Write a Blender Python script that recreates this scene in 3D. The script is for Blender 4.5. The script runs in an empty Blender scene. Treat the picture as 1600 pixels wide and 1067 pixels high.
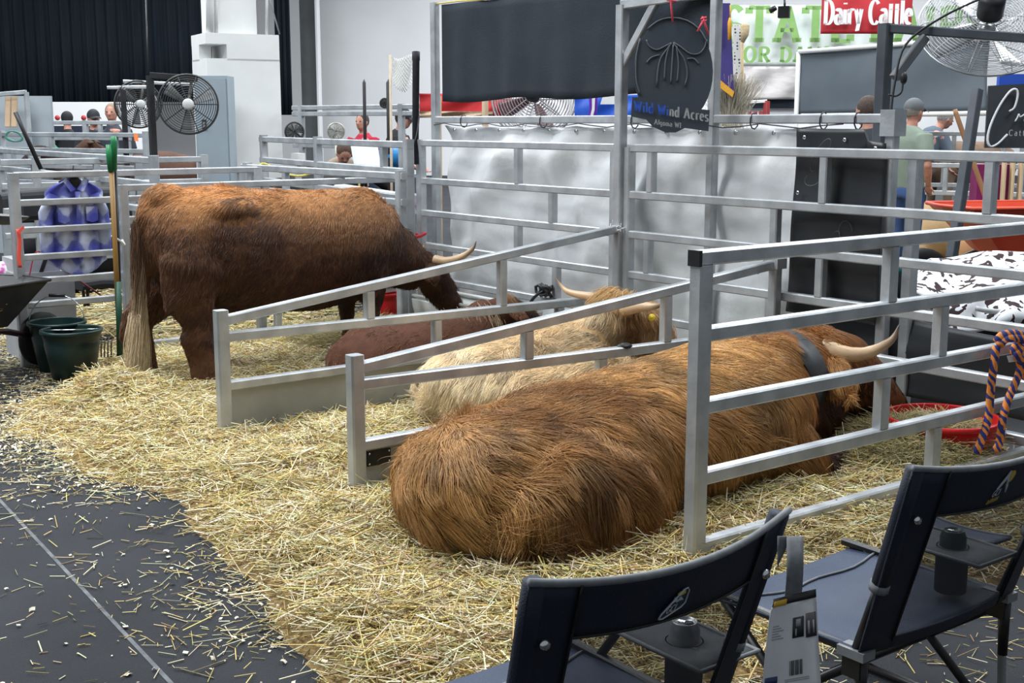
import bpy, bmesh, math, random
import numpy as np
from mathutils import Vector, Matrix
from mathutils.kdtree import KDTree

S = bpy.context.scene
COL = S.collection
R_ = random.Random(7)
NR = np.random.RandomState(11)

# ------------------------------------------------------------------ camera
FPX, CAMH = 1940.0, 1.57
YAW, PITCH = math.radians(52.85), math.radians(10.03)
cam_d = bpy.data.cameras.new('camera')
cam_d.sensor_width = 36.0
cam_d.lens = 36.0 * FPX / 1600.0
cam_d.clip_end = 200
cam = bpy.data.objects.new('camera', cam_d)
COL.objects.link(cam)
cam.location = (0, 0, CAMH)
cam.rotation_euler = (math.pi / 2 - PITCH, 0, YAW)
S.camera = cam

# ------------------------------------------------------------------ world, exposure, hall lamps and added fill lamps
S.view_settings.view_transform = 'Standard'
S.view_settings.look = 'None'
S.view_settings.gamma = 1.0
S.view_settings.use_curve_mapping = False
S.view_settings.exposure = 0.12
W = bpy.data.worlds.new('hall_air')
W.use_nodes = True
W.node_tree.nodes['Background'].inputs[0].default_value = (0.80, 0.90, 1.0, 1)
W.node_tree.nodes['Background'].inputs[1].default_value = 0.30
S.world = W


def hall_or_fill_lamp(x, y, z, size, power, aim=None):
    l = bpy.data.lights.new('hall_or_fill_lamp', 'AREA')
    l.shape = 'DISK'
    l.size = size
    l.energy = power
    l.color = (0.93, 0.97, 1.0)
    o = bpy.data.objects.new('hall_or_fill_lamp', l)
    COL.objects.link(o)
    o.location = (x, y, z)
    if aim:
        o.rotation_euler = (Vector(aim) - o.location).to_track_quat('-Z', 'Y').to_euler()
    return o


for (x, y, p) in ((-6.5, 1.0, 620), (-9.0, 9.0, 500), (-2.0, 8.0, 430), (-15, 4, 600), (-13, 15, 800), (-21, 8, 700),
                  (-5, 16, 650), (-24, 20, 1000), (-17, 27, 1100), (-9, -3.5, 520), (-15, -2, 500)):  # last two: fill lamps added on the camera side to brighten the white sheet
    hall_or_fill_lamp(x, y, 7.5, 3.6, p)

# ------------------------------------------------------------------ pixel -> world helpers (known planes of the hall)
_fw = Vector((-math.sin(YAW) * math.cos(PITCH), math.cos(YAW) * math.cos(PITCH), -math.sin(PITCH)))
_rt = Vector((math.cos(YAW), math.sin(YAW), 0))
_up = _rt.cross(_fw)
_C = Vector((0, 0, CAMH))
FH = Vector((-math.sin(YAW), math.cos(YAW), 0))
RT = _rt.copy()


def ray(x, y):
    return _fw + _rt * ((x - 800) / FPX) - _up * ((y - 533.5) / FPX)


def G(x, y, z=0.0):
    d = ray(x, y)
    return _C + d * ((z - CAMH) / d.z)


def PX(x, y, X):
    d = ray(x, y)
    return _C + d * (X / d.x)


def PY(x, y, Y):
    d = ray(x, y)
    return _C + d * (Y / d.y)


def PD(x, y, dep):
    return _C + ray(x, y) * dep


# ------------------------------------------------------------------ object helpers
def link(name, me, mat=None, parent=None, smooth=False):
    o = bpy.data.objects.new(name, me)
    COL.objects.link(o)
    if mat is not None:
        for m in (mat if isinstance(mat, (list, tuple)) else [mat]):
            me.materials.append(m)
    if parent is not None:
        o.parent = parent
    if smooth:
        me.polygons.foreach_set('use_smooth', [True] * len(me.polygons))
    return o


def tag(o, label=None, cat=None, group=None, kind=None):
    if label: o['label'] = label
    if cat: o['category'] = cat
    if group: o['group'] = group
    if kind: o['kind'] = kind
    return o


def thing(name, label, cat, loc=(0, 0, 0), group=None):
    o = bpy.data.objects.new(name, None)
    COL.objects.link(o)
    o.empty_display_size = .1
    o.location = loc
    tag(o, label, cat, group)
    return o


class MB:
    """collects geometry in world coordinates; build() makes ONE mesh object"""
    def __init__(s):
        s.v, s.f, s.m, s.mi, s.sm = [], [], [], 0, []

    def add(s, verts, faces, smooth=False):
        b = len(s.v)
        s.v += [tuple(v) for v in verts]
        s.f += [tuple(i + b for i in f) for f in faces]
        s.m += [s.mi] * len(faces)
        s.sm += [smooth] * len(faces)
        return s

    def mat(s, i):
        s.mi = i
        return s

    def box(s, c, d, rz=0, rot=None):
        M = rot if rot is not None else Matrix.Rotation(rz, 3, 'Z')
        c = Vector(c)
        vs = [c + M @ Vector((x * d[0] / 2, y * d[1] / 2, z * d[2] / 2)) for x in (-1, 1) for y in (-1, 1) for z in (-1, 1)]
        return s.add(vs, [(0, 1, 3, 2), (4, 6, 7, 5), (0, 4, 5, 1), (2, 3, 7, 6), (0, 2, 6, 4), (1, 5, 7, 3)])

    def bar(s, a, b, w, h=None, bev=.006, up=(0, 0, 1), cap=True):
        """square tube with rounded edges from a to b; w sideways, h along up"""
        h = h or w
        a, b = Vector(a), Vector(b)
        t = (b - a).normalized()
        u = Vector(up)
        if abs(t.dot(u)) > .97: u = Vector((0, 1, 0))
        sd = t.cross(u).normalized()
        u = sd.cross(t).normalized()
        bev = min(bev, w * .3, h * .3)
        pr = []
        for sx, sy in ((1, 1), (-1, 1), (-1, -1), (1, -1)):
            p1 = (sx * (w / 2 - (bev if sx * sy > 0 else 0)), sy * (h / 2 - (0 if sx * sy > 0 else bev)))
            p2 = (sx * (w / 2 - (0 if sx * sy > 0 else bev)), sy * (h / 2 - (bev if sx * sy > 0 else 0)))
            # keep counter-clockwise order
            q = [(sx * w / 2, sy * (h / 2 - bev)), (sx * (w / 2 - bev), sy * h / 2)]
            if sx * sy < 0: q.reverse()
            pr += q
        vs = [a + sd * p[0] + u * p[1] for p in pr] + [b + sd * p[0] + u * p[1] for p in pr]
        n = 8
        fs = [(i, (i + 1) % n, n + (i + 1) % n, n + i) for i in range(n)]
        if cap:
            fs += [tuple(range(n))[::-1], tuple(range(n, 2 * n))]
        return s.add(vs, fs)

    def tube(s, pts, r, seg=8, cap=True, smooth=True, up=None):
        pts = [Vector(p) for p in pts]
        n = len(pts)
        rs = r if isinstance(r, (list, tuple)) else [r] * n
        vs, fs = [], []
        prev = None
        for i, p in enumerate(pts):
            t = (pts[min(i + 1, n - 1)] - pts[max(i - 1, 0)])
            t = t.normalized() if t.length > 1e-9 else Vector((0, 0, 1))
            if prev is None:
                a = Vector(up) if up else (Vector((0, 0, 1)) if abs(t.z) < .9 else Vector((1, 0, 0)))
            else:
                a = prev
            sd = t.cross(a)
            sd = sd.normalized() if sd.length > 1e-6 else t.orthogonal().normalized()
            u = sd.cross(t).normalized()
            prev = u
            for k in range(seg):
                q = 2 * math.pi * k / seg
                vs.append(p + sd * (math.cos(q) * rs[i]) + u * (math.sin(q) * rs[i]))
        for i in range(n - 1):
            for k in range(seg):
                fs.append((i * seg + k, i * seg + (k + 1) % seg, (i + 1) * seg + (k + 1) % seg, (i + 1) * seg + k))
        if cap:
            fs += [tuple(range(seg))[::-1], tuple(range((n - 1) * seg, n * seg))]
        return s.add(vs, fs, smooth)

    def loft(s, secs, seg=16, cap=True, smooth=True):
        """secs: (point, half_width, half_height[, square exponent]) along a path, section upright"""
        P = [Vector(q[0]) for q in secs]
        n = len(P)
        vs, fs = [], []
        prev = None
        for i, q in enumerate(secs):
            t = (P[min(i + 1, n - 1)] - P[max(i - 1, 0)]).normalized()
            a = Vector((0, 0, 1)) if prev is None and abs(t.z) < .92 else (prev if prev is not None else Vector((0, -1, 0)))
            sd = t.cross(a).normalized()
            u = sd.cross(t).normalized()
            prev = u
            e = q[3] if len(q) > 3 else 1.0
            for k in range(seg):
                g = 2 * math.pi * k / seg
                c, z = math.cos(g), math.sin(g)
                c = math.copysign(abs(c) ** e, c)
                z = math.copysign(abs(z) ** e, z)
                vs.append(P[i] + sd * (c * q[1]) + u * (z * q[2]))
        for i in range(n - 1):
            for k in range(seg):
                fs.append((i * seg + k, i * seg + (k + 1) % seg, (i + 1) * seg + (k + 1) % seg, (i + 1) * seg + k))
        if cap:
            fs += [tuple(range(seg))[::-1], tuple(range((n - 1) * seg, n * seg))]
        return s.add(vs, fs, smooth)

    def ell(s, c, r, rot=None, seg=14, rings=9, smooth=True):
        c = Vector(c)
        M = rot or Matrix.Identity(3)
        if not isinstance(r, (tuple, list)): r = (r, r, r)
        vs = [c + M @ Vector((0, 0, r[2]))]
        for i in range(1, rings):
            a = math.pi * i / rings
            for k in range(seg):
                b = 2 * math.pi * k / seg
                vs.append(c + M @ Vector((r[0] * math.sin(a) * math.cos(b), r[1] * math.sin(a) * math.sin(b), r[2] * math.cos(a))))
        vs.append(c + M @ Vector((0, 0, -r[2])))
        fs = [(0, 1 + k, 1 + (k + 1) % seg) for k in range(seg)]
        for i in range(rings - 2):
            for k in range(seg):
                a0 = 1 + i * seg
                fs.append((a0 + k, a0 + seg + k, a0 + seg + (k + 1) % seg, a0 + (k + 1) % seg))
        L = len(vs) - 1
        a0 = 1 + (rings - 2) * seg
        fs += [(L, a0 + (k + 1) % seg, a0 + k) for k in range(seg)]
        return s.add(vs, fs, smooth)

    def lathe(s, prof, c, axis=(0, 0, 1), seg=20, smooth=True, arc=1.0):
        c = Vector(c)
        q = Vector((0, 0, 1)).rotation_difference(Vector(axis)).to_matrix()
        vs = []
        for (r, z) in prof:
            for k in range(seg):
                a = 2 * math.pi * k / seg
                vs.append(c + q @ Vector((r * math.cos(a), r * math.sin(a), z)))
        fs = []
        for i in range(len(prof) - 1):
            for k in range(seg):
                fs.append((i * seg + k, i * seg + (k + 1) % seg, (i + 1) * seg + (k + 1) % seg, (i + 1) * seg + k))
        return s.add(vs, fs, smooth)

    def grid(s, fn, nu, nv, smooth=True, thick=None):
        """fn(u,v)->point, u,v in 0..1; thick: vector offset giving the sheet a real thickness"""
        base = [Vector(fn(i / nu, j / nv)) for j in range(nv + 1) for i in range(nu + 1)]
        w = nu + 1
        f = [(j * w + i, j * w + i + 1, (j + 1) * w + i + 1, (j + 1) * w + i) for j in range(nv) for i in range(nu)]
        if thick is None:
            return s.add(base, f, smooth)
        n = len(base)
        t = Vector(thick)
        f2 = f + [tuple(i + n for i in q)[::-1] for q in f]
        rim = [i for i in range(nu)] 
        for i in range(nu):
            f2.append((i + 1, i, i + n, i + 1 + n))
            b = nv * w
            f2.append((b + i, b + i + 1, b + i + 1 + n, b + i + n))
        for j in range(nv):
            f2.append((j * w, (j + 1) * w, (j + 1) * w + n, j * w + n))
            e = j * w + nu
            f2.append((e + w, e, e + n, e + w + n))
        return s.add(base + [p + t for p in base], f2, smooth)

    def poly(s, pts, thick):
        """flat outline given a thickness vector"""
        n = len(pts)
        t = Vector(thick)
        vs = [Vector(p) for p in pts] + [Vector(p) + t for p in pts]
        fs = [tuple(range(n)), tuple(range(n, 2 * n))[::-1]] + [(i, i + n, (i + 1) % n + n, (i + 1) % n) for i in range(n)]
        return s.add(vs, fs)

    def build(s, name, mat=None, parent=None, fix=True):
        off = Vector((0, 0, 0))
        if parent is not None:
            off = chain_loc(parent)
        else:
            A = np.array(s.v)
            off = Vector(((A[:, 0].min() + A[:, 0].max()) / 2, (A[:, 1].min() + A[:, 1].max()) / 2, A[:, 2].min()))
        A = np.array(s.v) - np.array(off)
        me = bpy.data.meshes.new(name)
        me.from_pydata(A.tolist(), [], s.f)
        me.polygons.foreach_set('material_index', s.m)
        me.polygons.foreach_set('use_smooth', s.sm)
        if fix:
            bm = bmesh.new(); bm.from_mesh(me)
            bmesh.ops.recalc_face_normals(bm, faces=bm.faces)
            bm.to_mesh(me); bm.free()
        me.update()
        o = link(name, me, mat, parent)
        if parent is None:
            o.location = off
        return o


def chain_loc(p):
    v = Vector((0, 0, 0))
    while p is not None:
        v = v + p.location
        p = p.parent
    return v


def copy_thing(src, delta, label=None, parent=None):
    c = src.copy()
    COL.objects.link(c)
    if parent is None:
        c.location = src.location + Vector(delta)
    else:
        c.parent = parent
    if label: c['label'] = label
    for ch in [o for o in bpy.data.objects if o.parent == src]:
        copy_thing(ch, (0, 0, 0), None, c)
    return c


# ------------------------------------------------------------------ materials
def principled(name, col, rough=.6, metal=0.0, spec=.5, **k):
    m = bpy.data.materials.new(name)
    m.use_nodes = True
    b = m.node_tree.nodes['Principled BSDF']
    b.inputs['Base Color'].default_value = (*col, 1)
    b.inputs['Roughness'].default_value = rough
    b.inputs['Metallic'].default_value = metal
    b.inputs['Specular IOR Level'].default_value = spec
    for kk, v in k.items():
        b.inputs[kk.replace('_', ' ')].default_value = v
    return m


def N(m, typ, **k):
    n = m.node_tree.nodes.new(typ)
    for a, v in k.items():
        if a.startswith('i_'):
            n.inputs[a[2:].replace('_', ' ')].default_value = v
        else:
            setattr(n, a, v)
    return n


def L(m, a, b):
    m.node_tree.links.new(a, b)


def noisy(name, c1, c2, scale=8, rough=.7, metal=0, spec=.4, bump=0.0, bscale=None, detail=4, stretch=None, lo=.35, hi=.65, coord='Object'):
    """two colours mixed by noise, optional bump"""
    m = principled(name, c1, rough, metal, spec)
    b = m.node_tree.nodes['Principled BSDF']
    tc = N(m, 'ShaderNodeTexCoord')
    mp = N(m, 'ShaderNodeMapping')
    if stretch: mp.inputs['Scale'].default_value = stretch
    L(m, tc.outputs[coord], mp.inputs['Vector'])
    nz = N(m, 'ShaderNodeTexNoise', i_Scale=scale, i_Detail=detail)
    L(m, mp.outputs[0], nz.inputs['Vector'])
    mr = N(m, 'ShaderNodeMapRange')
    mr.inputs['From Min'].default_value = lo
    mr.inputs['From Max'].default_value = hi
    L(m, nz.outputs[0], mr.inputs[0])
    mx = N(m, 'ShaderNodeMix', data_type='RGBA')
    mx.inputs['A'].default_value = (*c1, 1)
    mx.inputs['B'].default_value = (*c2, 1)
    L(m, mr.outputs[0], mx.inputs['Factor'])
    L(m, mx.outputs['Result'], b.inputs['Base Color'])
    if bump:
        n2 = N(m, 'ShaderNodeTexNoise', i_Scale=bscale or scale * 4, i_Detail=5)
        L(m, mp.outputs[0], n2.inputs['Vector'])
        bp = N(m, 'ShaderNodeBump', i_Strength=bump, i_Distance=.01)
        L(m, n2.outputs[0], bp.inputs['Height'])
        L(m, bp.outputs[0], b.inputs['Normal'])
    return m


M = {}
M['alu'] = noisy('galvanised_steel', (.54, .565, .585), (.38, .40, .42), 7, .42, .55, .5, .12, 60)
M['alu_dull'] = noisy('weathered_aluminium', (.44, .465, .485), (.30, .32, .34), 6, .5, .45, .5, .15, 50)
M['alu_dark'] = noisy('dark_painted_steel', (.075, .085, .10), (.05, .058, .07), 6, .45, .2, .5)
M['black'] = noisy('black_plastic', (.012, .012, .014), (.02, .02, .022), 10, .45)
M['rubber'] = noisy('black_rubber', (.01, .01, .01), (.018, .018, .018), 10, .8)
M['chrome'] = principled('bright_metal', (.7, .7, .7), .2, 1)
M['white'] = noisy('white_paint', (.70, .71, .70), (.62, .63, .62), 1.5, .7)
M['red'] = noisy('red_plastic', (.62, .015, .02), (.5, .01, .015), 6, .35)
M['skin'] = noisy('skin', (.50, .25, .18), (.40, .19, .14), 20, .6)
# ------------------------------------------------------------------ floor
def asphalt():
    m = noisy('asphalt', (.011, .013, .018), (.024, .027, .033), 1.3, .72, 0, .25, .6, 220, detail=8)
    return m


mb = MB()
mb.grid(lambda u, v: (-60 + u * 75, -8 + v * 68, 0), 2, 2)
fl = mb.build('floor', asphalt()); fl.location.z = 0
tag(fl, kind='structure')


# ------------------------------------------------------------------ fence panels
def panel(name, label, A, B, rails, spacers=(), posts=(), mat='alu', rw=.048, rh=.048, pw=.062, sheet=None, group=None):
    """A,B ground points (x,y); rails [(zA,zB)] centre heights; spacers [(t,i,j)]; posts [(t,z)]"""
    A, B = Vector((*A, 0)), Vector((*B, 0))
    t_ = thing(name, label, 'fence panel', A, group)
    d = (B - A).normalized()
    for t, z in posts:
        p = A.lerp(B, t)
        z0, z1 = z if isinstance(z, tuple) else (0, z)
        m = MB().bar(p + Vector((0, 0, z0)), p + Vector((0, 0, z1)), pw, pw, .008, up=d, cap=True)
        m.build('post', M[mat], t_)
    for za, zb in rails:
        MB().bar(A + Vector((0, 0, za)), B + Vector((0, 0, zb)), rw, rh).build('rail', M[mat], t_)
    for t, i, j in spacers:
        p = A.lerp(B, t)
        z0 = rails[i][0] * (1 - t) + rails[i][1] * t - rh / 2
        z1 = (rails[j][0] * (1 - t) + rails[j][1] * t + rh / 2) if j is not None else 0.0
        MB().bar(p + Vector((0, 0, z0)), p + Vector((0, 0, z1)), .05, .05, .006, up=d).build('spacer', M[mat], t_)
    if sheet:
        m = MB()
        c = A.lerp(B, .5) + Vector((0, 0, sheet / 2))
        ln = (B - A).length - .03
        m.box(c, (ln, .006, sheet), math.atan2(d.y, d.x))
        m.build('kick_plate', M['sheet'], t_)
    return t_


M['sheet'] = noisy('dull_sheet_metal', (.40, .41, .39), (.30, .31, .29), 3, .5, .35, .4, .1, 20)
YB = 5.15
# divider A: left of the blond cow
fa = panel('stall_divider', 'low sloping aluminium stall divider standing between the brown lying cow and the blond cow', (-5.67, 2.50), (-5.67, YB - .06),
           [(.605, .925), (.525, .50), (.278, .285)], [(.325, 0, 1), (.665, 0, 1), (.49, 1, 2), (.83, 1, 2)], [(0, .66)], sheet=.255, group=None)
fb = panel('stall_divider', 'low sloping aluminium stall divider between the blond cow and the large ginger cow', (-4.40, 2.52), (-4.40, YB - .06),
           [(.565, .825), (.50, .455), (.238, .245)], [(.35, 0, 1), (.69, 0, 1), (.525, 1, 2)], [(0, .625)], sheet=.215)
# dark maker's plate riveted on divider B
m = MB().box((-4.39, 2.62, .175), (.004, .115, .065))
pl = m.build('dark_plate', M['black'], fb)
for dy in (-.048, .048):
    for dz in (-.022, .022):
        MB().ell((-4.386, 2.62 + dy, .175 + dz), .005, seg=8, rings=5).build('rivet', M['chrome'], pl)
m = MB().ell((-4.40, 4.02, .497), (.03, .045, .016)); m.build('black_clip', M['black'], fb)
fc = panel('stall_divider', 'tall aluminium fence of five rails in front of the ginger cow, behind the folding chairs', (-2.90, 2.965), (-2.90, YB - .06),
           [(1.125, 1.125), (.865, .865), (.615, .615), (.365, .365), (.115, .115)],
           [(.495, 0, 1), (.66, 1, 2), (.49, 2, 3), (.66, 3, 4), (.5, 4, None)], [(.012, 1.10)], pw=.062, rw=.05, rh=.05)
m = MB().box((-2.90, 2.958, 1.125), (.054, .014, .054))
m.build('black_end_cap', M['black'], fc)

RB = [(1.415, 1.415), (1.135, 1.135), (.895, .895), (.65, .65), (.40, .40), (.15, .15)]
bp1 = panel('back_fence_panel', 'six-rail aluminium fence panel at the back of the left stalls', (-7.93, YB), (-5.74, YB), RB,
            [(.55, 0, 1), (.72, 1, 2), (.55, 2, 3), (.74, 3, 4), (.2, 4, 5)], [(0, 1.44), (1, 1.42)])
bp2 = panel('back_fence_panel', 'six-rail aluminium fence panel at the back of the right stalls', (-5.62, YB), (-2.60, YB), RB,
            [(.065, 0, 1), (.49, 0, 1), (.385, 1, 2), (.06, 2, 3), (.49, 2, 3), (.38, 3, 4), (.49, 4, 5), (.8, 0, 1), (.9, 3, 4)], [(0, 1.42), (1, 1.42)])
# end posts standing at the back of the dividers
t_ = thing('steel_post', 'short galvanised post with a silver clamp at the back end of the second divider', 'post', (-4.40, YB - .03, 0))
MB().bar((-4.40, YB - .055, 0), (-4.40, YB - .055, .80), .055).build('post_tube', M['alu'], t_)
m = MB(); m.box((-4.40, YB - .06, .83), (.10, .075, .055)); m.tube([(-4.46, YB - .07, .84), (-4.5, YB - .1, .80), (-4.47, YB - .11, .77)], .006)
m.build('clamp', M['alu'], t_)

# left side fence (beyond the standing cow)
l2 = panel('side_fence_panel', 'aluminium fence panel behind the standing brown cow', (-8.13, 2.93), (-8.13, 5.12),
           [(1.14, 1.14), (.93, .93), (.70, .70), (.49, .49), (.28, .28), (.08, .08)], [(.47, 0, 1), (.6, 1, 2), (.5, 4, 5)], [(0, 1.16), (1, 1.42)], rw=.045, rh=.045)
l1 = panel('side_fence_panel', 'aluminium fence panel with the checked shirt hanging on it', (-8.24, 2.27), (-8.24, 3.95),
           [(1.235, 1.235), (1.06, 1.06), (.885, .885), (.71, .71), (.555, .555), (.40, .40)], [(.93, 0, 1), (.7, 1, 2)], [(0, 1.25), (1, 1.25)], rw=.042, rh=.042)

# long seam in the asphalt floor
m = MB().bar((-12.0, 1.63, .0005), (-1.0, 1.12, .0005), .014, .003, .0005)
o = m.build('floor_seam', noisy('dusty_joint', (.16, .17, .18), (.07, .075, .08), 14, .8)); o['kind'] = 'structure'; o.name = 'floor_1'
# ------------------------------------------------------------------ cattle
def fuse(name, mb, mat, parent, voxel=.018, smooth=6, vmap=None):
    """unite overlapping closed shapes into ONE continuous body"""
    off = chain_loc(parent)
    if vmap:
        A = np.array(mb.v); mb.v = np.stack(vmap(A[:, 0], A[:, 1], A[:, 2]), 1)
    me = bpy.data.meshes.new(name)
    me.from_pydata((np.array(mb.v) - np.array(off)).tolist(), [], mb.f)
    bm = bmesh.new(); bm.from_mesh(me)
    bmesh.ops.recalc_face_normals(bm, faces=bm.faces)
    bm.to_mesh(me); bm.free()
    tmp = bpy.data.objects.new('tmp', me)
    COL.objects.link(tmp)
    r = tmp.modifiers.new('r', 'REMESH'); r.mode = 'VOXEL'; r.voxel_size = voxel
    s = tmp.modifiers.new('s', 'SMOOTH'); s.factor = .5; s.iterations = smooth
    dg = bpy.context.evaluated_depsgraph_get()
    dg.update()
    m2 = bpy.data.meshes.new_from_object(tmp.evaluated_get(dg))
    bpy.data.objects.remove(tmp)
    bpy.data.meshes.remove(me)
    m2.name = name
    m2.materials.clear()
    return link(name, m2, mat, parent, smooth=True)


def mesh_samples(me, n, rs):
    me.calc_loop_triangles()
    nv = len(me.vertices)
    co = np.empty(nv * 3); me.vertices.foreach_get('co', co); co = co.reshape(-1, 3)
    vn = np.empty(nv * 3); me.vertices.foreach_get('normal', vn); vn = vn.reshape(-1, 3)
    nt = len(me.loop_triangles)
    tr = np.empty(nt * 3, dtype=np.int32); me.loop_triangles.foreach_get('vertices', tr); tr = tr.reshape(-1, 3)
    a, b, c = co[tr[:, 0]], co[tr[:, 1]], co[tr[:, 2]]
    ar = np.linalg.norm(np.cross(b - a, c - a), axis=1)
    idx = rs.choice(nt, n, p=ar / ar.sum())
    u, v = rs.rand(n), rs.rand(n)
    fl = u + v > 1
    u[fl], v[fl] = 1 - u[fl], 1 - v[fl]
    w = 1 - u - v
    t = tr[idx]
    P = co[t[:, 0]] * w[:, None] + co[t[:, 1]] * u[:, None] + co[t[:, 2]] * v[:, None]
    Nn = vn[t[:, 0]] * w[:, None] + vn[t[:, 1]] * u[:, None] + vn[t[:, 2]] * v[:, None]
    Nn /= np.linalg.norm(Nn, axis=1)[:, None] + 1e-9
    return P, Nn


def wav(P, f, seed, k=5):
    """smooth pseudo noise, vector valued"""
    rs = np.random.RandomState(seed)
    out = np.zeros_like(P)
    for _ in range(k):
        d = rs.normal(size=(3, 3)) * f
        ph = rs.rand(3) * 6.28
        out += np.sin(P @ d + ph)
    return out / math.sqrt(k)


def unit(v):
    return v / (np.linalg.norm(v, axis=1)[:, None] + 1e-9)


def hair_object(name, pos, rad, tint, mat, parent):
    n, k, _ = pos.shape
    hc = bpy.data.hair_curves.new(name)
    hc.add_curves([k] * n)
    hc.attributes['position'].data.foreach_set('vector', pos.astype(np.float32).ravel()) if 'position' in hc.attributes else hc.points.foreach_set('position', pos.astype(np.float32).ravel())
    ra = hc.attributes.get('radius') or hc.attributes.new('radius', 'FLOAT', 'POINT')
    ra.data.foreach_set('value', rad.astype(np.float32).ravel())
    ta = hc.attributes.new('tint', 'FLOAT_COLOR', 'CURVE')
    ta.data.foreach_set('color', np.hstack([np.clip(tint, 0, 1), np.ones((n, 1))]).astype(np.float32).ravel())
    hc.materials.append(mat)
    o = bpy.data.objects.new(name, hc)
    COL.objects.link(o)
    o.parent = parent
    return o


def hair_mat():
    m = principled('hair', (.3, .15, .05), .42, 0, .35)
    b = m.node_tree.nodes['Principled BSDF']
    at = N(m, 'ShaderNodeAttribute', attribute_name='tint')
    L(m, at.outputs['Color'], b.inputs['Base Color'])
    return m


HAIR = hair_mat()


def coat(body, n, flow, length, colour, seed, off, r0=.0013, clump=30, pull=.65, lift=.55, droop=.35, wild=.45, k=6, name='coat', keep=None, curl=.0):
    """fur grown on the body: flow(P,N)->direction, length(P,N)->metres, colour(P,N)->rgb; positions given in world space"""
    rs = np.random.RandomState(seed)
    P, Nn = mesh_samples(body.data, n, rs)
    off = np.array(off)
    Wp = P + off
    ok = Wp[:, 2] > .05
    if keep is not None: ok &= keep(Wp, Nn)
    P, Nn, Wp = P[ok], Nn[ok], Wp[ok]
    n = len(P)
    F = flow(Wp, Nn) + wild * wav(Wp, 9, seed + 1) + wild * .55 * wav(Wp, 26, seed + 2)
    F = F - Nn * (F * Nn).sum(1)[:, None]
    F = unit(F + rs.normal(size=F.shape) * .12)
    ln = length(Wp, Nn) * (.65 + .6 * rs.rand(n))
    ln *= 1 + .25 * wav(Wp, 18, seed + 3)[:, 0].clip(-1, 1)
    pos = np.empty((n, k, 3))
    pos[:, 0] = P - Nn * .004
    step = (ln / (k - 1))[:, None]
    cur = pos[:, 0].copy()
    cph = rs.rand(n) * 6.28
    side = np.cross(Nn, F)
    for i in range(1, k):
        t = i / (k - 1)
        d = F + Nn * (lift * (1 - t) ** 1.5 - .12 * t) + np.array([0, 0, -1.0]) * droop * t
        d += side * (curl * np.sin(cph * .25 + t * 7))[:, None]
        d = unit(d)
        cur = cur + d * step
        pos[:, i] = cur
    # clumping
    nc = max(10, n // clump)
    ci = rs.choice(n, nc, replace=False)
    kd = KDTree(nc)
    for j, q in enumerate(P[ci]): kd.insert(q, j)
    kd.balance()
    near = np.fromiter((kd.find(q)[1] for q in P), dtype=np.int64, count=n)
    C = pos[ci[near]]
    ts = (np.arange(k) / (k - 1)) ** 1.3
    pl = pull * (.5 + .5 * rs.rand(n))[:, None, None]
    delta = C - C[:, :1] + (C[:, :1] * .55 + pos[:, :1] * .45)
    pos = pos + (delta - pos) * ts[None, :, None] * pl
    # never sink below the bedding
    tint = colour(Wp, Nn)
    crnd = rs.normal(size=nc)[near]
    tint = tint * (1 + .13 * crnd[:, None] + .16 * rs.normal(size=(n, 1)))
    rad = r0 * (1 - .8 * (np.arange(k) / (k - 1)) ** 1.5)[None, :] * np.ones((n, 1))
    return hair_object(name, pos, rad, tint, HAIR, body if body.parent is None else body.parent)


def mixc(a, b, t):
    t = np.clip(t, 0, 1)[:, None]
    return np.array(a) * (1 - t) + np.array(b) * t


def sst(x, a, b):
    t = np.clip((x - a) / (b - a), 0, 1)
    return t * t * (3 - 2 * t)


def strands(parent, off, roots, dirs, lens, cols, n, seed, spread=.02, r0=.0014, k=8, gravity=.5, wave=.15, name='mane', jit=.13):
    """tufts of long hair hanging from given roots (world)"""
    rs = np.random.RandomState(seed)
    roots, dirs, lens, cols = map(np.array, (roots, dirs, lens, cols))
    m = len(roots)
    i0 = rs.randint(0, m, n)
    P = roots[i0] + rs.normal(size=(n, 3)) * spread
    d0 = unit(dirs[i0] + rs.normal(size=(n, 3)) * jit)
    ln = lens[i0] * (.7 + .5 * rs.rand(n))
    pos = np.empty((n, k, 3)); pos[:, 0] = P
    cur = P.copy(); ph = rs.rand(m)[i0] * 6.28 + rs.rand(n) * .8
    for i in range(1, k):
        t = i / (k - 1)
        d = unit(d0 + np.array([0, 0, -gravity * 2 * t]) + wave * np.stack([np.sin(ph + t * 8), np.cos(ph + t * 7), 0 * t * ph], 1))
        cur = cur + d * (ln / (k - 1))[:, None]
        pos[:, i] = cur
    tint = cols[i0] * (1 + .18 * rs.normal(size=(n, 1)))
    rad = r0 * (1 - .75 * (np.arange(k) / (k - 1)) ** 1.5)[None, :] * np.ones((n, 1))
    return hair_object(name, pos - np.array(off), rad, tint, HAIR, parent)


def bez(pts, n=14):
    """catmull-rom through points"""
    P = [Vector(p) for p in pts]
    P = [P[0] * 2 - P[1]] + P + [P[-1] * 2 - P[-2]]
    out = []
    m = len(P) - 3
    for i in range(n + 1):
        s = i / n * m
        j = min(int(s), m - 1); t = s - j
        a, b, c, d = P[j:j + 4]
        out.append(.5 * ((2 * b) + (c - a) * t + (2 * a - 5 * b + 4 * c - d) * t * t + (3 * b - a - 3 * c + d) * t ** 3))
    return out


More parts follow.
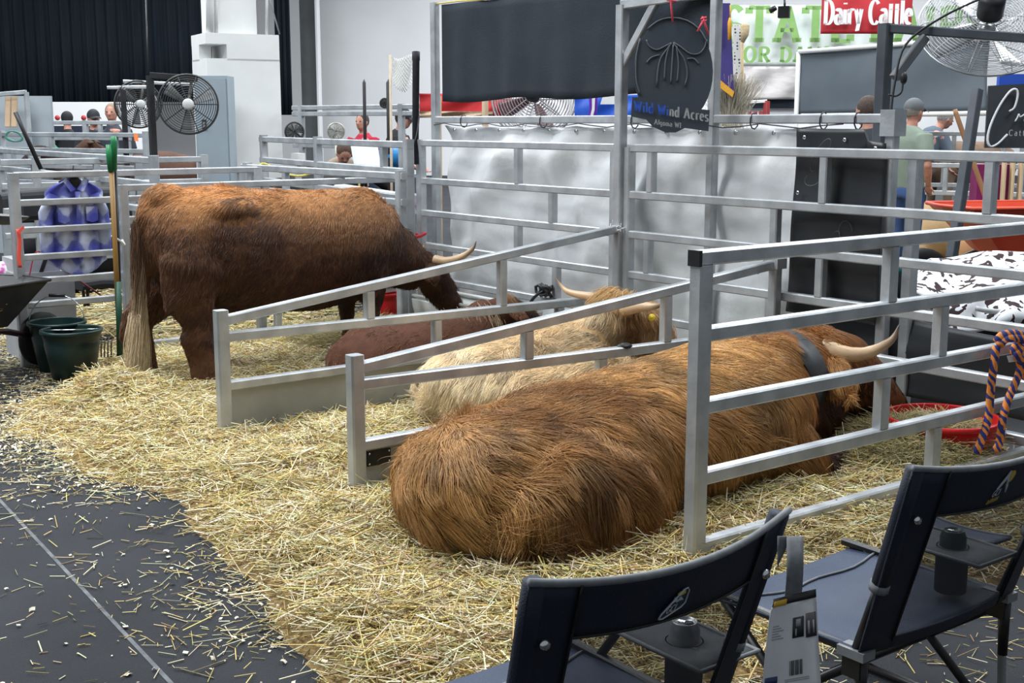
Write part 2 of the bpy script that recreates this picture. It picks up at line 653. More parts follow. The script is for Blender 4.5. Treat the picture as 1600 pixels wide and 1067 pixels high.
def horn_mat():
    m = noisy('horn', (.62, .44, .27), (.50, .33, .19), 9, .38, 0, .5, .15, 40)
    b = m.node_tree.nodes['Principled BSDF']
    at = N(m, 'ShaderNodeAttribute', attribute_name='tip')
    old = b.inputs['Base Color'].links[0].from_socket
    mx = N(m, 'ShaderNodeMix', data_type='RGBA')
    mx.inputs['B'].default_value = (.09, .06, .045, 1)
    L(m, at.outputs['Fac'], mx.inputs['Factor'])
    L(m, old, mx.inputs['A'])
    L(m, mx.outputs['Result'], b.inputs['Base Color'])
    return m


HORN = horn_mat()


def horn(parent, pts, r0, tip=.55):
    P = bez(pts, 22)
    n = len(P)
    rr = [r0 * (1 - (i / (n - 1)) ** 1.6) * (1 + .03 * math.sin(i * 2.2)) + .002 for i in range(n)]
    o = MB().tube(P, rr, 14).build('horn', HORN, parent)
    at = o.data.attributes.new('tip', 'FLOAT', 'POINT')
    vals = []
    for i in range(n):
        t = i / (n - 1)
        vals += [max(0, (t - tip) / (1 - tip)) ** .8] * 14
    at.data.foreach_set('value', vals)
    return o


def hide(name, c):
    return noisy(name, c, tuple(x * .7 for x in c), 14, .8, 0, .2, .3, 90)


def furry_ear(parent, secs, col, n=1400, ln=.05, drop=(0, 0, -1), seed=3, tagpart=None):
    m = MB(); m.loft(secs, 12)
    e = m.build('ear', hide('ear_hide', tuple(c * .45 for c in col)), parent)
    dv = np.array(Vector(secs[-1][0]) - Vector(secs[0][0])); dv = dv / np.linalg.norm(dv)
    coat(e, n, lambda P, N_: np.tile(dv * .8 + np.array(drop) * .7, (len(P), 1)), lambda P, N_: ln + 0 * P[:, 0], lambda P, N_: np.tile(np.array(col), (len(P), 1)), seed,
         chain_loc(parent), r0=.0011, clump=20, wild=.2, name='ear_hair')
    return e


# ---- the large ginger cow, lying in the front stall
gx = -3.68
cg = thing('highland_cow', 'large shaggy ginger highland cow lying in the straw nearest the camera, one pale horn showing', 'cow', (gx, 3.3, 0))
b = MB()
b.loft([((gx, 2.20, .27), .10, .12), ((gx + .02, 2.27, .29), .26, .22), ((gx + .02, 2.45, .30), .37, .28), ((gx, 2.75, .30), .44, .30), ((gx, 3.1, .31), .46, .32),
        ((gx, 3.5, .32), .46, .33), ((gx, 3.9, .34), .42, .34), ((gx, 4.15, .36), .34, .31), ((gx + .01, 4.32, .39), .25, .25), ((gx + .02, 4.40, .42), .14, .16)], 24)
# near haunch, folded hind leg
b.loft([((gx + .22, 2.34, .22), .10, .12), ((gx + .28, 2.50, .24), .22, .22), ((gx + .30, 2.75, .27), .26, .27), ((gx + .32, 2.98, .24), .24, .25), ((gx + .34, 3.14, .18), .16, .18), ((gx + .35, 3.24, .13), .06, .07)], 18)
b.loft([((gx + .42, 3.12, .14), .08, .10), ((gx + .50, 2.90, .10), .09, .08), ((gx + .50, 2.6, .08), .07, .07), ((gx + .44, 2.42, .07), .05, .05)], 12)
b.loft([((gx + .50, 2.6, .06), .05, .05), ((gx + .56, 2.95, .05), .045, .045), ((gx + .58, 3.16, .05), .05, .045)], 10)
# near foreleg tucked
b.loft([((gx + .22, 3.95, .30), .14, .20), ((gx + .30, 4.05, .18), .14, .16), ((gx + .33, 4.20, .10), .11, .09), ((gx + .30, 4.40, .09), .07, .07), ((gx + .22, 4.30, .06), .05, .05)], 14)
# hip bone and shoulder swellings
b.ell((gx + .10, 2.55, .46), (.18, .22, .11)); b.ell((gx + .05, 3.95, .56), (.20, .25, .12)); b.ell((gx - .02, 3.30, .54), (.18, .5, .11))
# neck and head
b.loft([((gx, 4.05, .42), .22, .26), ((gx + .03, 4.25, .44), .20, .25), ((gx + .05, 4.42, .46), .18, .22), ((gx + .07, 4.58, .45), .14, .18)], 16)
b.loft([((gx + .12, 4.05, .26), .16, .20), ((gx + .12, 4.28, .27), .13, .20), ((gx + .11, 4.48, .30), .10, .16), ((gx + .11, 4.66, .30), .07, .09)], 14)
b.loft([((gx + .05, 4.46, .52), .10, .10), ((gx + .07, 4.56, .54), .15, .15), ((gx + .09, 4.68, .47), .15, .18), ((gx + .11, 4.81, .38), .125, .15), ((gx + .13, 4.93, .29), .10, .115),
        ((gx + .14, 5.00, .235), .095, .095), ((gx + .145, 5.03, .18), .06, .055)], 16)
b.loft([((gx + .09, 4.62, .40), .09, .07), ((gx + .11, 4.78, .27), .07, .06), ((gx + .13, 4.93, .17), .05, .04)], 12)


def g_map(x, y, z):
    zf = np.interp(y, [2.2, 2.9, 3.6, 4.2], [.76, .82, .90, .95])
    return x, y + .13 * np.clip((3.1 - y) / .9, 0, 1) - .05 * sst(y, 4.1, 4.4), z * zf


bg = fuse('body', b, hide('ginger_hide', (.16, .06, .018)), cg, vmap=g_map)


def g_flow(P, n):
    d = np.zeros_like(P)
    ridge = sst(P[:, 2], .42, .58)
    d[:, 1] = .55 + .9 * ridge
    d[:, 2] = -1.0
    d[:, 0] = .25 + .3 * ridge
    r = sst(-P[:, 1], -2.62, -2.34)          # the rump hair falls straight and curls round
    d[:, 1] -= .75 * r
    d[:, 0] += .3 * r
    hd = sst(P[:, 1], 4.4, 4.6)
    d[:, 1] += hd * .5
    return d


def g_len(P, n):
    l = .115 + .045 * sst(-P[:, 2], -.35, -.12) - .03 * sst(P[:, 2], .5, .6)
    return l * (1 - .62 * sst(P[:, 1], 4.38, 4.6))


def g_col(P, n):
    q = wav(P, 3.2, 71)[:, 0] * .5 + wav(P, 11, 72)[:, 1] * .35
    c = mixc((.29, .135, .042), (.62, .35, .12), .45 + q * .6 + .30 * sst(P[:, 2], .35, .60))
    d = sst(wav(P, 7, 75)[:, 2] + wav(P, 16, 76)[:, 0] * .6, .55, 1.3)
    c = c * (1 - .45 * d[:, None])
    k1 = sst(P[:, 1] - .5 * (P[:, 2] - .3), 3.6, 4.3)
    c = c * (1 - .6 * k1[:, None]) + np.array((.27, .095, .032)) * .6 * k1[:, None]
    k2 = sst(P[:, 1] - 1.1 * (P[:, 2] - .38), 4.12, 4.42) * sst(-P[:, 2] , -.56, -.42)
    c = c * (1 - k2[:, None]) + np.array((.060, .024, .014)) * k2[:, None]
    return c


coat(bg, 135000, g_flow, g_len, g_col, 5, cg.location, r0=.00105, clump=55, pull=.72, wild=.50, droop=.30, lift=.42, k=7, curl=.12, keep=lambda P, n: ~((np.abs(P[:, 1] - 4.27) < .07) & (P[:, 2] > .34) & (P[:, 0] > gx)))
# horn, forelock, collar, ear, nose ring
horn(cg, [(gx + .13, 4.45, .575), (gx + .21, 4.48, .548), (gx + .29, 4.55, .552), (gx + .36, 4.63, .61), (gx + .38, 4.66, .685)], .040)
horn(cg, [(gx + .02, 4.46, .58), (gx - .08, 4.50, .58), (gx - .17, 4.60, .60), (gx - .22, 4.66, .66)], .038)
furry_ear(cg, [((gx + .16, 4.44, .50), .03, .025), ((gx + .22, 4.42, .485), .06, .04), ((gx + .29, 4.40, .445), .06, .035), ((gx + .33, 4.39, .40), .02, .012)], (.50, .25, .085), 3000, .085)
rts, drs, lns, cls = [], [], [], []
for i in range(30):
    t = i / 29
    rts.append((gx + .15 + .12 * t, 4.43 - .03 * t, .52 - .05 * t)); drs.append((.3, -.15, -.7)); lns.append(.10); cls.append((.50, .235, .075))
for i in range(30):
    rts.append((gx - .02 + .16 * R_.random(), 4.44 + .08 * R_.random(), .615)); drs.append((.35, .75, -.35)); lns.append(.15); cls.append((.46, .22, .075))
for i in range(60):
    rts.append((gx - .08 + .16 * R_.random(), 4.05 + .30 * R_.random(), .60)); drs.append((.25, .35, -.15)); lns.append(.12); cls.append((.36, .14, .045))
strands(cg, cg.location, rts, drs, lns, cls, 13000, 8, spread=.017, r0=.0011, name='forelock', gravity=.4)
# wide dark neck strap
P = []
for i in range(25):
    a = 2 * math.pi * i / 24
    P.append(Vector((gx + .03 + .235 * math.cos(a), 4.285 - .02 * math.sin(a), .43 + .205 * math.sin(a))))
m = MB()
vs = [p + Vector((0, -.05, -.018)) for p in P] + [p + Vector((0, .05, .018)) for p in P]
m.add(vs, [(i, i + 1, i + 26, i + 25) for i in range(24)], True)
o = m.build('neck_strap', noisy('black_leather', (.022, .024, .028), (.035, .037, .04), 20, .5), cg)
sm = o.modifiers.new('s', 'SOLIDIFY'); sm.thickness = .012
m = MB(); m.tube([(gx + .215 + .022 * math.cos(a), 4.95, .215 + .03 * math.sin(a)) for a in [i * .5 for i in range(13)]], .004, 6)
m.build('nose_ring', M['chrome'], cg)

# ---- the blond cow
bx = -5.02
cb = thing('highland_cow', 'cream blond highland cow lying between two dividers, seen from behind with both horns', 'cow', (bx, 3.9, 0))
b = MB()
b.loft([((bx, 3.10, .18), .08, .08), ((bx, 3.16, .20), .22, .18), ((bx, 3.34, .23), .30, .21), ((bx, 3.7, .24), .34, .22), ((bx, 4.0, .26), .33, .23), ((bx + .02, 4.3, .30), .28, .23),
        ((bx + .05, 4.46, .33), .20, .2), ((bx + .07, 4.55, .35), .10, .12)], 20)
b.loft([((bx + .20, 3.24, .13), .08, .09), ((bx + .26, 3.45, .18), .15, .15), ((bx + .33, 3.75, .22), .14, .16), ((bx + .36, 4.1, .24), .14, .16), ((bx + .30, 4.4, .26), .12, .14), ((bx + .22, 4.55, .28), .07, .08)], 16)
b.loft([((bx + .06, 4.30, .38), .12, .14), ((bx + .10, 4.45, .47), .11, .12), ((bx + .12, 4.56, .53), .11, .11), ((bx + .13, 4.64, .54), .08, .08)], 16)
b.loft([((bx + .12, 4.54, .58), .09, .07), ((bx + .12, 4.62, .56), .13, .10), ((bx + .12, 4.72, .48), .12, .10), ((bx + .12, 4.84, .36), .09, .08), ((bx + .12, 4.92, .27), .075, .065)], 14)
bb = fuse('body', b, hide('blond_hide', (.42, .27, .13)), cb, vmap=lambda x, y, z: (x, y + .20 * np.clip((3.9 - y) / .8, 0, 1) - .15 * sst(y, 4.1, 4.5), z))


def b_flow(P, n):
    d = np.zeros_like(P); d[:, 1] = -.8; d[:, 2] = -.5; d[:, 0] = .25
    return d


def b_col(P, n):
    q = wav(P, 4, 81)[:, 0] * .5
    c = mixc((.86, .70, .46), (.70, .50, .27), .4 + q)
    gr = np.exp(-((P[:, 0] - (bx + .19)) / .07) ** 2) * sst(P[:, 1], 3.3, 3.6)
    c = c * (1 - .35 * gr[:, None])  # groove darkened in the coat colour: painted shade plus some dirt
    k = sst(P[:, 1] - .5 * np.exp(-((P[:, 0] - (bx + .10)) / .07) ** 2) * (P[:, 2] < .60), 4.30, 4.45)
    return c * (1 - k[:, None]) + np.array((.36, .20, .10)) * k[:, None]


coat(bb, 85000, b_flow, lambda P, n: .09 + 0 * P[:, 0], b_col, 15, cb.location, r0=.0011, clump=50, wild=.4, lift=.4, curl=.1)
horn(cb, [(bx + .04, 4.45, .63), (bx - .10, 4.40, .63), (bx - .22, 4.35, .65), (bx - .30, 4.33, .72)], .026, .75)
horn(cb, [PX(975, 484, bx + .26), PX(1000, 479, bx + .38), PX(1022, 479, bx + .47), PX(1043, 472, bx + .52)], .032, .6)
et = PX(1022, 496, bx + .36)
furry_ear(cb, [((bx + .20, 4.44, .55), .03, .025), (et + Vector((-.07, .01, .02)), .065, .05), (et + Vector((.0, .02, .0)), .06, .04), (et + Vector((.06, .03, -.03)), .02, .015)], (.42, .25, .12), 2500, .07)
furry_ear(cb, [((bx + .03, 4.44, .56), .03, .025), ((bx - .08, 4.40, .53), .06, .05), ((bx - .17, 4.36, .49), .055, .04), ((bx - .22, 4.34, .45), .02, .015)], (.42, .25, .12), 2500, .08)
rts, drs, lns, cls = [], [], [], []
for i in range(40):
    t = R_.random()
    rts.append((bx + .02 + .2 * t, 4.43, .655)); drs.append((.9 * (t - .35), -.8, .0)); lns.append(.13); cls.append((.55, .35, .15))
for i in range(30):
    t = R_.random()
    rts.append((bx + .25 + .17 * t, 4.48 + .03 * t, .55 - .05 * t)); drs.append((.35, -.2, -.7)); lns.append(.11); cls.append((.42, .25, .12))
    rts.append((bx + .0 - .18 * t, 4.45 - .08 * t, .56 - .05 * t)); drs.append((-.35, -.2, -.7)); lns.append(.13); cls.append((.40, .24, .12))
for i in range(24):
    t = R_.random()
    rts.append((bx + .08 + .1 * t, 4.35 + .05 * t, .60)); drs.append((.7, -.7, -.5)); lns.append(.13); cls.append((.60, .40, .20))
strands(cb, cb.location, rts, drs, lns, cls, 9000, 18, spread=.016, r0=.0011, name='forelock')
m = MB(); m.lathe([(0.0, .004), (.017, .004), (.019, 0), (.0, 0)], et + Vector((.04, -.055, .01)), (.55, -.80, .2), 16)
m.lathe([(0.0, .012), (.007, .010), (.007, 0)], et + Vector((.04, -.055, .01)), (.55, -.80, .2), 10)
m.build('yellow_ear_tag', principled('yellow_plastic', (.75, .55, .03), .4), cb)['label'] = 'round yellow ear tag'

# ---- the dark brown cow lying beside it
dx = -6.08
cd = thing('highland_cow', 'smaller red-brown highland cow lying low behind the first divider, pale tufts on its neck', 'cow', (dx, 3.9, 0))
b = MB()
b.loft([((dx, 3.18, .16), .08, .08), ((dx, 3.25, .18), .20, .15), ((dx, 3.45, .22), .28, .20), ((dx, 3.8, .24), .31, .21), ((dx, 4.1, .25), .29, .21), ((dx + .02, 4.34, .27), .2, .18), ((dx + .03, 4.44, .28), .1, .1)], 20)
b.loft([((dx + .16, 3.3, .12), .08, .08), ((dx + .2, 3.5, .16), .14, .14), ((dx + .22, 3.68, .12), .12, .12), ((dx + .22, 3.8, .08), .06, .06)], 14)
b.loft([((dx + .02, 4.2, .32), .13, .14), ((dx + .03, 4.36, .38), .11, .12), ((dx + .04, 4.5, .41), .10, .10)], 14)
b.loft([((dx + .04, 4.42, .45), .08, .06), ((dx + .05, 4.52, .44), .11, .09), ((dx + .06, 4.66, .37), .09, .08), ((dx + .07, 4.80, .27), .07, .06), ((dx + .07, 4.86, .22), .05, .05)], 14)
bd = fuse('body', b, hide('brown_hide', (.10, .04, .022)), cd, vmap=lambda x, y, z: (x, y + .17 * np.clip((3.9 - y) / .7, 0, 1), z))
coat(bd, 26000, b_flow, lambda P, n: .035 + 0 * P[:, 0],
     lambda P, n: mixc((.17, .072, .034), (.040, .022, .016), sst(P[:, 1], 3.9, 4.5) + .25 * wav(P, 4, 3)[:, 0]), 25, cd.location, r0=.0012, wild=.25)
furry_ear(cd, [((dx + .12, 4.50, .45), .02, .015), ((dx + .17, 4.51, .435), .045, .03), ((dx + .22, 4.52, .41), .04, .025), ((dx + .26, 4.53, .38), .015, .01)], (.18, .075, .04), 1200, .04)
furry_ear(cd, [((dx - .02, 4.48, .45), .02, .015), ((dx - .08, 4.46, .455), .045, .03), ((dx - .13, 4.43, .45), .04, .025), ((dx - .17, 4.41, .44), .015, .01)], (.18, .075, .04), 1200, .04)
rts, drs, lns, cls = [], [], [], []
for i in range(26):
    t = i / 25
    rts.append((dx + .06, 3.98 + .42 * t, .43 + .02 * t)); drs.append((.8, 0, -.5)); lns.append(.13); cls.append((.50, .38, .24) if i % 3 else (.2, .1, .05))
for i in range(12):
    rts.append((dx + .06, 4.48 + .03 * R_.random(), .50)); drs.append((.6, .2, -.2)); lns.append(.08); cls.append((.30, .17, .08))
strands(cd, cd.location, rts, drs, lns, cls, 2600, 28, spread=.02, r0=.0011, name='mane')

# ---- the standing cow
sx = -6.98
cs = thing('highland_cow', 'tall dark brown highland cow standing with its head down, long pale-tipped tail at left', 'cow', (sx, 3.3, 0))
b = MB()
b.loft([((sx, 2.58, .98), .10, .12), ((sx, 2.66, .95), .22, .22), ((sx, 2.82, .88), .28, .32), ((sx, 3.05, .83), .30, .37), ((sx, 3.35, .79), .32, .375), ((sx, 3.7, .775), .32, .375),
        ((sx, 4.0, .79), .29, .36), ((sx, 4.2, .80), .25, .32), ((sx, 4.38, .78), .19, .25), ((sx, 4.46, .76), .10, .14)], 26)
b.ell((sx, 2.74, 1.13), (.10, .16, .09)); b.ell((sx + .15, 3.08, 1.06), (.13, .22, .075)); b.ell((sx - .15, 3.08, 1.06), (.13, .22, .075)); b.ell((sx, 4.08, 1.06), (.13, .25, .10))
for s in (-1, 1):
    fy = 2.64 if s < 0 else 2.86
    b.loft([((sx + s * .17, 2.86, .95), .10, .20), ((sx + s * .19, 2.82, .74), .13, .24), ((sx + s * .19, 2.78, .56), .10, .17), ((sx + s * .19, 2.72 + (fy - 2.72), .42), .065, .10),
            ((sx + s * .19, fy - .02, .33), .068, .10), ((sx + s * .19, fy + .01, .2), .062, .085), ((sx + s * .19, fy + .02, .10), .065, .085), ((sx + s * .19, fy + .03, .03), .068, .09)], 14)
    b.loft([((sx + s * .15, 4.12, .75), .10, .16), ((sx + s * .16, 4.10, .55), .085, .12), ((sx + s * .16, 4.07, .38), .06, .075), ((sx + s * .16, 4.07, .26), .05, .055), ((sx + s * .16, 4.07, .12), .045, .05),
            ((sx + s * .16, 4.09, .03), .055, .065)], 14)
b.loft([((sx, 4.12, .85), .17, .26), ((sx, 4.34, .76), .15, .23), ((sx + .01, 4.52, .66), .13, .18), ((sx + .02, 4.66, .58), .11, .13)], 16)
b.loft([((sx + .02, 4.58, .66), .08, .06), ((sx + .02, 4.68, .62), .115, .10), ((sx + .02, 4.76, .52), .11, .11), ((sx + .02, 4.85, .40), .09, .09), ((sx + .02, 4.93, .29), .075, .07), ((sx + .02, 4.96, .24), .05, .05)], 14)
# tail stem
b.loft([((sx, 2.62, 1.12), .05, .05), ((sx + .02, 2.575, 1.05), .045, .045), ((sx + .02, 2.57, .85), .035, .035), ((sx + .02, 2.56, .6), .03, .03), ((sx + .02, 2.55, .42), .025, .025)], 10)
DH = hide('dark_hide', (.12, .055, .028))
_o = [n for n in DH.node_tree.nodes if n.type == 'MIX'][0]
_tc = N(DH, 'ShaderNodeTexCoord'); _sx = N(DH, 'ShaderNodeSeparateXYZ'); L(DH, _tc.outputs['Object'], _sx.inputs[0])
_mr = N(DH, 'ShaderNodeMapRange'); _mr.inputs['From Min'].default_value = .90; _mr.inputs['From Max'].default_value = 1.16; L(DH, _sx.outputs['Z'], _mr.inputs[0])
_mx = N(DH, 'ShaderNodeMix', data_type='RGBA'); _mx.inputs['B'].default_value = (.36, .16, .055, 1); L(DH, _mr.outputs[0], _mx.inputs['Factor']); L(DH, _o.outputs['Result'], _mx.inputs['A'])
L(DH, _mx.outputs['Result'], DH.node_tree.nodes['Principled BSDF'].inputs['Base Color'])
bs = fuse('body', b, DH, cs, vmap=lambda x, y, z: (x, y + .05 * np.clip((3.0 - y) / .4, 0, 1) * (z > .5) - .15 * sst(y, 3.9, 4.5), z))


def s_flow(P, n):
    d = np.zeros_like(P); d[:, 1] = -.55; d[:, 2] = -1
    d[:, 2] += .6 * sst(P[:, 2], 1.0, 1.15)
    return d


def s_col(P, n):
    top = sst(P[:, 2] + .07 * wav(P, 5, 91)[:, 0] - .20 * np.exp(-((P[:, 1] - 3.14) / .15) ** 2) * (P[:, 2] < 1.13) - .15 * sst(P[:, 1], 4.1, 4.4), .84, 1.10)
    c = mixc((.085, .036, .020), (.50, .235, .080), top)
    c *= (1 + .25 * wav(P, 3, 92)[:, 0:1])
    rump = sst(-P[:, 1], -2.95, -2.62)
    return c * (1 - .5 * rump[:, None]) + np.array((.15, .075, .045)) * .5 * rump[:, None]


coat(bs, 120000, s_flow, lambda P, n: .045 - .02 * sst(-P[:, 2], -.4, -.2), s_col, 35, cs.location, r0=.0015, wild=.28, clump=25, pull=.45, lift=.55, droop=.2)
horn(cs, [(sx + .11, 4.56, .665), (sx + .19, 4.60, .66), (sx + .27, 4.66, .69), (sx + .33, 4.71, .745), (sx + .35, 4.73, .80)], .032, .55)
horn(cs, [(sx - .06, 4.53, .66), (sx - .18, 4.61, .645), (sx - .28, 4.71, .67), (sx - .36, 4.79, .74)], .032, .6)
furry_ear(cs, [((sx + .09, 4.53, .64), .025, .02), ((sx + .15, 4.50, .61), .05, .035), ((sx + .21, 4.48, .57), .05, .03), ((sx + .25, 4.47, .53), .015, .01)], (.13, .06, .035), 1500, .04)
rts, drs, lns, cls = [], [], [], []
for i in range(70):
    t = i / 69
    z = 1.0 - .62 * t
    tt = min(max((t - .25) / .6, 0), 1); c = np.array((.14, .075, .045)) * (1 - tt) + np.array((.60, .48, .32)) * tt
    rts.append((sx + .02, 2.58, z)); drs.append((.05, -.10 - .02 * t, -1)); lns.append(.18 + .24 * t); cls.append(c)
for i in range(50):
    rts.append((sx + .02, 2.55, .46)); drs.append((.04, -.16, -1)); lns.append(.40); cls.append((.62, .50, .34))
strands(cs, cs.location, rts, drs, lns, cls, 8000, 38, spread=.013, r0=.0013, k=12, name='tail_hair', gravity=.6, wave=.14, jit=.05)
# ------------------------------------------------------------------ straw bedding, hay and shavings
def vnoise(x, y, f, seed, k=5):
    rs = np.random.RandomState(seed)
    o = np.zeros_like(x)
    for _ in range(k):
        a = rs.rand() * 6.28
        g = f * (.6 + .9 * rs.rand())
        o += np.sin(x * g * math.cos(a) + y * g * math.sin(a) + rs.rand() * 6.28)
    return o / k ** .5


def bed_mask(x, y):
    """1 deep in the bedding, 0 on bare floor"""
    front = 1.80 + .10 * vnoise(x, y, 4, 1) + .05 * vnoise(x, y, 11, 2) + .25 * sst(x, -4.2, -5.2) * 0 - .22 * sst(x, -4.0, -2.9)
    front = front + .85 * sst(-x, 6.5, 8.0)
    m = sst(y - front, -.10, .40)
    m = m * sst(-x, 2.15 + 0, 2.75) * sst(x, -8.75, -8.25)
    return m * (1 - sst(y, 5.2, 5.4) * 1)


def bed_h(x, y):
    m = bed_mask(x, y)
    h = m * (.040 + .016 * vnoise(x, y, 5, 3) + .010 * vnoise(x, y, 16, 4))
    h += .10 * m * np.exp(-(((x + 6.85) / .50) ** 2 + ((y - 2.35) / .22) ** 2))
    h += .05 * m * np.exp(-(((x + 5.05) / .35) ** 2 + ((y - 3.0) / .35) ** 2))
    h += .06 * np.exp(-(((x + 2.95) / .35) ** 2 + ((y - 3.9) / .6) ** 2))
    h += .05 * m * sst(x, -4.5, -3.2) * sst(-y, -2.3, -1.9)
    h += .09 * np.exp(-(((x + 3.35) / .35) ** 2 + ((y - 4.62) / .32) ** 2))
    return h


STRAW = principled('straw', (.6, .45, .2), .5, 0, .35)
_a = N(STRAW, 'ShaderNodeAttribute', attribute_name='tint')
L(STRAW, _a.outputs['Color'], STRAW.node_tree.nodes['Principled BSDF'].inputs['Base Color'])
STRAWBASE = noisy('matted_straw', (.36, .25, .10), (.17, .11, .045), 30, .8, 0, .2, .8, 130, stretch=(1, 2.5, 1))

PALE, YEL, BRN, OLV = (.84, .77, .52), (.68, .53, .20), (.30, .20, .085), (.36, .31, .15)


def prisms(P, D, ln, wd, tint):
    """three-sided stalks: vectorised -> verts, faces(quads), tint per vertex"""
    n = len(P)
    D = unit(D)
    rr = NR.normal(size=(n, 3))
    s = unit(np.cross(D, rr)); u = np.cross(D, s)
    a = P - D * ln[:, None] / 2; b = P + D * ln[:, None] / 2
    V = np.empty((n, 6, 3))
    for k in range(3):
        q = 2 * math.pi * k / 3
        o = (s * math.cos(q) + u * math.sin(q) * .55) * wd[:, None] / 2
        V[:, k] = a + o; V[:, 3 + k] = b + o
    base = (np.arange(n) * 6)[:, None, None]
    F = base + np.array([[0, 1, 4, 3], [1, 2, 5, 4], [2, 0, 3, 5]])[None]
    return V.reshape(-1, 3), F.reshape(-1, 4), np.repeat(tint, 6, axis=0)


def flakes(P, nrm, sz, tint):
    """small curled wood shavings, 2 quads each"""
    n = len(P)
    nrm = unit(nrm)
    s = unit(np.cross(nrm, NR.normal(size=(n, 3)))); u = np.cross(nrm, s)
    V = np.empty((n, 6, 3))
    asp = .45 + .5 * NR.rand(n)
    for i, (a, b, c) in enumerate(((-1, -1, 0), (0, -1, .35), (1, -1, 0), (-1, 1, 0), (0, 1, .35), (1, 1, 0))):
        V[:, i] = P + s * (a * sz * .5)[:, None] + u * (b * sz * .5 * asp)[:, None] + nrm * (c * sz * .5)[:, None]
    F = (np.arange(n) * 6)[:, None, None] + np.array([[0, 1, 4, 3], [1, 2, 5, 4]])[None]
    return V.reshape(-1, 3), F.reshape(-1, 4), np.repeat(tint, 6, axis=0)


def fast_mesh(name, parts, mats, parent=None, loc=(0, 0, 0)):
    """parts: (V, F4, tint or None, material index)"""
    Vs, Fs, Ts, Ms = [], [], [], []
    b = 0
    for V, F, T, mi in parts:
        Vs.append(V); Fs.append(F + b); b += len(V)
        Ts.append(T if T is not None else np.full((len(V), 3), .4)); Ms.append(np.full(len(F), mi))
    V = np.vstack(Vs) - np.array(loc); F = np.vstack(Fs).astype(np.int32); T = np.vstack(Ts); Mi = np.concatenate(Ms).astype(np.int32)
    me = bpy.data.meshes.new(name)
    me.vertices.add(len(V)); me.vertices.foreach_set('co', V.astype(np.float32).ravel())
    me.loops.add(F.size); me.loops.foreach_set('vertex_index', F.ravel())
    me.polygons.add(len(F)); me.polygons.foreach_set('loop_start', np.arange(len(F), dtype=np.int32) * 4)
    me.polygons.foreach_set('loop_total', np.full(len(F), 4, dtype=np.int32))
    me.polygons.foreach_set('material_index', Mi)
    at = me.attributes.new('tint', 'FLOAT_COLOR', 'POINT')
    at.data.foreach_set('color', np.hstack([np.clip(T, 0, 1), np.ones((len(T), 1))]).astype(np.float32).ravel())
    me.update(calc_edges=True)
    o = link(name, me, mats, parent)
    o.location = loc
    return o


def straw_cols(n, hay=0.0):
    r = NR.rand(n)[:, None]
    c = np.where(r < .42, np.array(YEL), np.where(r < .84, np.array(PALE), np.array(BRN)))
    c = c * (1 - hay) + np.array(OLV) * hay
    return c * (.75 + .45 * NR.rand(n, 1)) * (1 + .06 * NR.normal(size=(n, 3)))


def scatter(n, x0, x1, y0, y1, dens):
    X = x0 + (x1 - x0) * NR.rand(n); Y = y0 + (y1 - y0) * NR.rand(n)
    k = NR.rand(n) < dens(X, Y)
    return X[k], Y[k]


# deep bed
nx, ny = 260, 170
gx_, gy_ = np.meshgrid(np.linspace(-8.8, -2.0, nx), np.linspace(1.3, 5.4, ny))
hz = bed_h(gx_, gy_)
mk = bed_mask(gx_, gy_)
hz = np.where(mk < .04, -.02, hz)
Vb = np.stack([gx_, gy_, hz], -1).reshape(-1, 3)
ii = (np.arange(ny - 1)[:, None] * nx + np.arange(nx - 1)[None]).ravel()
Fb = np.stack([ii, ii + 1, ii + nx + 1, ii + nx], 1)
Fb = Fb[(hz.ravel()[Fb] > -.01).any(1)]


def bed_dens(x, y):
    near = np.clip(1.25 - .11 * (np.hypot(x, y) - 3.2), .35, 1)
    return near * np.clip(bed_mask(x, y) * 1.4, 0, 1)


X, Y = scatter(190000, -8.7, -2.1, 1.4, 5.25, bed_dens)
n = len(X)
ang = NR.rand(n) * 6.28
D = np.stack([np.cos(ang), np.sin(ang), NR.normal(size=n) * .24], 1)
ln = np.clip(NR.lognormal(-2.50, .55, n), .025, .26)
up = NR.rand(n) < .03
D[up, 2] += NR.rand(up.sum()) * 1.0
zz = bed_h(X, Y) + NR.rand(n) ** 2 * .045 + .003
V1, F1, T1 = prisms(np.stack([X, Y, zz], 1), D, ln, .0034 + .0042 * NR.rand(n) ** 2, straw_cols(n))
# shavings in the bed, most at its front left
Xf, Yf = scatter(26000, -8.6, -2.3, 1.5, 5.0, lambda x, y: bed_mask(x, y) * (.25 + .75 * sst(-y, -2.9, -2.0) * (.35 + .65 * sst(-x, 4.8, 6.5))))
nf = len(Xf)
V2, F2, T2 = flakes(np.stack([Xf, Yf, bed_h(Xf, Yf) + .004 + .03 * NR.rand(nf)], 1), NR.normal(size=(nf, 3)) * .5 + np.array([0, 0, 1]), .006 + .016 * NR.rand(nf) ** 2,
                    np.array((.80, .70, .52)) * (.75 + .35 * NR.rand(nf, 1)))
bed = fast_mesh('straw_bedding', [(Vb, Fb, None, 0), (V1, F1, T1, 1), (V2, F2, T2, 1)], [STRAWBASE, STRAW], loc=(-5.4, 3.2, 0))
tag(bed, 'deep yellow straw bedding spread under and around the cows', 'straw', kind='stuff')


# loose stalks and shavings on the bare floor
def loose_dens(x, y):
    edge = 1.80 - .22 * sst(x, -4.0, -2.9) + .85 * sst(-x, 6.5, 8.0)
    d = np.exp(-np.clip(edge - y, 0, 9) / .20) * (.5 + .5 * vnoise(x, y, 6, 9)).clip(.1, 1)
    left = sst(-x, 4.8, 6.5) * np.exp(-np.clip(edge - y, 0, 9) / .50) * .55
    return np.clip(d * .8 + left + .035, 0, 1) * (1 - sst(bed_mask(x, y), .4, .9))


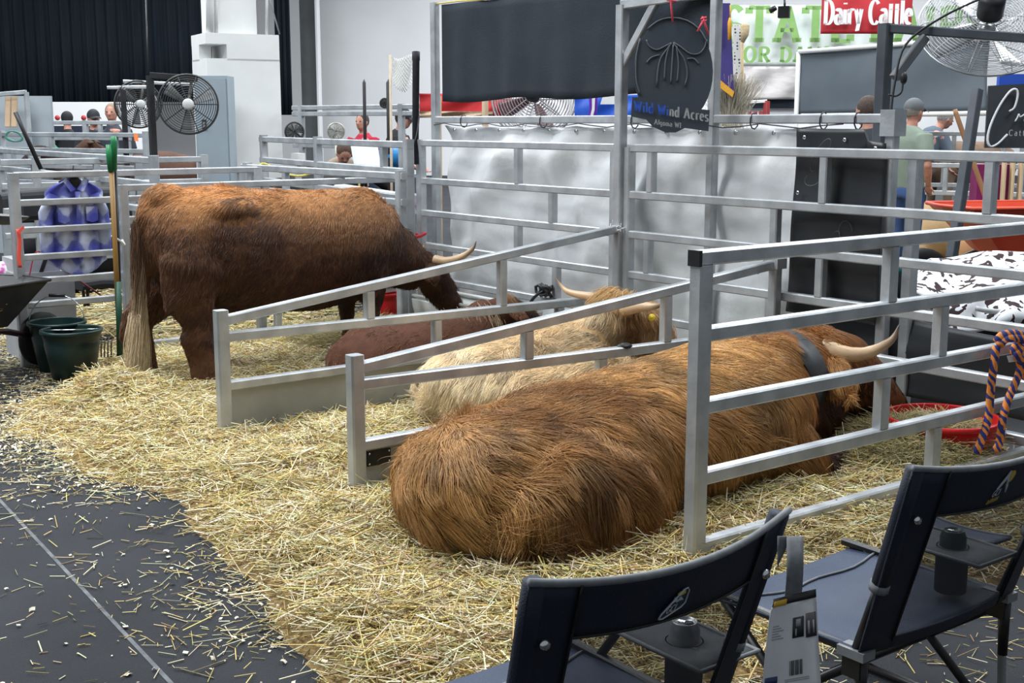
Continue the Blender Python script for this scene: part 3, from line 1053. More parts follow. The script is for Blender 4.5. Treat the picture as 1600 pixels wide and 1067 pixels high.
X, Y = scatter(60000, -10.5, -1.2, .2, 2.7, loose_dens)
X2, Y2 = scatter(7000, -2.7, -1.0, 1.6, 5.2, lambda x, y: .25 + .75 * sst(-x, 2.1, 2.6))
X3, Y3 = scatter(9000, -11.5, -8.2, 2.0, 6.5, lambda x, y: .6 + .3 * vnoise(x, y, 3, 8))
X = np.concatenate([X, X2, X3]); Y = np.concatenate([Y, Y2, Y3])
n = len(X); ang = NR.rand(n) * 6.28
D = np.stack([np.cos(ang), np.sin(ang), NR.normal(size=n) * .03], 1)
V1, F1, T1 = prisms(np.stack([X, Y, .003 + .006 * NR.rand(n)], 1), D, np.clip(NR.lognormal(-3.1, .55, n), .012, .16), .0025 + .0025 * NR.rand(n), straw_cols(n) * .95)
Xf, Yf = scatter(42000, -10.5, -1.4, .2, 2.6, lambda x, y: loose_dens(x, y) * (.30 + .7 * sst(-x, 4.5, 6.5)))
nf = len(Xf)
V2, F2, T2 = flakes(np.stack([Xf, Yf, .003 + .006 * NR.rand(nf)], 1), NR.normal(size=(nf, 3)) * .25 + np.array([0, 0, 1]), .005 + .016 * NR.rand(nf) ** 2,
                    np.array((.74, .66, .50)) * (.7 + .4 * NR.rand(nf, 1)))
lo_ = fast_mesh('loose_straw', [(V1, F1, T1, 0), (V2, F2, T2, 0)], [STRAW], loc=(-5, 1.5, 0))
tag(lo_, 'loose straw stalks and pale wood shavings scattered on the dark floor', 'straw', kind='stuff')


def heap(name, label, c, r, h, n, hay, ln0=-2.2, cat='hay'):
    """a rounded heap of stalks with a matted core"""
    m = MB()
    m.grid(lambda u, v: (c[0] + r[0] * v * math.cos(2 * math.pi * u) * .95, c[1] + r[1] * v * math.sin(2 * math.pi * u) * .95, c[2] + h * .9 * math.cos(v * math.pi / 2) ** .8 - .004), 28, 8)
    V0 = np.array(m.v); F0 = np.array(m.f)
    a = NR.rand(n) * 6.28; q = np.sqrt(NR.rand(n))
    P = np.stack([c[0] + r[0] * q * np.cos(a), c[1] + r[1] * q * np.sin(a), c[2] + h * np.cos(q * 1.5) ** .8 + NR.rand(n) * .02], 1)
    an = NR.rand(n) * 6.28
    D = np.stack([np.cos(an), np.sin(an), NR.normal(size=n) * .3], 1)
    V1, F1, T1 = prisms(P, D, np.clip(NR.lognormal(ln0, .4, n), .03, .3), .0022 + .002 * NR.rand(n), straw_cols(n, hay))
    o = fast_mesh(name, [(V0, F0, None, 0), (V1, F1, T1, 1)], [STRAWBASE, STRAW], loc=tuple(c))
    tag(o, label, cat, kind='stuff')
    return o


heap('hay_heap', 'olive green hay heaped before the ginger cow behind the tall fence', (-3.28, 4.70, .07), (.40, .34), .16, 9000, .75)
heap('hay_heap', 'olive hay heaped in front of the standing cow by the side fence', (-7.6, 4.4, .05), (.42, .5), .13, 6000, .8)
heap('hay_heap', 'thin olive hay lying before the blond cow against the white sheet', (-4.80, 4.98, .03), (.5, .16), .08, 2500, .8)
# ------------------------------------------------------------------ hall shell
def vwall(name, x0, x1, ytop, dep, z0, z1, mat, t=.15, kind='structure'):
    a, b = PD(x0, 300, dep), PD(x1, 300, dep)
    a.z = b.z = 0
    c = (a + b) / 2; c.z = (z0 + z1) / 2
    d = b - a
    m = MB().box(c + FH * t / 2, (d.length, t, z1 - z0), math.atan2(d.y, d.x))
    o = m.build(name, mat)
    if kind: o['kind'] = kind
    return o


M['hallwhite'] = noisy('hall_wall_paint', (.80, .80, .81), (.74, .74, .75), .6, .85)
M['drape'] = noisy('black_drape', (.015, .022, .031), (.021, .029, .039), 2, .85, 0, .2, .3, 90, stretch=(4, 4, .4))
M['curtain'] = noisy('navy_black_cloth', (.020, .027, .037), (.028, .036, .046), 3, .85, 0, .25, .4, 160)
vwall('wall_back', -1500, 3200, 0, 37, 0, 13, M['hallwhite'])
# grey steel column and its lighter flange
m = MB(); c = PD(490, 300, 35); c.z = 0
m.bar(c, c + Vector((0, 0, 12)), .44, .44, .01, up=FH)
o = m.build('column', noisy('grey_column_paint', (.20, .215, .22), (.16, .17, .175), 2, .7)); o['kind'] = 'structure'
m = MB(); c = PD(503, 300, 34.7); c.z = 0
m.bar(c, c + Vector((0, 0, 12)), .07, .5, .01, up=FH)
o = m.build('column_flange', M['hallwhite']); o['kind'] = 'structure'; o.name = 'trim_1'


def drape(name, label, x0, x1, dep, z0, z1, folds, amp, mat, group=None, taper=0):
    a, b = PD(x0, 300, dep), PD(x1, 300, dep)
    def fn(u, v):
        p = a.lerp(b, u)
        s = math.sin(u * folds * 6.28) + .5 * math.sin(u * folds * 2.3 * 6.28 + 1) + .3 * math.sin(u * folds * 5.1 * 6.28 + 2)
        p = p + FH * (amp * s * (.5 + .5 * v))
        return (p.x, p.y, z1 + (z0 - z1) * v)
    o = MB().grid(fn, int(folds * 12), 6, thick=FH * .01).build(name, mat)
    return tag(o, label, 'curtain', group)


drape('hall_curtain', 'huge black pleated curtain hanging high across the top left of the hall', -260, 351, 31, 2.05, 11, 34, .035, M['drape'])
drape('hall_curtain', 'narrow strip of black curtain hanging beside the white column', 437, 461, 33.5, 1.75, 11, 3, .03, M['drape'])

# white boxed column with a shaft above
wc = thing('boxed_column', 'white boxed-in column with a niche and a narrower shaft above it', 'column', PD(388, 300, 14.5) * 1.0)
wc.location.z = 0
a = PD(388, 300, 14.5); a.z = 0
yaw = math.atan2(RT.y, RT.x) + .50
def rp(x, y, z):
    c, s = math.cos(yaw), math.sin(yaw)
    return Vector((a.x + c * x - s * y, a.y + s * x + c * y, z))
W_, D_ = .86, .62
m = MB()
zt = 2.56
m.box(rp(0, .31, zt / 2 - .14), (W_, D_, zt - .28), yaw)
m.box(rp(0, .31, zt - .06), (W_, D_, .12), yaw)
m.box(rp(.12, .31, zt - .21), (W_ - .24, D_, .18), yaw)
m.box(rp(-.36, .45, zt - .21), (.14, D_ - .30, .18), yaw)
m.build('column_box', M['white'], wc)
m = MB(); m.box(rp(-.05, .35, 6.2), (.52, .45, 7.3), yaw)
m.build('column_shaft', M['white'], wc)
for dx_, r in ((-.36, .045), (-.29, .02), (.30, .015)):
    MB().tube([rp(dx_, .05, zt), rp(dx_ + .02, .05, zt + .5), rp(dx_ - .01, .05, zt + 1.2), rp(dx_, .05, 9)], r, 10).build('conduit', M['white'], wc)
MB().tube([rp(.05, -.0, zt + 1.4), rp(.28, -.02, zt + .55), rp(.44, 0, zt + .01)], .010, 6).build('cable', M['alu_dull'], wc)
# grey locker door in front of it
gd = thing('grey_cabinet', 'tall pale grey metal cabinet standing at the left of the white column', 'cabinet', (0, 0, 0))
a2 = PD(335, 300, 13.6); a2.z = 0
gd.location = a2
m = MB(); m.box(a2 + Vector((0, 0, 1.03)) + FH * .2, (.36, .34, 2.06), math.atan2(RT.y, RT.x)); m.build('cabinet_body', noisy('grey_enamel', (.27, .33, .37), (.24, .29, .33), 2, .45), gd)
m = MB(); m.box(a2 + Vector((0, 0, 1.03)) + FH * .018, (.33, .02, 2.0), math.atan2(RT.y, RT.x)); m.build('cabinet_door', noisy('grey_enamel', (.29, .35, .39), (.26, .31, .35), 2, .45), gd)
m = MB(); m.box(a2 + Vector((0, 0, 1.54)) - RT * .08, (.045, .02, .11), math.atan2(RT.y, RT.x)); m.build('latch', M['black'], gd)
m = MB(); m.box(a2 + Vector((0, 0, 1.54)) - RT * .08 - FH * .012, (.025, .01, .06), math.atan2(RT.y, RT.x)); m.build('latch_plate', M['chrome'], gd)

# ------------------------------------------------------------------ farther fence rows
def ppanel(label, x0, y0, x1, y1, z, rails, sp=(), posts=((0, 0), (1, 0)), mat='alu_dull', group=None, dep=None, name='pen_fence_panel'):
    if dep:
        A, B = PD(x0, y0, dep[0]), PD(x1, y1, dep[1])
    else:
        A, B = G(x0, y0, z), G(x1, y1, z)
    return panel(name, label, (A.x, A.y), (B.x, B.y), [(r, r) for r in rails], sp, [(t, z + .02) for t, _ in posts], mat, .05, .05, .065, group=group)


ppanel('grey pen fence running behind the checked shirt, second from the front', 0, 250, 318, 245, 1.27, [1.25, 1.06, .86, .66, .46, .25], [(.1, 1, 2), (.45, 0, 1), (.62, 1, 2), (.8, 2, 3)], [(.16, 0), (.66, 0), (1, 0)])
ppanel('grey pen fence slanting down to the right behind the shovel handle', 0, 232, 240, 247, 1.30, [1.28, 1.1, .9, .7], [(.3, 0, 1), (.7, 1, 2)], [(0, 0), (1, 0)])
ppanel('grey pen fence at the far left in front of the men', 2, 207, 228, 209, 1.45, [1.43, 1.26, 1.08, .9, .7, .5], [(.08, 1, 2), (.36, 0, 1), (.56, 1, 2), (.8, 0, 1)], [(0, 0), (1, 0)], dep=(14.2, 13.2))
ppanel('tall grey pen fence below the two men at far left', 50, 191, 203, 192, 1.57, [1.56, 1.36, 1.16, .95, .7], [(.1, 0, 2), (.55, 1, 2), (.7, 0, 1)], [(.02, 0), (.55, 0), (.97, 0)], dep=(16.2, 15.8))
ppanel('aluminium pen fence with a sheet of paper hanging from it, right of the white column', 408, 214, 641, 222, 1.43, [1.41, 1.22, 1.03, .84, .62, .4], [(.30, 1, 2), (.86, 0, 1)], [(.02, 0), (.45, 0), (.99, 0)])
ppanel('aluminium fence draped with a yellow rope', 380, 257, 632, 271, 1.22, [1.20, 1.02, .82, .62], [(.3, 0, 1), (.75, 1, 2)], [(.03, 0), (.98, 0)])
ppanel('far pipe rail with twin bars in front of the red-shirted man', 458, 168, 655, 170, 1.74, [1.73, 1.66, 1.30, 1.0], [], [(.07, 0), (.87, 0)], dep=(14.5, 13.2))
ppanel('low pen fence behind the standing cow near the corner post', 470, 352, 640, 356, .90, [.88, .70, .5, .3], [(.5, 0, 1)], [(1, 0)], dep=(10.9, 10.4))
# show pens behind the white sheet, at the right
ppanel('grey fence in the middle distance before the leaning grey-haired man', 1405, 206, 1600, 207, 1.45, [1.43, 1.12, .82, .55], [(.12, 0, 1), (.45, 0, 1), (.85, 0, 1), (.38, 1, 2), (.75, 1, 2)], [(0, 0), (1, 0)], dep=(15, 14.6))
ppanel('lower grey fence behind the tan cow', 1420, 262, 1620, 268, 1.12, [1.10, .80], [(.3, 0, 1), (.55, 0, 1)], [(0, 0), (1, 0)], dep=(13.8, 13.2))

# ------------------------------------------------------------------ drive-through frame, curtain, sheet, mats at the back fence
fr = thing('sign_frame', 'tall aluminium post with a top beam and corner brace carrying the dark cow sign', 'frame', (-5.67, YB - .03, 0))
pt = Vector((-5.67, YB - .03, 0)); e = PD(1222, 4, 6.75); top = PD(961, 12, 7.55).z
m = MB().bar(pt, (pt.x, pt.y, top), .062, .062, up=(e - pt)); m.build('post', M['alu'], fr)
bd_ = Vector((e.x, e.y, top + .06))
MB().bar((pt.x, pt.y, top), bd_, .055, .055).build('beam', M['alu'], fr)
d = (bd_ - Vector((pt.x, pt.y, top))).normalized()
MB().bar(Vector((pt.x, pt.y, top - .36)), Vector((pt.x, pt.y, top)) + d * .24, .045, .045).build('brace', M['alu'], fr)
for k in range(5):
    an = k * 1.3
    P = [Vector((pt.x + .055 * math.cos(an + t), pt.y + .055 * math.sin(an + t), .93 + .02 * math.sin(3 * t + k))) for t in (0, .8, 1.6, 2.4, 3.2)]
    MB().tube(P + [P[-1] + Vector((.03, -.03, .05))], .0035, 5).build('cable_tie', principled('white_nylon', (.7, .7, .7), .4), fr)

# white vinyl sheet
M['vinyl'] = noisy('white_vinyl_sheet', (.84, .86, .87), (.66, .68, .69), 2.2, .32, 0, .5, .9, 7, detail=7)
def sheet_fn(u, v):
    x = -7.86 + u * (7.86 - 4.36)
    z = 1.545 - v * 1.50
    s = u * 12
    y = YB + .17 + .018 * math.sin(s * 2.1 + 2 * v) * (1 - .4 * v) + .022 * math.sin(s * 1.3 + v * 5) + .016 * math.sin(v * 13 + s * .8) + .012 * math.sin(s * 6 + v * 4 + 2 * math.sin(v * 7)) + .016 * abs(math.sin(s * 1.7 + v * 6 + 1.5 * math.sin(s))) + .012 * math.sin(v * 21 + s * 2.3 + 2 * math.sin(s * .9)) + .014 * math.sin(v * 9 + s * 3.1 + 3 * math.sin(v * 4))
    z += -.012 * abs(math.sin(u * math.pi * 9)) * (1 - v)
    # the right edge curls away towards the bottom
    x -= .10 * max(0, u - .9) * 10 * (v ** 1.5)
    y -= .02 * max(0, u - .93) * 14 * math.sin(v * 3)
    return (x, y, z)
ws = thing('vinyl_sheet', 'crinkled white vinyl sheet tied along a rail behind the back fence', 'sheet', (-6.1, YB + .17, .03))
MB().grid(sheet_fn, 150, 56, thick=(0, .004, 0)).build('sheet', M['vinyl'], ws)
for k in range(12):
    x = -7.7 + k * .28
    MB().lathe([(.006, .002), (.013, .002), (.013, -.002), (.006, -.002)], (x, YB + .145, 1.51), (0, -1, 0), 12).build('grommet', M['chrome'], ws)
hr = thing('support_rail', 'long silver rail from which the white sheet and black mat hang', 'rail', (-7.9, YB + .13, 0))
MB().bar((-7.92, YB + .13, 1.585), (-3.84, YB + .13, 1.585), .05).build('rail', M['alu'], hr)
for x, z1 in ((-7.92, 2.44), (-5.06, 2.25), (-3.84, 1.60)):
    MB().bar((x, YB + .13, 0), (x, YB + .13, z1), .055).build('post', M['alu'], hr)
m = MB().bar((-3.84, YB + .13, 1.50), (-3.84, YB + .13, 1.63), .095); m.build('rail_bracket', M['alu_dull'], hr)
for x in (-7.55, -6.62, -5.72, -4.75, -4.27, -4.05):
    P = [Vector((x, YB + .13 + .034 * math.cos(t), 1.575 + .045 * math.sin(t))) for t in [i * .7 for i in range(10)]]
    MB().tube(P, .004, 5).build('black_tie', M['black'], hr)
P = [Vector((-7.9 + i * .14, YB + .10, 1.548 + .012 * math.sin(i * 1.7))) for i in range(28)]
MB().tube(P, .0035, 5).build('lashing_cord', M['black'], hr)

# navy-black curtain above
def cur_fn(u, v):
    x = -7.84 + u * 2.80
    z = 2.42 - .05 * u - v * (.70 - .06 * u)
    y = YB + .13 + .02 * math.sin(u * 9) * v + .010 * math.sin(u * 31 + 1) + .008 * math.sin(u * 57) * v
    return (x, y, z - .012 * math.sin(u * 14) * v)
cu = MB().grid(cur_fn, 110, 12, thick=(0, .006, 0)).build('stall_curtain', M['curtain'])
tag(cu, 'dark navy cloth curtain strung high above the white sheet', 'curtain')
P = [Vector((-7.92 + i * .3, YB + .13, 2.43 - .0055 * i + .004 * math.sin(i * 2))) for i in range(11)]
o = MB().tube(P, .006, 6).build('top_rope', noisy('yellow_rope', (.62, .48, .10), (.5, .38, .07), 60, .7)); tag(o, 'thin yellow cord strung along the top hem of the navy curtain', 'cord')

# black mats right of the sheet
def mat_fn(u, v):
    x = -4.40 + u * .56 - .03 * v * (1 - u) 
    z = 1.535 - v * .98 + (.07 * u * -1 if u > .8 and v < .1 else 0)
    y = YB + .07 + .012 * math.sin(u * 7 + v * 3) + .008 * math.sin(v * 9)
    return (x, y, z)
bm_ = thing('black_mat', 'black rubber mat with silver eyelets and faint grey scrawls hanging right of the white sheet', 'mat', (-4.1, YB + .07, .55))
MB().grid(mat_fn, 24, 40, thick=(0, .006, 0)).build('mat_sheet', noisy('black_vinyl', (.014, .016, .019), (.022, .025, .029), 3, .42, 0, .5), bm_)
for x, z in ((-4.33, 1.49), (-4.07, 1.48), (-4.36, 1.20), (-4.36, .92), (-3.88, 1.44)):
    MB().lathe([(.004, .001), (.011, .001), (.011, -.002), (.004, -.002)], (x, YB + .052, z), (0, -1, 0), 12).build('eyelet', M['chrome'], bm_)
GREYINK = principled('grey_ink', (.10, .11, .12), .6)
def loop2d(cx, cz, rx, rz, a0, a1, tilt, n=22):
    o = []
    for i in range(n):
        t = a0 + (a1 - a0) * i / (n - 1)
        x, z = rx * math.cos(t), rz * math.sin(t)
        o.append((cx + x * math.cos(tilt) - z * math.sin(tilt), cz + x * math.sin(tilt) + z * math.cos(tilt)))
    return o
for (cx, cz, rx, rz, a0, a1, t) in ((-4.22, 1.40, .035, .10, .2, 5.2, -.6), (-4.26, 1.28, .06, .035, 2.2, 5.9, .4), (-4.12, .90, .05, .12, 1.2, 5.0, -.3), (-4.04, 1.02, .04, .05, 0, 4.2, 0)):
    MB().tube([(x, YB + .054, z) for x, z in loop2d(cx, cz, rx, rz, a0, a1, t)], .0022, 4).build('scrawl', GREYINK, bm_)
# lower dark tarps right of it
def lowt(u, v):
    return (-4.36 + u * 2.0, YB + .20 + .02 * math.sin(u * 11 + v * 2) + .012 * math.sin(v * 8 + u * 5), .62 - .10 * u - v * (.42 - .08 * u))
o = MB().grid(lowt, 50, 14, thick=(0, .005, 0)).build('dark_tarp', noisy('black_tarp', (.018, .021, .026), (.028, .032, .038), 2, .45, 0, .5, .2, 12))
tag(o, 'low rumpled black tarp fixed behind the back fence at right', 'tarp')
t_ = thing('silver_post', 'square silver post standing right of the black mat', 'post', (-3.76, YB + .13, 0))
MB().bar((-3.745, YB + .2, 0), (-3.745, YB + .2, 1.40), .06).build('post_tube', M['alu_dull'], t_)

# ------------------------------------------------------------------ lettering
def arc(cx, cy, rx, ry, a0, a1, n=14):
    return [(cx + rx * math.cos(math.radians(a0 + (a1 - a0) * i / n)), cy + ry * math.sin(math.radians(a0 + (a1 - a0) * i / n))) for i in range(n + 1)]


GL = {  # width, strokes, serifs (x, y, half width)
    'D': (.72, [[(.16, 0), (.16, 1)], [(.16, 1)] + arc(.30, .5, .34, .5, 90, -90) + [(.16, 0)]], [(.16, 0, .14), (.16, 1, .14)]),
    'O': (.76, [arc(.38, .5, .30, .5, 0, 360, 24)], []),
    'C': (.70, [arc(.40, .5, .32, .5, 45, 315, 20)], [(.63, .84, .0)]),
    'S': (.60, [arc(.30, .74, .22, .25, 30, 270, 12) + arc(.30, .25, .24, .25, 90, -150, 12)], []),
    'T': (.70, [[(.35, 0), (.35, 1)], [(.04, .97), (.66, .97)], [(.05, .97), (.05, .80)], [(.65, .97), (.65, .80)]], [(.35, 0, .15)]),
    'A': (.78, [[(.10, 0), (.39, 1)], [(.39, 1), (.68, 0)], [(.20, .34), (.58, .34)]], [(.10, 0, .13), (.68, 0, .13)]),
    'E': (.66, [[(.16, 0), (.16, 1)], [(.16, .97), (.58, .97)], [(.16, .52), (.45, .52)], [(.16, .03), (.60, .03)], [(.58, .97), (.58, .78)], [(.60, .03), (.60, .22)]], [(.16, 0, .12), (.16, 1, .12)]),
    'F': (.64, [[(.16, 0), (.16, 1)], [(.16, .97), (.58, .97)], [(.16, .50), (.45, .50)], [(.58, .97), (.58, .75)]], [(.16, 0, .15), (.16, 1, .12)]),
    'R': (.76, [[(.16, 0), (.16, 1)], [(.16, .97)] + arc(.38, .74, .22, .23, 90, -90, 10) + [(.16, .51)], [(.36, .5), (.62, 0)]], [(.16, 0, .14), (.64, 0, .11)]),
    'Y': (.74, [[(.37, 0), (.37, .46)], [(.08, 1), (.37, .44)], [(.66, 1), (.37, .44)]], [(.37, 0, .15), (.08, 1, .12), (.66, 1, .12)]),
    'I': (.34, [[(.17, 0), (.17, 1)]], [(.17, 0, .14), (.17, 1, .14)]),
    'W': (1.0, [[(.10, 1), (.30, 0)], [(.30, 0), (.50, .9)], [(.50, .9), (.70, 0)], [(.70, 0), (.90, 1)]], [(.10, 1, .10), (.90, 1, .10)]),
    'a': (.52, [arc(.24, .20, .17, .20, 0, 360, 14), [(.42, 0), (.42, .45)], arc(.26, .45, .16, .20, 0, 150, 8)], []),
    'i': (.26, [[(.13, 0), (.13, .62)], [(.13, .84), (.13, .90)]], [(.13, 0, .09)]),
    'r': (.42, [[(.12, 0), (.12, .64)], arc(.30, .44, .17, .20, 170, 50, 6)], [(.12, 0, .09)]),
    'y': (.52, [[(.08, .64), (.27, .02)], [(.46, .64), (.22, -.24), (.08, -.26)]], [(.08, .64, .07), (.46, .64, .07)]),
    't': (.36, [[(.16, .86), (.16, .14)] + arc(.26, .14, .10, .14, 180, 300, 6), [(.03, .62), (.32, .62)]], []),
    'l': (.26, [[(.13, 0), (.13, 1)]], [(.13, 0, .09)]),
    'e': (.52, [[(.09, .36), (.44, .36)] + arc(.26, .33, .18, .32, 10, 310, 16)], []),
    'n': (.56, [[(.12, 0), (.12, .64)], arc(.28, .42, .16, .22, 170, 0, 8) + [(.44, 0)]], [(.12, 0, .08), (.44, 0, .08)]),
    'd': (.56, [arc(.24, .32, .17, .32, 0, 360, 16), [(.44, 0), (.44, 1)]], []),
    'c': (.48, [arc(.26, .32, .18, .32, 50, 310, 14)], []),
    's': (.44, [arc(.22, .47, .14, .16, 30, 270, 8) + arc(.22, .16, .15, .16, 90, -150, 8)], []),
    'o': (.52, [arc(.26, .32, .18, .32, 0, 360, 16)], []),
    'g': (.54, [arc(.24, .34, .17, .28, 0, 360, 16), [(.42, .62), (.42, -.10)] + arc(.26, -.10, .16, .15, 0, -150, 8)], []),
    'm': (.82, [[(.12, 0), (.12, .64)], arc(.25, .42, .15, .22, 170, 0, 8) + [(.40, 0)], arc(.54, .42, .15, .22, 170, 0, 8) + [(.69, 0)]], []),
    'G': (.76, [arc(.40, .5, .32, .5, 45, 350, 20) + [(.48, .45)]], []),
    'U': (.74, [[(.10, 1)] + arc(.37, .3, .27, .3, 180, 360, 12) + [(.64, 1)]], []),
    ' ': (.34, [], []),
}


def write(text, org, ux, uy, h, mat, parent, thick=.16, thin=.07, sq=1.0, gap=.05, lift=None, serif=True, slant=0.0):
    """raised flat letters, one object per letter; org lower-left, ux/uy unit axes, h cap height"""
    org, ux, uy = Vector(org), Vector(ux).normalized(), Vector(uy).normalized()
    nr = ux.cross(uy).normalized()
    lift = nr * (lift or h * .012)
    x = 0.0
    for ch in text:
        w, st, se = GL[ch]
        if st:
            m = MB()
            def pt(p): return org + ux * ((x + p[0] * sq + p[1] * slant) * h) + uy * (p[1] * h)
            for s in st:
                L_, R2 = [], []
                n = len(s)
                for i, p in enumerate(s):
                    q0, q1 = s[max(i - 1, 0)], s[min(i + 1, n - 1)]
                    if s[0] == s[-1] or (abs(s[0][0] - s[-1][0]) < 1e-6 and abs(s[0][1] - s[-1][1]) < 1e-6):
                        q0 = s[i - 1] if i > 0 else s[-2]
                        q1 = s[i + 1] if i < n - 1 else s[1]
                    dx, dy = (q1[0] - q0[0]) * sq, q1[1] - q0[1]
                    l = math.hypot(dx, dy) or 1
                    dx, dy = dx / l, dy / l
                    wd = (thin + (thick - thin) * abs(dy) ** 1.5) / 2
                    L_.append((p[0] + -dy * wd / sq, p[1] + dx * wd)); R2.append((p[0] + dy * wd / sq, p[1] - dx * wd))
                vs = [pt(p) for p in L_] + [pt(p) for p in R2]
                k = len(vs)
                vs2 = [v + lift for v in vs]
                fs = [(i + k, i + 1 + k, n + i + 1 + k, n + i + k) for i in range(n - 1)]
                fs += [(i, i + 1, i + 1 + k, i + k) for i in range(n - 1)] + [(n + i + 1, n + i, n + i + k, n + i + 1 + k) for i in range(n - 1)]
                fs += [(0, k, n + k, n), (n - 1, 2 * n - 1, 2 * n - 1 + k, n - 1 + k)]
                m.add(vs + vs2, fs)
            if serif:
                for sx, sy, hw in se:
                    if hw:
                        y0 = sy - .0 if sy < .5 else sy - thin
                        q = [pt((sx - hw, y0)), pt((sx + hw, y0)), pt((sx + hw, y0 + thin)), pt((sx - hw, y0 + thin))]
                        m.poly(q, lift)
            m.build('letter', mat, parent, fix=False)
        x += w * sq + gap
    return x * h


def cloth(x0, y0, x1, y1, dep, dep2=None, amp=.01, folds=3, thick=.006, skew=0, nu=40, nv=12):
    """banner hanging in the hall, its corners at pixels (x0,y0)-(x1,y1) at the given distance"""
    dep2 = dep2 or dep
    a, b, c = PD(x0, y0, dep), PD(x1, y0 + skew, dep2), PD(x0, y1, dep)
    ux = b - a; h = c.z - a.z
    def fn(u, v):
        p = a + ux * u + Vector((0, 0, h * v)) + FH * (amp * math.sin(u * folds * 6.28 + v * 2) + amp * .5 * math.sin(v * 7 + u * folds * 4))
        return p
    return MB().grid(fn, nu, nv, thick=FH * thick), a, ux, h


# state fair banner
GRN = noisy('green_print', (.15, .29, .085), (.19, .33, .11), 3, .7)
sb = thing('white_banner', 'white banner with big green slab letters hanging far behind the purple banner', 'banner', PD(1290, 160, 22))
m, a, ux, h = cloth(1143, 8, 1412, 103, 22, amp=.02)
m.build('banner_cloth', noisy('white_banner_cloth', (.62, .66, .64), (.52, .57, .55), 3, .7), sb)
u = ux.normalized()
write('STATE FAIRS', PD(1130, 66, 21.93), u, (0, 0, 1), 54 * 22 / 1940, GRN, sb, thick=.22, thin=.12, sq=1.0, gap=.07)
write('FOR DAYS', PD(1142, 97, 21.93), u, (0, 0, 1), 23 * 22 / 1940, GRN, sb, thick=.25, thin=.15, sq=1.15, gap=.10)
m, a, ux, h = cloth(1143, 104, 1252, 155, 22, amp=.03, folds=2)
tag(m.build('grey_cloth_backdrop', noisy('washed_pink_grey_cloth', (.50, .47, .46), (.38, .36, .36), 3, .8, stretch=(1, 1, 4), bump=.2)), 'pale pinkish grey cloth hanging under the green lettered banner', 'cloth')
m, a, ux, h = cloth(1120, 154, 1252, 169, 22.2, amp=.0)
tag(m.build('dark_valance', M['drape']), 'narrow dark valance strip below the pinkish grey cloth', 'valance')
o = vwall('white_booth_wall', 1100, 1260, 0, 22.6, .2, 1.82, M['hallwhite'], .1, None); tag(o, 'low white booth wall far behind the dark cow sign', 'booth')
# dairy cattle banner
db = thing('red_banner', 'red banner reading Dairy Cattle in white letters', 'banner', PD(1356, 52, 17))
m, a, ux, h = cloth(1285, -12, 1427, 52, 17, amp=.01)
m.build('banner_cloth', noisy('red_cloth', (.55, .035, .045), (.44, .025, .035), 3, .6), db)
write('Dairy Cattle', PD(1286, 38, 16.95), ux, (0, 0, 1), 36 * 17 / 1940, principled('white_print', (.82, .82, .82), .6), db, thick=.17, thin=.055, sq=.63, gap=.035)
# grey booth backdrop with white pipe
m, a, ux, h = cloth(1250, 82, 1548, 179, 15.5, 13.5, amp=.03, folds=1.2, skew=-20)
tag(m.build('grey_booth_drape', noisy('slate_cloth', (.085, .105, .125), (.11, .13, .15), 1.5, .8, 0, .3, .3, 6)), 'slate grey cloth backdrop hung from a white pipe behind the capped man', 'backdrop')
t_ = thing('booth_pipe_frame', 'thin white pipe frame holding the slate grey backdrop', 'frame', PD(1250, 300, 15.5))
for q in ((PD(1248, 81, 15.5), PD(1560, 58, 13.4)), (PD(1248, 81, 15.5), Vector((*PD(1248, 81, 15.5)[:2], 0))), (PD(1252, 181, 15.4), PD(1600, 176, 13.2))):
    MB().tube(q, .028, 8).build('pipe', M['white'], t_)
# red barn booth detail
t_ = thing('red_barn_sign', 'small white and dark red slatted stand behind the dried grass', 'stand', PD(1185, 175, 20))
for k in range(4):
    MB().bar(PD(1162 + k * 9, 174, 20), PD(1162 + k * 9, 186, 20), .05).build('slat', principled('dark_red', (.25, .03, .03), .6), t_)
MB().bar(PD(1160, 160, 20), PD(1198, 158, 20), .05).build('top_board', M['white'], t_)
MB().bar(PD(1198, 158, 20), PD(1197, 190, 20), .08).build('red_post', principled('dark_red', (.25, .03, .03), .6), t_)

# purple banner, gold fringe, tassel
PUR = noisy('purple_velvet', (.035, .025, .14), (.055, .035, .19), 4, .7)
pb_ = thing('purple_banner', 'long purple banner with gold fringed points hanging behind the dark sign', 'banner', PD(1132, 150, 9.6))
q = [PD(1119, 5, 9.6), PD(1141, 5, 9.6), PD(1147, 144, 9.6), PD(1125, 126, 9.6), PD(1119, 140, 9.6)]
MB().poly(q, FH * .01).build('banner_cloth', PUR, pb_)
GOLD = noisy('gold_fringe', (.72, .36, .03), (.60, .28, .02), 60, .6)
q = [PD(1125, 125, 9.58), PD(1147, 143, 9.58), PD(1144, 152, 9.58), PD(1126, 138, 9.58), PD(1116, 152, 9.58), PD(1118, 141, 9.58)]
MB().poly(q, FH * -.01).build('fringe', GOLD, pb_)
m = MB(); m.tube([PD(1141, 8, 9.55), PD(1141, 30, 9.55)], .005, 6); m.tube([PD(1140.5, 28, 9.55), PD(1140, 36, 9.55), PD(1140, 62, 9.55)], [.008, .016, .014], 8)
m.build('gold_tassel', GOLD, pb_)
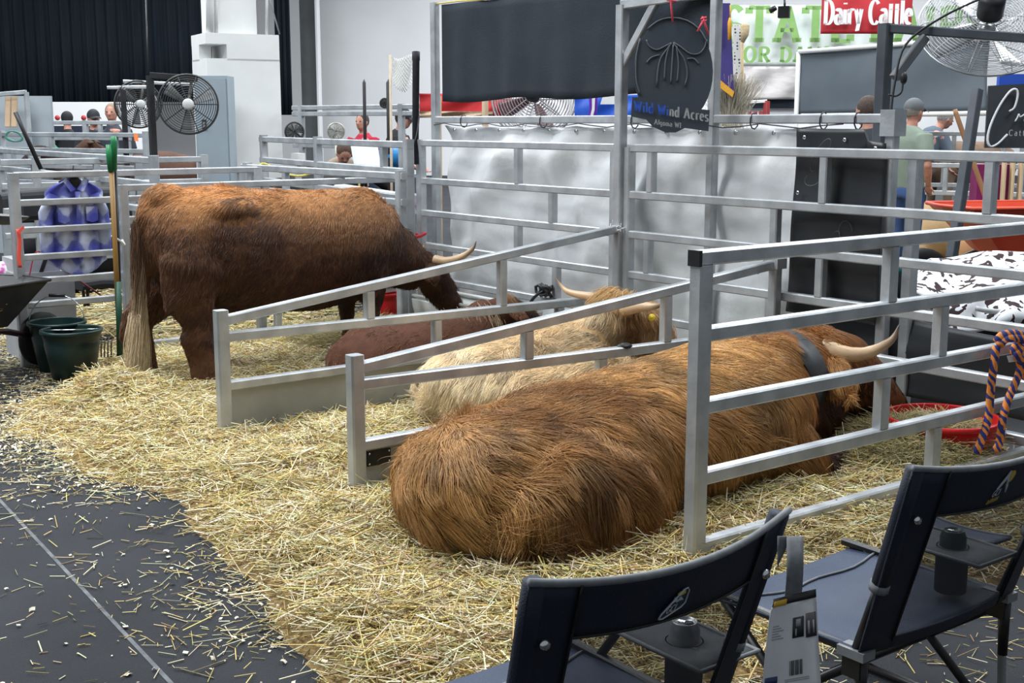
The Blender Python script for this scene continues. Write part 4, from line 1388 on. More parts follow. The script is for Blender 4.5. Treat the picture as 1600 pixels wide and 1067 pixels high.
def dots():
    m = principled('spotted_ribbon', (.75, .72, .68), .7)
    tc = N(m, 'ShaderNodeTexCoord'); v = N(m, 'ShaderNodeTexVoronoi', i_Scale=38.0, i_Randomness=0.15)
    L(m, tc.outputs['Object'], v.inputs['Vector'])
    r = N(m, 'ShaderNodeValToRGB'); r.color_ramp.elements[0].position = .28; r.color_ramp.elements[1].position = .34
    r.color_ramp.elements[0].color = (.05, .07, .09, 1); r.color_ramp.elements[1].color = (.75, .72, .68, 1)
    L(m, v.outputs['Distance'], r.inputs[0]); L(m, r.outputs[0], m.node_tree.nodes['Principled BSDF'].inputs['Base Color'])
    return m
o = MB().poly([PD(1145, 37, 9.8), PD(1157, 38, 9.8), PD(1158, 118, 9.8), PD(1146, 120, 9.8)], FH * .01).build('spotted_ribbon', dots())
tag(o, 'white ribbon with dark spots hanging right of the purple banner', 'ribbon')
br = thing('corn_broom', 'straw broom standing upright right of the spotted ribbon', 'broom', PD(1160, 185, 9.9))
MB().tube([PD(1158, 185, 9.9), PD(1159, 60, 9.9)], .016, 8).build('handle', noisy('bamboo', (.62, .46, .24), (.5, .36, .18), 20, .6), br)
m = MB(); m.loft([(PD(1159, 66, 9.9), .02, .02), (PD(1162, 55, 9.9), .045, .03), (PD(1163, 42, 9.9), .05, .03), (PD(1160, 38, 9.9), .03, .02)], 12); m.build('bristles', noisy('broom_straw', (.60, .48, .30), (.45, .34, .2), 80, .8), br)
c = PD(1140, 190, 9.7)
pos = []
rs = np.random.RandomState(4)
P0 = np.array(c)[None] + np.array(RT)[None] * rs.normal(size=(500, 1)) * .05
D0 = np.array(RT)[None] * rs.normal(size=(500, 1)) * .35 + np.array([[0, 0, 1.0]]) + rs.normal(size=(500, 3)) * .1
V1, F1, T1 = prisms(P0 + unit(D0) * .15, D0, .3 + .15 * rs.rand(500), np.full(500, .004), np.array((.55, .50, .40)) * (.7 + .5 * rs.rand(500, 1)))
o = fast_mesh('dried_grass', [(V1, F1, T1, 0)], [STRAW]); tag(o, 'spray of pale dried grass standing below the purple banner', 'dried grass', kind='stuff')
tl = thing('clamp_lamp', 'small black clamp spotlight at the end of the top beam', 'lamp', PD(1215, 12, 6.7))
MB().box(PD(1225, 19, 6.7), (.06, .06, .06), .6).build('lamp_head', M['black'], tl)
MB().tube([PD(1212, 12, 6.7), PD(1203, 17, 6.7)], .015, 8).build('clamp_arm', M['black'], tl)
MB().tube([PD(1226, 12, 6.7), PD(1226, 0, 6.7)], .006, 6).build('bracket', M['black'], tl)

# ------------------------------------------------------------------ dark steel cow sign
SD = 6.85
def sp(x, y, k=0): return PD(x, y, SD - k)
sg = thing('farm_sign', 'round dark steel farm sign with cow outline hanging by red twine from the beam', 'sign', sp(1052, 205))
STEEL = noisy('dark_sign_steel', (.030, .040, .052), (.038, .048, .060), 3, .5, .1, .4)
q = [sp(1052 + 62 * math.cos(t), 112 + 84 * math.sin(t)) for t in [math.radians(a) for a in range(-180, 181, 10)][:-1]]
MB().poly(q, FH * .008).build('sign_disc', STEEL, sg)
q = [sp(988, 152, .01), sp(1000, 152, .01), sp(1090, 170, .01), sp(1109, 172, .01), sp(1107, 205, .01), sp(1070, 200, .01), sp(1056, 207, .01), sp(1040, 207, .01), sp(1020, 198, .01), sp(1010, 187, .01), sp(986, 182, .01)]
MB().poly(q, FH * .008).build('name_plate', STEEL, sg)
ux = (sp(1109, 174) - sp(986, 156)).normalized()
BLU = principled('blue_seen_letters', (.03, .11, .55), .6); PLT = principled('pale_letters', (.38, .40, .41), .6)
w = write('Wild Wi', sp(990, 173, .02), ux, (0, 0, 1), 16 * SD / 1940, BLU, sg, thick=.18, thin=.07, sq=.82, gap=.07)
write('nd Acres', sp(990, 173, .02) + ux * w, ux, (0, 0, 1), 16 * SD / 1940, PLT, sg, thick=.18, thin=.07, sq=.82, gap=.07)
write('Algoma WI', sp(1022, 194, .02), ux, (0, 0, 1), 8 * SD / 1940, PLT, sg, thick=.16, thin=.08, sq=.95, gap=.06)
REL = principled('sign_relief', (.052, .064, .076), .55)
for pts in ([(1010, 62), (1014, 72), (1026, 78), (1040, 72), (1049, 67)], [(1052, 66), (1064, 74), (1078, 84), (1092, 84), (1101, 74), (1104, 62)],
            [(1049, 67), (1040, 80), (1032, 92), (1028, 110), (1026, 135)], [(1052, 67), (1062, 82), (1070, 95), (1074, 115), (1070, 135)],
            [(1046, 70), (1040, 95), (1038, 125)], [(1052, 70), (1050, 100), (1048, 130)], [(1057, 72), (1060, 100), (1058, 128)], [(1030, 86), (1018, 90), (1010, 98)],
            [(1074, 92), (1084, 92), (1092, 100)], [(1000, 60), (994, 90), (994, 125), (1000, 148)], [(1012, 45), (1030, 32), (1052, 28), (1075, 33), (1094, 48), (1106, 70)]):
    MB().tube(bez([sp(x, y, .004) for x, y in pts], 12), .005, 5).build('relief_line', REL, sg)
RTW = principled('red_twine', (.65, .06, .09), .7)
for pts in ([(1050, -6), (1048, 2), (1051, 34)], [(1042, 0), (1056, 2)], [(1097, 26), (1100, 33), (1107, 54)], [(1100, 30), (1090, 49)], [(1095, 30), (1104, 27)], [(1096, 34), (1104, 32)]):
    MB().tube([sp(x, y, .03) for x, y in pts], .006, 5).build('twine', RTW, sg)
# ------------------------------------------------------------------ fans
def fan(label, c, face, r, nring=14, cage=None, motor=None, blades=5, yokes=True, stem_to=None, name='barn_fan', wire=.0022, bcol=None, group=None):
    """caged fan: c centre, face = unit vector it blows to"""
    c, face = Vector(c), Vector(face).normalized()
    t_ = thing(name, label, 'fan', c, group)
    cage = cage or M['black']
    sd = face.cross(Vector((0, 0, 1))).normalized(); up = sd.cross(face).normalized()
    def P(rad, a, d): return c + (sd * math.cos(a) + up * math.sin(a)) * rad + face * d
    dep = r * .22
    def prof(q): return dep * math.sqrt(max(0, 1 - q ** 2.2))
    for s, nm in ((1, 'front_guard'), (-1, 'rear_guard')):
        m = MB()
        for k in range(1, nring + 1):
            q = k / nring
            m.tube([P(r * q, 2 * math.pi * i / 36, s * prof(q)) for i in range(37)], wire, 4, cap=False)
        for j in range(10):
            a = j * 2 * math.pi / 10
            m.tube([P(r * q, a, s * prof(q)) for q in (.12, .4, .7, .9, 1.0)], wire * 1.3, 4, cap=False)
        o = m.build(nm, cage, t_, fix=False); o['kind'] = 'stuff'
    MB().tube([P(r, 2 * math.pi * i / 40, 0) for i in range(41)], wire * 3, 6, cap=False).build('rim', cage, t_)
    BL = bcol or principled('fan_blade', (.42, .44, .45), .35, .6)
    for j in range(blades):
        a = j * 2 * math.pi / blades + .4
        def bf(u, v, a=a):
            rad = r * (.16 + .72 * u)
            wd = .34 + .35 * u
            return P(rad, a + (v - .5) * wd / (.5 + u), (v - .5) * r * .20)
        MB().grid(bf, 6, 5, thick=face * .002).build('blade', BL, t_)
    MB().lathe([(0, .05 * r), (.12 * r, .04 * r), (.13 * r, -.04 * r), (0, -.05 * r)], c, face, 16).build('hub', cage, t_)
    if motor:
        MB().lathe([(0, -.62 * r), (.15 * r, -.62 * r), (.19 * r, -.55 * r), (.19 * r, -.25 * r), (.1 * r, -.2 * r), (0, -.2 * r)], c, face, 20).build('motor', motor, t_)
    if stem_to is not None:
        MB().tube([P(.0, 0, -.5 * r), Vector(stem_to)], .016, 8).build('mount_arm', cage, t_)
    return t_


WHT = noisy('white_enamel', (.55, .56, .56), (.48, .49, .49), 8, .4)
MESHC = principled('dark_wire', (.05, .05, .05), .5, .4)
F1 = PD(294, 163, 11.5)
fan('caged fan with round motor beside the grey cabinet', F1, (FH - RT * .25), .27, 13, MESHC, WHT, 3, stem_to=PD(300, 124, 11.6), wire=.0035, bcol=noisy('grey_blade', (.30, .31, .32), (.25, .26, .27), 4, .5))
F2 = PD(216, 163, 13.5)
fan('caged fan partly hidden by a black post, left of the other fan', F2, (FH - RT * .55), .25, 12, MESHC, WHT, 3, stem_to=PD(224, 128, 13.5), wire=.0035, bcol=noisy('grey_blade', (.30, .31, .32), (.25, .26, .27), 4, .5))
t_ = thing('square_tube_stand', 'black square-tube frame holding the two fans at left', 'frame', (*PD(234, 240, 11.5)[:2], 0))
a, b = PD(234, 118, 11.5), PD(309, 123, 11.6)
MB().bar((a.x, a.y, 0), a, .06).build('post', M['black'], t_)
MB().bar(a, b, .06).build('beam', M['black'], t_)
MB().bar(PD(192, 140, 13.3), (*PD(192, 140, 13.3)[:2], 0), .05).build('post', M['black'], t_)
MB().tube([PD(228, 0, 11.6) , PD(231, 118, 11.5)], .008, 6).build('hanging_cable', M['black'], t_)
MB().bar(PD(168, 137, 13.4), PD(236, 136, 13.4), .035).build('silver_rail', M['alu'], t_)
MB().bar(PD(193, 127, 13.6), PD(310, 133, 13.6), .035).build('silver_rail', M['alu'], t_)

# small silver fan and clamp fan in the middle distance
fan('small round silver fan left of the red-shirted man', PD(525, 205, 13.0), (-FH + RT * .2), .085, 8, principled('silver_wire', (.4, .4, .36), .4, .6), None, 4, stem_to=(*PD(525, 220, 13.0)[:2], .9), wire=.003)
fan('small dark fan partly hidden behind the white column', PD(460, 206, 13.2), (-FH + RT * .4), .10, 8, MESHC, None, 4, wire=.003)
fan('tiny black clip-on fan fixed to the pipe rail', PD(601, 161, 13.2), (-FH), .045, 6, M['black'], None, 4, wire=.004)
# fan behind the navy curtain
fan('large silver caged fan half hidden below the navy curtain', PD(835, 152, 10.5), (FH + RT * .15 + Vector((0, 0, -.25))), .36, 15, principled('silver_wire', (.32, .30, .31), .4, .5), M['black'], 4, wire=.0035, bcol=principled('maroon_blade', (.20, .10, .11), .4, .3))
# the big fan top right
BF = PD(1543, 42, 7.4)
fan('big tilted silver barn fan in the top right corner with black motor', BF, (FH + RT * .25 + Vector((0, 0, -.95))), .40, 24, principled('chrome_wire', (.34, .35, .36), .3, .75), M['black'], 4, wire=.0022, bcol=principled('bright_blade', (.62, .62, .62), .25, .85))
t_ = thing('fan_stand', 'dark grey square-tube stand carrying the big fan at top right', 'frame', (*PD(1384, 300, 7.0)[:2], 0))
a, b = PD(1384, 44, 7.0), PD(1640, 62, 6.6)
MB().bar((a.x, a.y, 0), a + Vector((0, 0, .025)), .068).build('post', M['alu_dark'], t_)
MB().bar(a, b, .05, .05).build('beam', M['alu_dark'], t_)
MB().bar(PD(1397, 122, 6.9), PD(1445, 58, 6.9), .05).build('brace', noisy('mid_grey_steel', (.16, .17, .18), (.12, .13, .14), 5, .5, .2), t_)
MB().tube(bez([PD(1391, 185, 6.85), PD(1398, 130, 6.85), PD(1415, 70, 6.85), PD(1470, 28, 6.85), PD(1545, -8, 6.85)], 20), .007, 6).build('cable', M['black'], t_)
MB().tube(bez([PD(1388, 148, 6.85), PD(1400, 150, 6.85), PD(1409, 142, 6.85), PD(1411, 120, 6.85)], 10), .006, 6).build('cable', M['black'], t_)
m = MB(); m.ell(PD(1412, 122, 6.85), (.02, .02, .035)); m.build('plug', M['black'], t_)
t_ = thing('leaning_pole', 'dark grey steel pole leaning before the red wheelbarrow', 'pole', PD(1487, 400, 9.4))
MB().bar(PD(1487, 402, 9.4), PD(1527, 140, 9.4), .07, .07).build('pole_tube', M['alu_dark'], t_)

# script sign at the right edge
cs_ = thing('script_sign', 'black board with white handwritten lettering at the right edge', 'sign', PD(1575, 232, 8.6))
q = [PD(1545, 134, 8.6), PD(1660, 128, 8.6), PD(1660, 232, 8.6), PD(1539, 231, 8.6)]
MB().poly(q, FH * .02).build('board', noisy('black_board', (.016, .018, .022), (.022, .025, .03), 4, .6), cs_)
INK = principled('white_ink', (.55, .56, .57), .6)
MB().tube(bez([PD(x, y, 8.57) for x, y in ((1577, 174), (1585, 168), (1590, 150), (1588, 140), (1578, 143), (1562, 165), (1548, 195), (1543, 218), (1548, 229), (1560, 224), (1574, 210))], 30), .0085, 5).build('letter', INK, cs_)
MB().tube(bez([PD(x, y, 8.57) for x, y in ((1586, 190), (1590, 183), (1592, 178), (1594, 183), (1603, 178), (1601, 190), (1608, 188))], 20), .006, 5).build('letter', INK, cs_)
x0 = 1576
for ch in 'Cattle':
    w = write(ch, PD(x0, 212, 8.57), RT, (0, 0, 1), 9 * 8.6 / 1940, INK, cs_, thick=.09, thin=.06, serif=False)
    x0 += w / 8.6 * 1940 + 2
o = MB().box(PD(1592, 127, 8.9), (.3, .05, .10), YAW); o = o.build('blue_box', principled('blue_plastic', (.02, .08, .45), .5)); tag(o, 'small bright blue carton showing above the black script board', 'carton')

# ------------------------------------------------------------------ behind the white sheet: red bunting, stakes, blue tarp, ribbon
m, a, ux, h = cloth(655, 146, 800, 182, 11.5, amp=.03, folds=2)
rb = tag(m.build('red_bunting', noisy('red_cloth', (.52, .025, .03), (.42, .02, .025), 4, .7)), 'red cloth bunting with tan hem hanging behind the navy curtain', 'bunting')
m, a, ux, h = cloth(655, 174, 770, 184, 11.45, amp=.03, folds=2)
tag(m.build('tan_fringe', noisy('burlap', (.45, .34, .24), (.34, .25, .17), 30, .9)), 'rough tan burlap fringe below the red bunting', 'fringe')
for x, l in ((687, 'thin wooden stake at the left of the red bunting'), (758, 'thicker wooden stake at the right of the red bunting')):
    o = MB().bar((*PD(x, 185, 11.3)[:2], 0), PD(x, 150, 11.3), .028 if x < 700 else .048).build('wooden_stake', noisy('raw_pine', (.62, .47, .33), (.52, .38, .25), 10, .7))
    tag(o, l, 'stake')
o = MB().bar((*PD(971.5, 150, 7.9)[:2], 0), PD(971.5, 140, 7.9), .022).build('wooden_stake', noisy('raw_pine', (.62, .42, .25), (.52, .34, .2), 10, .7)); tag(o, 'slim wooden pole between the tall post and the cow sign', 'stake')
m, a, ux, h = cloth(898, 148, 1012, 188, 9.6, amp=.02, folds=2)
tag(m.build('blue_tarp', noisy('blue_tarp_plastic', (.025, .12, .62), (.02, .09, .5), 5, .5)), 'bright blue tarp seen between the navy curtain and the white sheet', 'tarp')
o = MB().poly([PD(942, 150, 9.5), PD(962, 150, 9.5), PD(962, 163, 9.5), PD(938, 163, 9.5)], FH * .01).build('white_card', M['white']); tag(o, 'white card pinned on the blue tarp', 'card')
rb_ = thing('prize_ribbon', 'purple and white prize ribbon hanging before the blue tarp', 'ribbon', PD(926, 186, 9.3))
MB().poly([PD(920, 150, 9.3), PD(934, 148, 9.3), PD(933, 175, 9.3), PD(926, 187, 9.3), PD(918, 186, 9.3), PD(921, 170, 9.3)], FH * .004).build('purple_band', principled('purple_satin', (.16, .03, .40), .35), rb_)
MB().poly([PD(925, 150, 9.28), PD(930, 150, 9.28), PD(929, 172, 9.28), PD(925, 187, 9.28), PD(921, 186, 9.28), PD(925, 170, 9.28)], FH * .004).build('white_band', M['white'], rb_)

# ------------------------------------------------------------------ hanging paper, poles, net, yellow rope near the corner
o = MB().grid(lambda u, v: PD(547 + 42 * u + 8 * v, 222 + 47 * v, 10.6 - .06 * v) , 4, 8, thick=FH * .003).build('hanging_paper', principled('paper', (.70, .76, .78), .8)); tag(o, 'blank white sheet of paper hanging over the fence rail', 'paper')
for x0, y0, y1, d_, r, l in ((569, 124, 225, 12.5, .017, 'slim black pole standing in front of the red-shirted man'), (607, 124, 262, 11.6, .022, 'black pole with pointed tip beside the white net')):
    o = MB().tube([(*PD(x0, 200, d_)[:2], 0), PD(x0, y0 + 5, d_), PD(x0, y0, d_)], [r, r, .004], 10).build('black_pole', M['black']); tag(o, l, 'pole')
t_ = thing('tool_holder', 'thick black padded pole strapped to the corner post', 'pole', (*PD(650, 255, 9.4)[:2], 1.2))
MB().tube([PD(650, 81, 9.35), PD(650, 94, 9.35), PD(650, 95, 9.35), PD(649, 256, 9.3)], [.030, .030, .027, .024], 12).build('padded_tube', noisy('black_foam', (.014, .016, .02), (.022, .024, .03), 30, .8), t_)
MB().tube(bez([PD(655, 180, 9.3), PD(650, 215, 9.25), PD(634, 250, 9.25), PD(628, 276, 9.25)], 16), .006, 6).build('cable', M['black'], t_)
# net
nt = thing('white_net', 'white knotted net hanging from a wooden pole near the corner post', 'net', PD(628, 145, 11.2))
MB().tube([(*PD(610.5, 250, 11.2)[:2], 0), PD(609.5, 86, 11.2)], .012, 8).build('net_pole', noisy('raw_pine', (.50, .42, .32), (.42, .34, .25), 10, .7), nt)
def npt(u, v):
    return PD(612 + 36 * u, 88 + 4 * math.sin(u * 5) + (55 - 22 * abs(u - .6)) * v, 11.2) + FH * .05 * math.sin(u * 9 + v * 2)
m = MB()
for k in range(-8, 12):
    for s in (1, -1):
        P = []
        for i in range(13):
            v = i / 12
            u = k / 11 + s * v * .75 + (0 if s > 0 else .2)
            if 0 <= u <= 1: P.append(npt(u, v))
        if len(P) > 2: m.tube(P, .0035, 4)
o = m.build('net_mesh', principled('white_cord', (.62, .62, .58), .8), nt, fix=False); o['kind'] = 'stuff'
YR = noisy('yellow_rope', (.70, .58, .12), (.58, .46, .08), 80, .6)
yr = thing('yellow_rope', 'thin yellow rope looped along the aluminium fence rail', 'rope', G(500, 265, 1.2))
for pts in ([(404, 275), (404, 262), (409, 256), (418, 257), (436, 268), (465, 275), (490, 270)], [(502, 260), (507, 267), (514, 271)], [(536, 262), (543, 272), (549, 275)], [(569, 266), (563, 268), (561, 278), (562, 300)]):
    MB().tube(bez([G(x, y, 1.2) if False else PD(x, y, 10.35) for x, y in pts], 18), .009, 6).build('rope_loop', YR, yr)
# red halter rope at the corner post
rr = thing('red_rope', 'red nylon rope knotted round the corner post', 'rope', (-7.93, YB - .06, .8))
c = Vector((-7.9, YB - .05, .73))
MB().tube([c + Vector((.05 * math.cos(t), .05 * math.sin(t), .01 * math.sin(2 * t))) for t in [i * .5 for i in range(14)]], .012, 8).build('knot', principled('red_nylon', (.65, .03, .04), .6), rr)
MB().tube(bez([c + Vector((.03, -.05, -.005)), c + Vector((.02, -.07, -.06)), c + Vector((.02, -.06, -.16)), c + Vector((.03, -.07, -.26))], 10), .012, 8).build('rope_end', principled('red_nylon', (.65, .03, .04), .6), rr)
# black rope knot on the back fence and green-white rope
k = thing('black_rope', 'black rope knotted on the back fence above the brown lying cow', 'rope', (-6.35, YB - .05, .40))
m = MB(); c = Vector((-6.37, YB - .055, .47))
P = [c + Vector((.07 * math.sin(1.7 * t), -.02 * math.cos(t), .035 * math.sin(2.3 * t + .6))) for t in [i * .45 for i in range(26)]]
m.tube(P, .011, 6); m.tube(bez([c, c + Vector((-.07, -.03, -.05)), c + Vector((-.13, -.05, -.14)), c + Vector((-.12, -.1, -.2))], 10), .011, 6)
m.build('knotted_rope', M['black'], k)
k = thing('green_white_rope', 'green and white rope knot tied to the back rail by the blond cow', 'rope', (-4.95, YB - .05, .35))
c = Vector((-4.93, YB - .06, .46))
GR = noisy('green_white_braid', (.02, .34, .20), (.70, .74, .70), 45, .7, lo=.48, hi=.52)
MB().tube([c + Vector((.06 * math.sin(1.3 * t), -.025 * math.cos(t), .05 * math.sin(2.1 * t + .6))) for t in [i * .42 for i in range(24)]], .014, 8).build('knotted_rope', GR, k)
MB().tube(bez([c, c + Vector((.02, -.03, -.1)), c + Vector((0, -.03, -.18))], 8), .013, 8).build('rope_end', GR, k)
# orange-blue braided lead on the tall front fence
OB = principled('orange_blue_braid', (.7, .2, .03), .7)
_tc = N(OB, 'ShaderNodeTexCoord'); _w = N(OB, 'ShaderNodeTexWave', i_Scale=13.0, i_Distortion=7.0); _w.bands_direction = 'DIAGONAL'
_r = N(OB, 'ShaderNodeValToRGB'); _r.color_ramp.interpolation = 'CONSTANT'; _r.color_ramp.elements[0].color = (.80, .26, .04, 1); _r.color_ramp.elements[1].position = .5; _r.color_ramp.elements[1].color = (.02, .03, .20, 1)
L(OB, _tc.outputs['Object'], _w.inputs[0]); L(OB, _w.outputs['Color'], _r.inputs[0]); L(OB, _r.outputs[0], OB.node_tree.nodes['Principled BSDF'].inputs['Base Color'])
k = thing('braided_rope', 'thick orange and navy braided rope hanging over the tall front fence at right', 'rope', (-2.87, 4.75, .3))
def xp(x, y): return PX(x, y, -2.84)
for off in (0, 1):
    pts = [(1558, 532), (1568, 523), (1590, 522), (1604, 530), (1608, 545), (1597, 556), (1584, 548), (1592, 535)]
    P = bez([xp(x, y + off * 6) + Vector((.012 * off, 0, 0)) for x, y in pts], 26)
    MB().tube(P, .018, 8).build('rope_knot', OB, k)
for pts in ([(1557, 540), (1553, 570), (1548, 610), (1545, 650), (1536, 680), (1526, 708)], [(1600, 555), (1590, 590), (1575, 625), (1566, 660), (1562, 690), (1555, 705)], [(1590, 552), (1596, 575), (1602, 590)]):
    MB().tube(bez([xp(x, y) for x, y in pts], 16), .017, 8).build('rope_end', OB, k)
o = MB().poly([xp(1573, 556), xp(1598, 554), xp(1590, 564), xp(1576, 566)], (.004, 0, 0)).build('white_tape', M['white'], k)

# ------------------------------------------------------------------ feed tubs
def tub(name, label, c, r, h, mat, taper=.85, handles=True, fill=None, bail=None, rim=.012, seg=28, sq=1.0):
    t_ = thing(name, label, 'bucket', c)
    c = Vector(c)
    pr = [(0, .01), (r * taper - .006, .01), (r - .006, h * .98), (r - .006, h), (r + rim, h), (r + rim, h - .02), (r + .002, h - .024), (r * taper + (r - r * taper) * .75, h * .75), (r * taper + (r - r * taper) * .74 + .004, h * .72), (r * taper, 0), (0, 0)]
    m = MB().lathe(pr, c, seg=seg)
    m.build('tub_body', mat, t_)
    if bail:
        m = MB().tube([c + Vector((r * math.cos(bail[0]) * math.cos(t), r * math.sin(bail[0]) * math.cos(t), h + bail[1] * math.sin(t))) + Vector((math.sin(bail[0]), -math.cos(bail[0]), 0)) * bail[2] * math.sin(t) for t in [math.pi * i / 20 for i in range(21)]], .0035, 6)
        m.build('bail_handle', M['chrome'], t_)
    return t_


TEAL = noisy('dark_green_rubber', (.006, .024, .023), (.009, .030, .028), 6, .38)
tub('rubber_bucket', 'nearer dark green rubber bucket standing on the floor behind the wheelbarrow', (-7.68, 2.40, 0), .175, .31, TEAL, .72, bail=(YAW + .1, .02, .16))
g_ = tub('rubber_bucket', 'farther dark green rubber bucket with raised wire handle and black grip', (-7.99, 2.41, 0), .17, .32, TEAL, .72, bail=(YAW + .1, .16, -.04))
m = MB().tube([Vector((-7.99, 2.41, .48)) + RT * q + FH * .03 for q in (-.05, 0, .05)], .011, 8); m.build('grip', M['black'], g_)
tub('red_tub', 'red plastic tub full of hay behind the tall front fence at right', (-3.19, 4.86, .02), .25, .24, M['red'], .8)
heap('tub_hay', 'pale hay heaped inside the red tub at right', (-3.19, 4.86, .14), (.22, .22), .10, 3500, .45)
RPAN = PY(868, 520, 4.90); RPAN.z = .03
tub('red_pan', 'red feed pan on the floor left of the blond cow\'s head', RPAN, .20, .26, M['red'], .85)
heap('pan_feed', 'thin brown feed lying in the low red pan', RPAN + Vector((0, 0, .18)), (.17, .17), .04, 1000, .6)
RPL = G(601, 494, .12); RPL.z = .06
t_ = tub('red_pail', 'small red pail with clear bottle standing behind the brown lying cow', RPL, .11, .24, M['red'], .9)
m = MB(); m.box(RPL + Vector((0, 0, .29)), (.13, .13, .08), .3); m.build('clear_lid', principled('clear_plastic', (.6, .62, .62), .15), t_)
# white feed trough against the back sheet
ft = thing('feed_trough', 'long white plastic feed trough below the standing cow\'s head', 'trough', (-6.9, 4.88, 0))
def tr(u, v):
    a = math.pi * (.02 + .96 * v)
    r = .17
    return (-7.55 + 1.15 * u, 4.93 - r * math.cos(a), .36 - .25 * math.sin(a) - .02)
m = MB().grid(tr, 16, 14, thick=(0, 0, -.008)); m.build('trough_shell', noisy('white_plastic', (.66, .67, .65), (.56, .57, .55), 5, .4), ft)
for x in (-7.55, -6.40):
    m = MB().poly([(x, 4.93 - .17 * math.cos(math.pi * (.02 + .96 * i / 12)), .34 - .25 * math.sin(math.pi * (.02 + .96 * i / 12))) for i in range(13)], (.008, 0, 0)); m.build('trough_end', noisy('white_plastic', (.66, .67, .65), (.56, .57, .55), 5, .4), ft)
for x in (-7.3, -6.65):
    m = MB().bar((x, 4.79, 0), (x, 4.79, .22), .03); m.build('leg', M['alu_dull'], ft); m = MB().bar((x, 5.07, 0), (x, 5.07, .22), .03); m.build('leg', M['alu_dull'], ft)
for y in (4.77, 5.09):
    MB().tube([(-7.55, y, .345), (-6.4, y, .345)], .012, 8).build('rim', noisy('white_plastic', (.70, .71, .69), (.60, .61, .59), 5, .4), ft)
# ------------------------------------------------------------------ people
def rotz(p, a, o):
    c, s = math.cos(a), math.sin(a)
    return Vector((o[0] + p[0] * c - p[1] * s, o[1] + p[0] * s + p[1] * c, o[2] + p[2]))


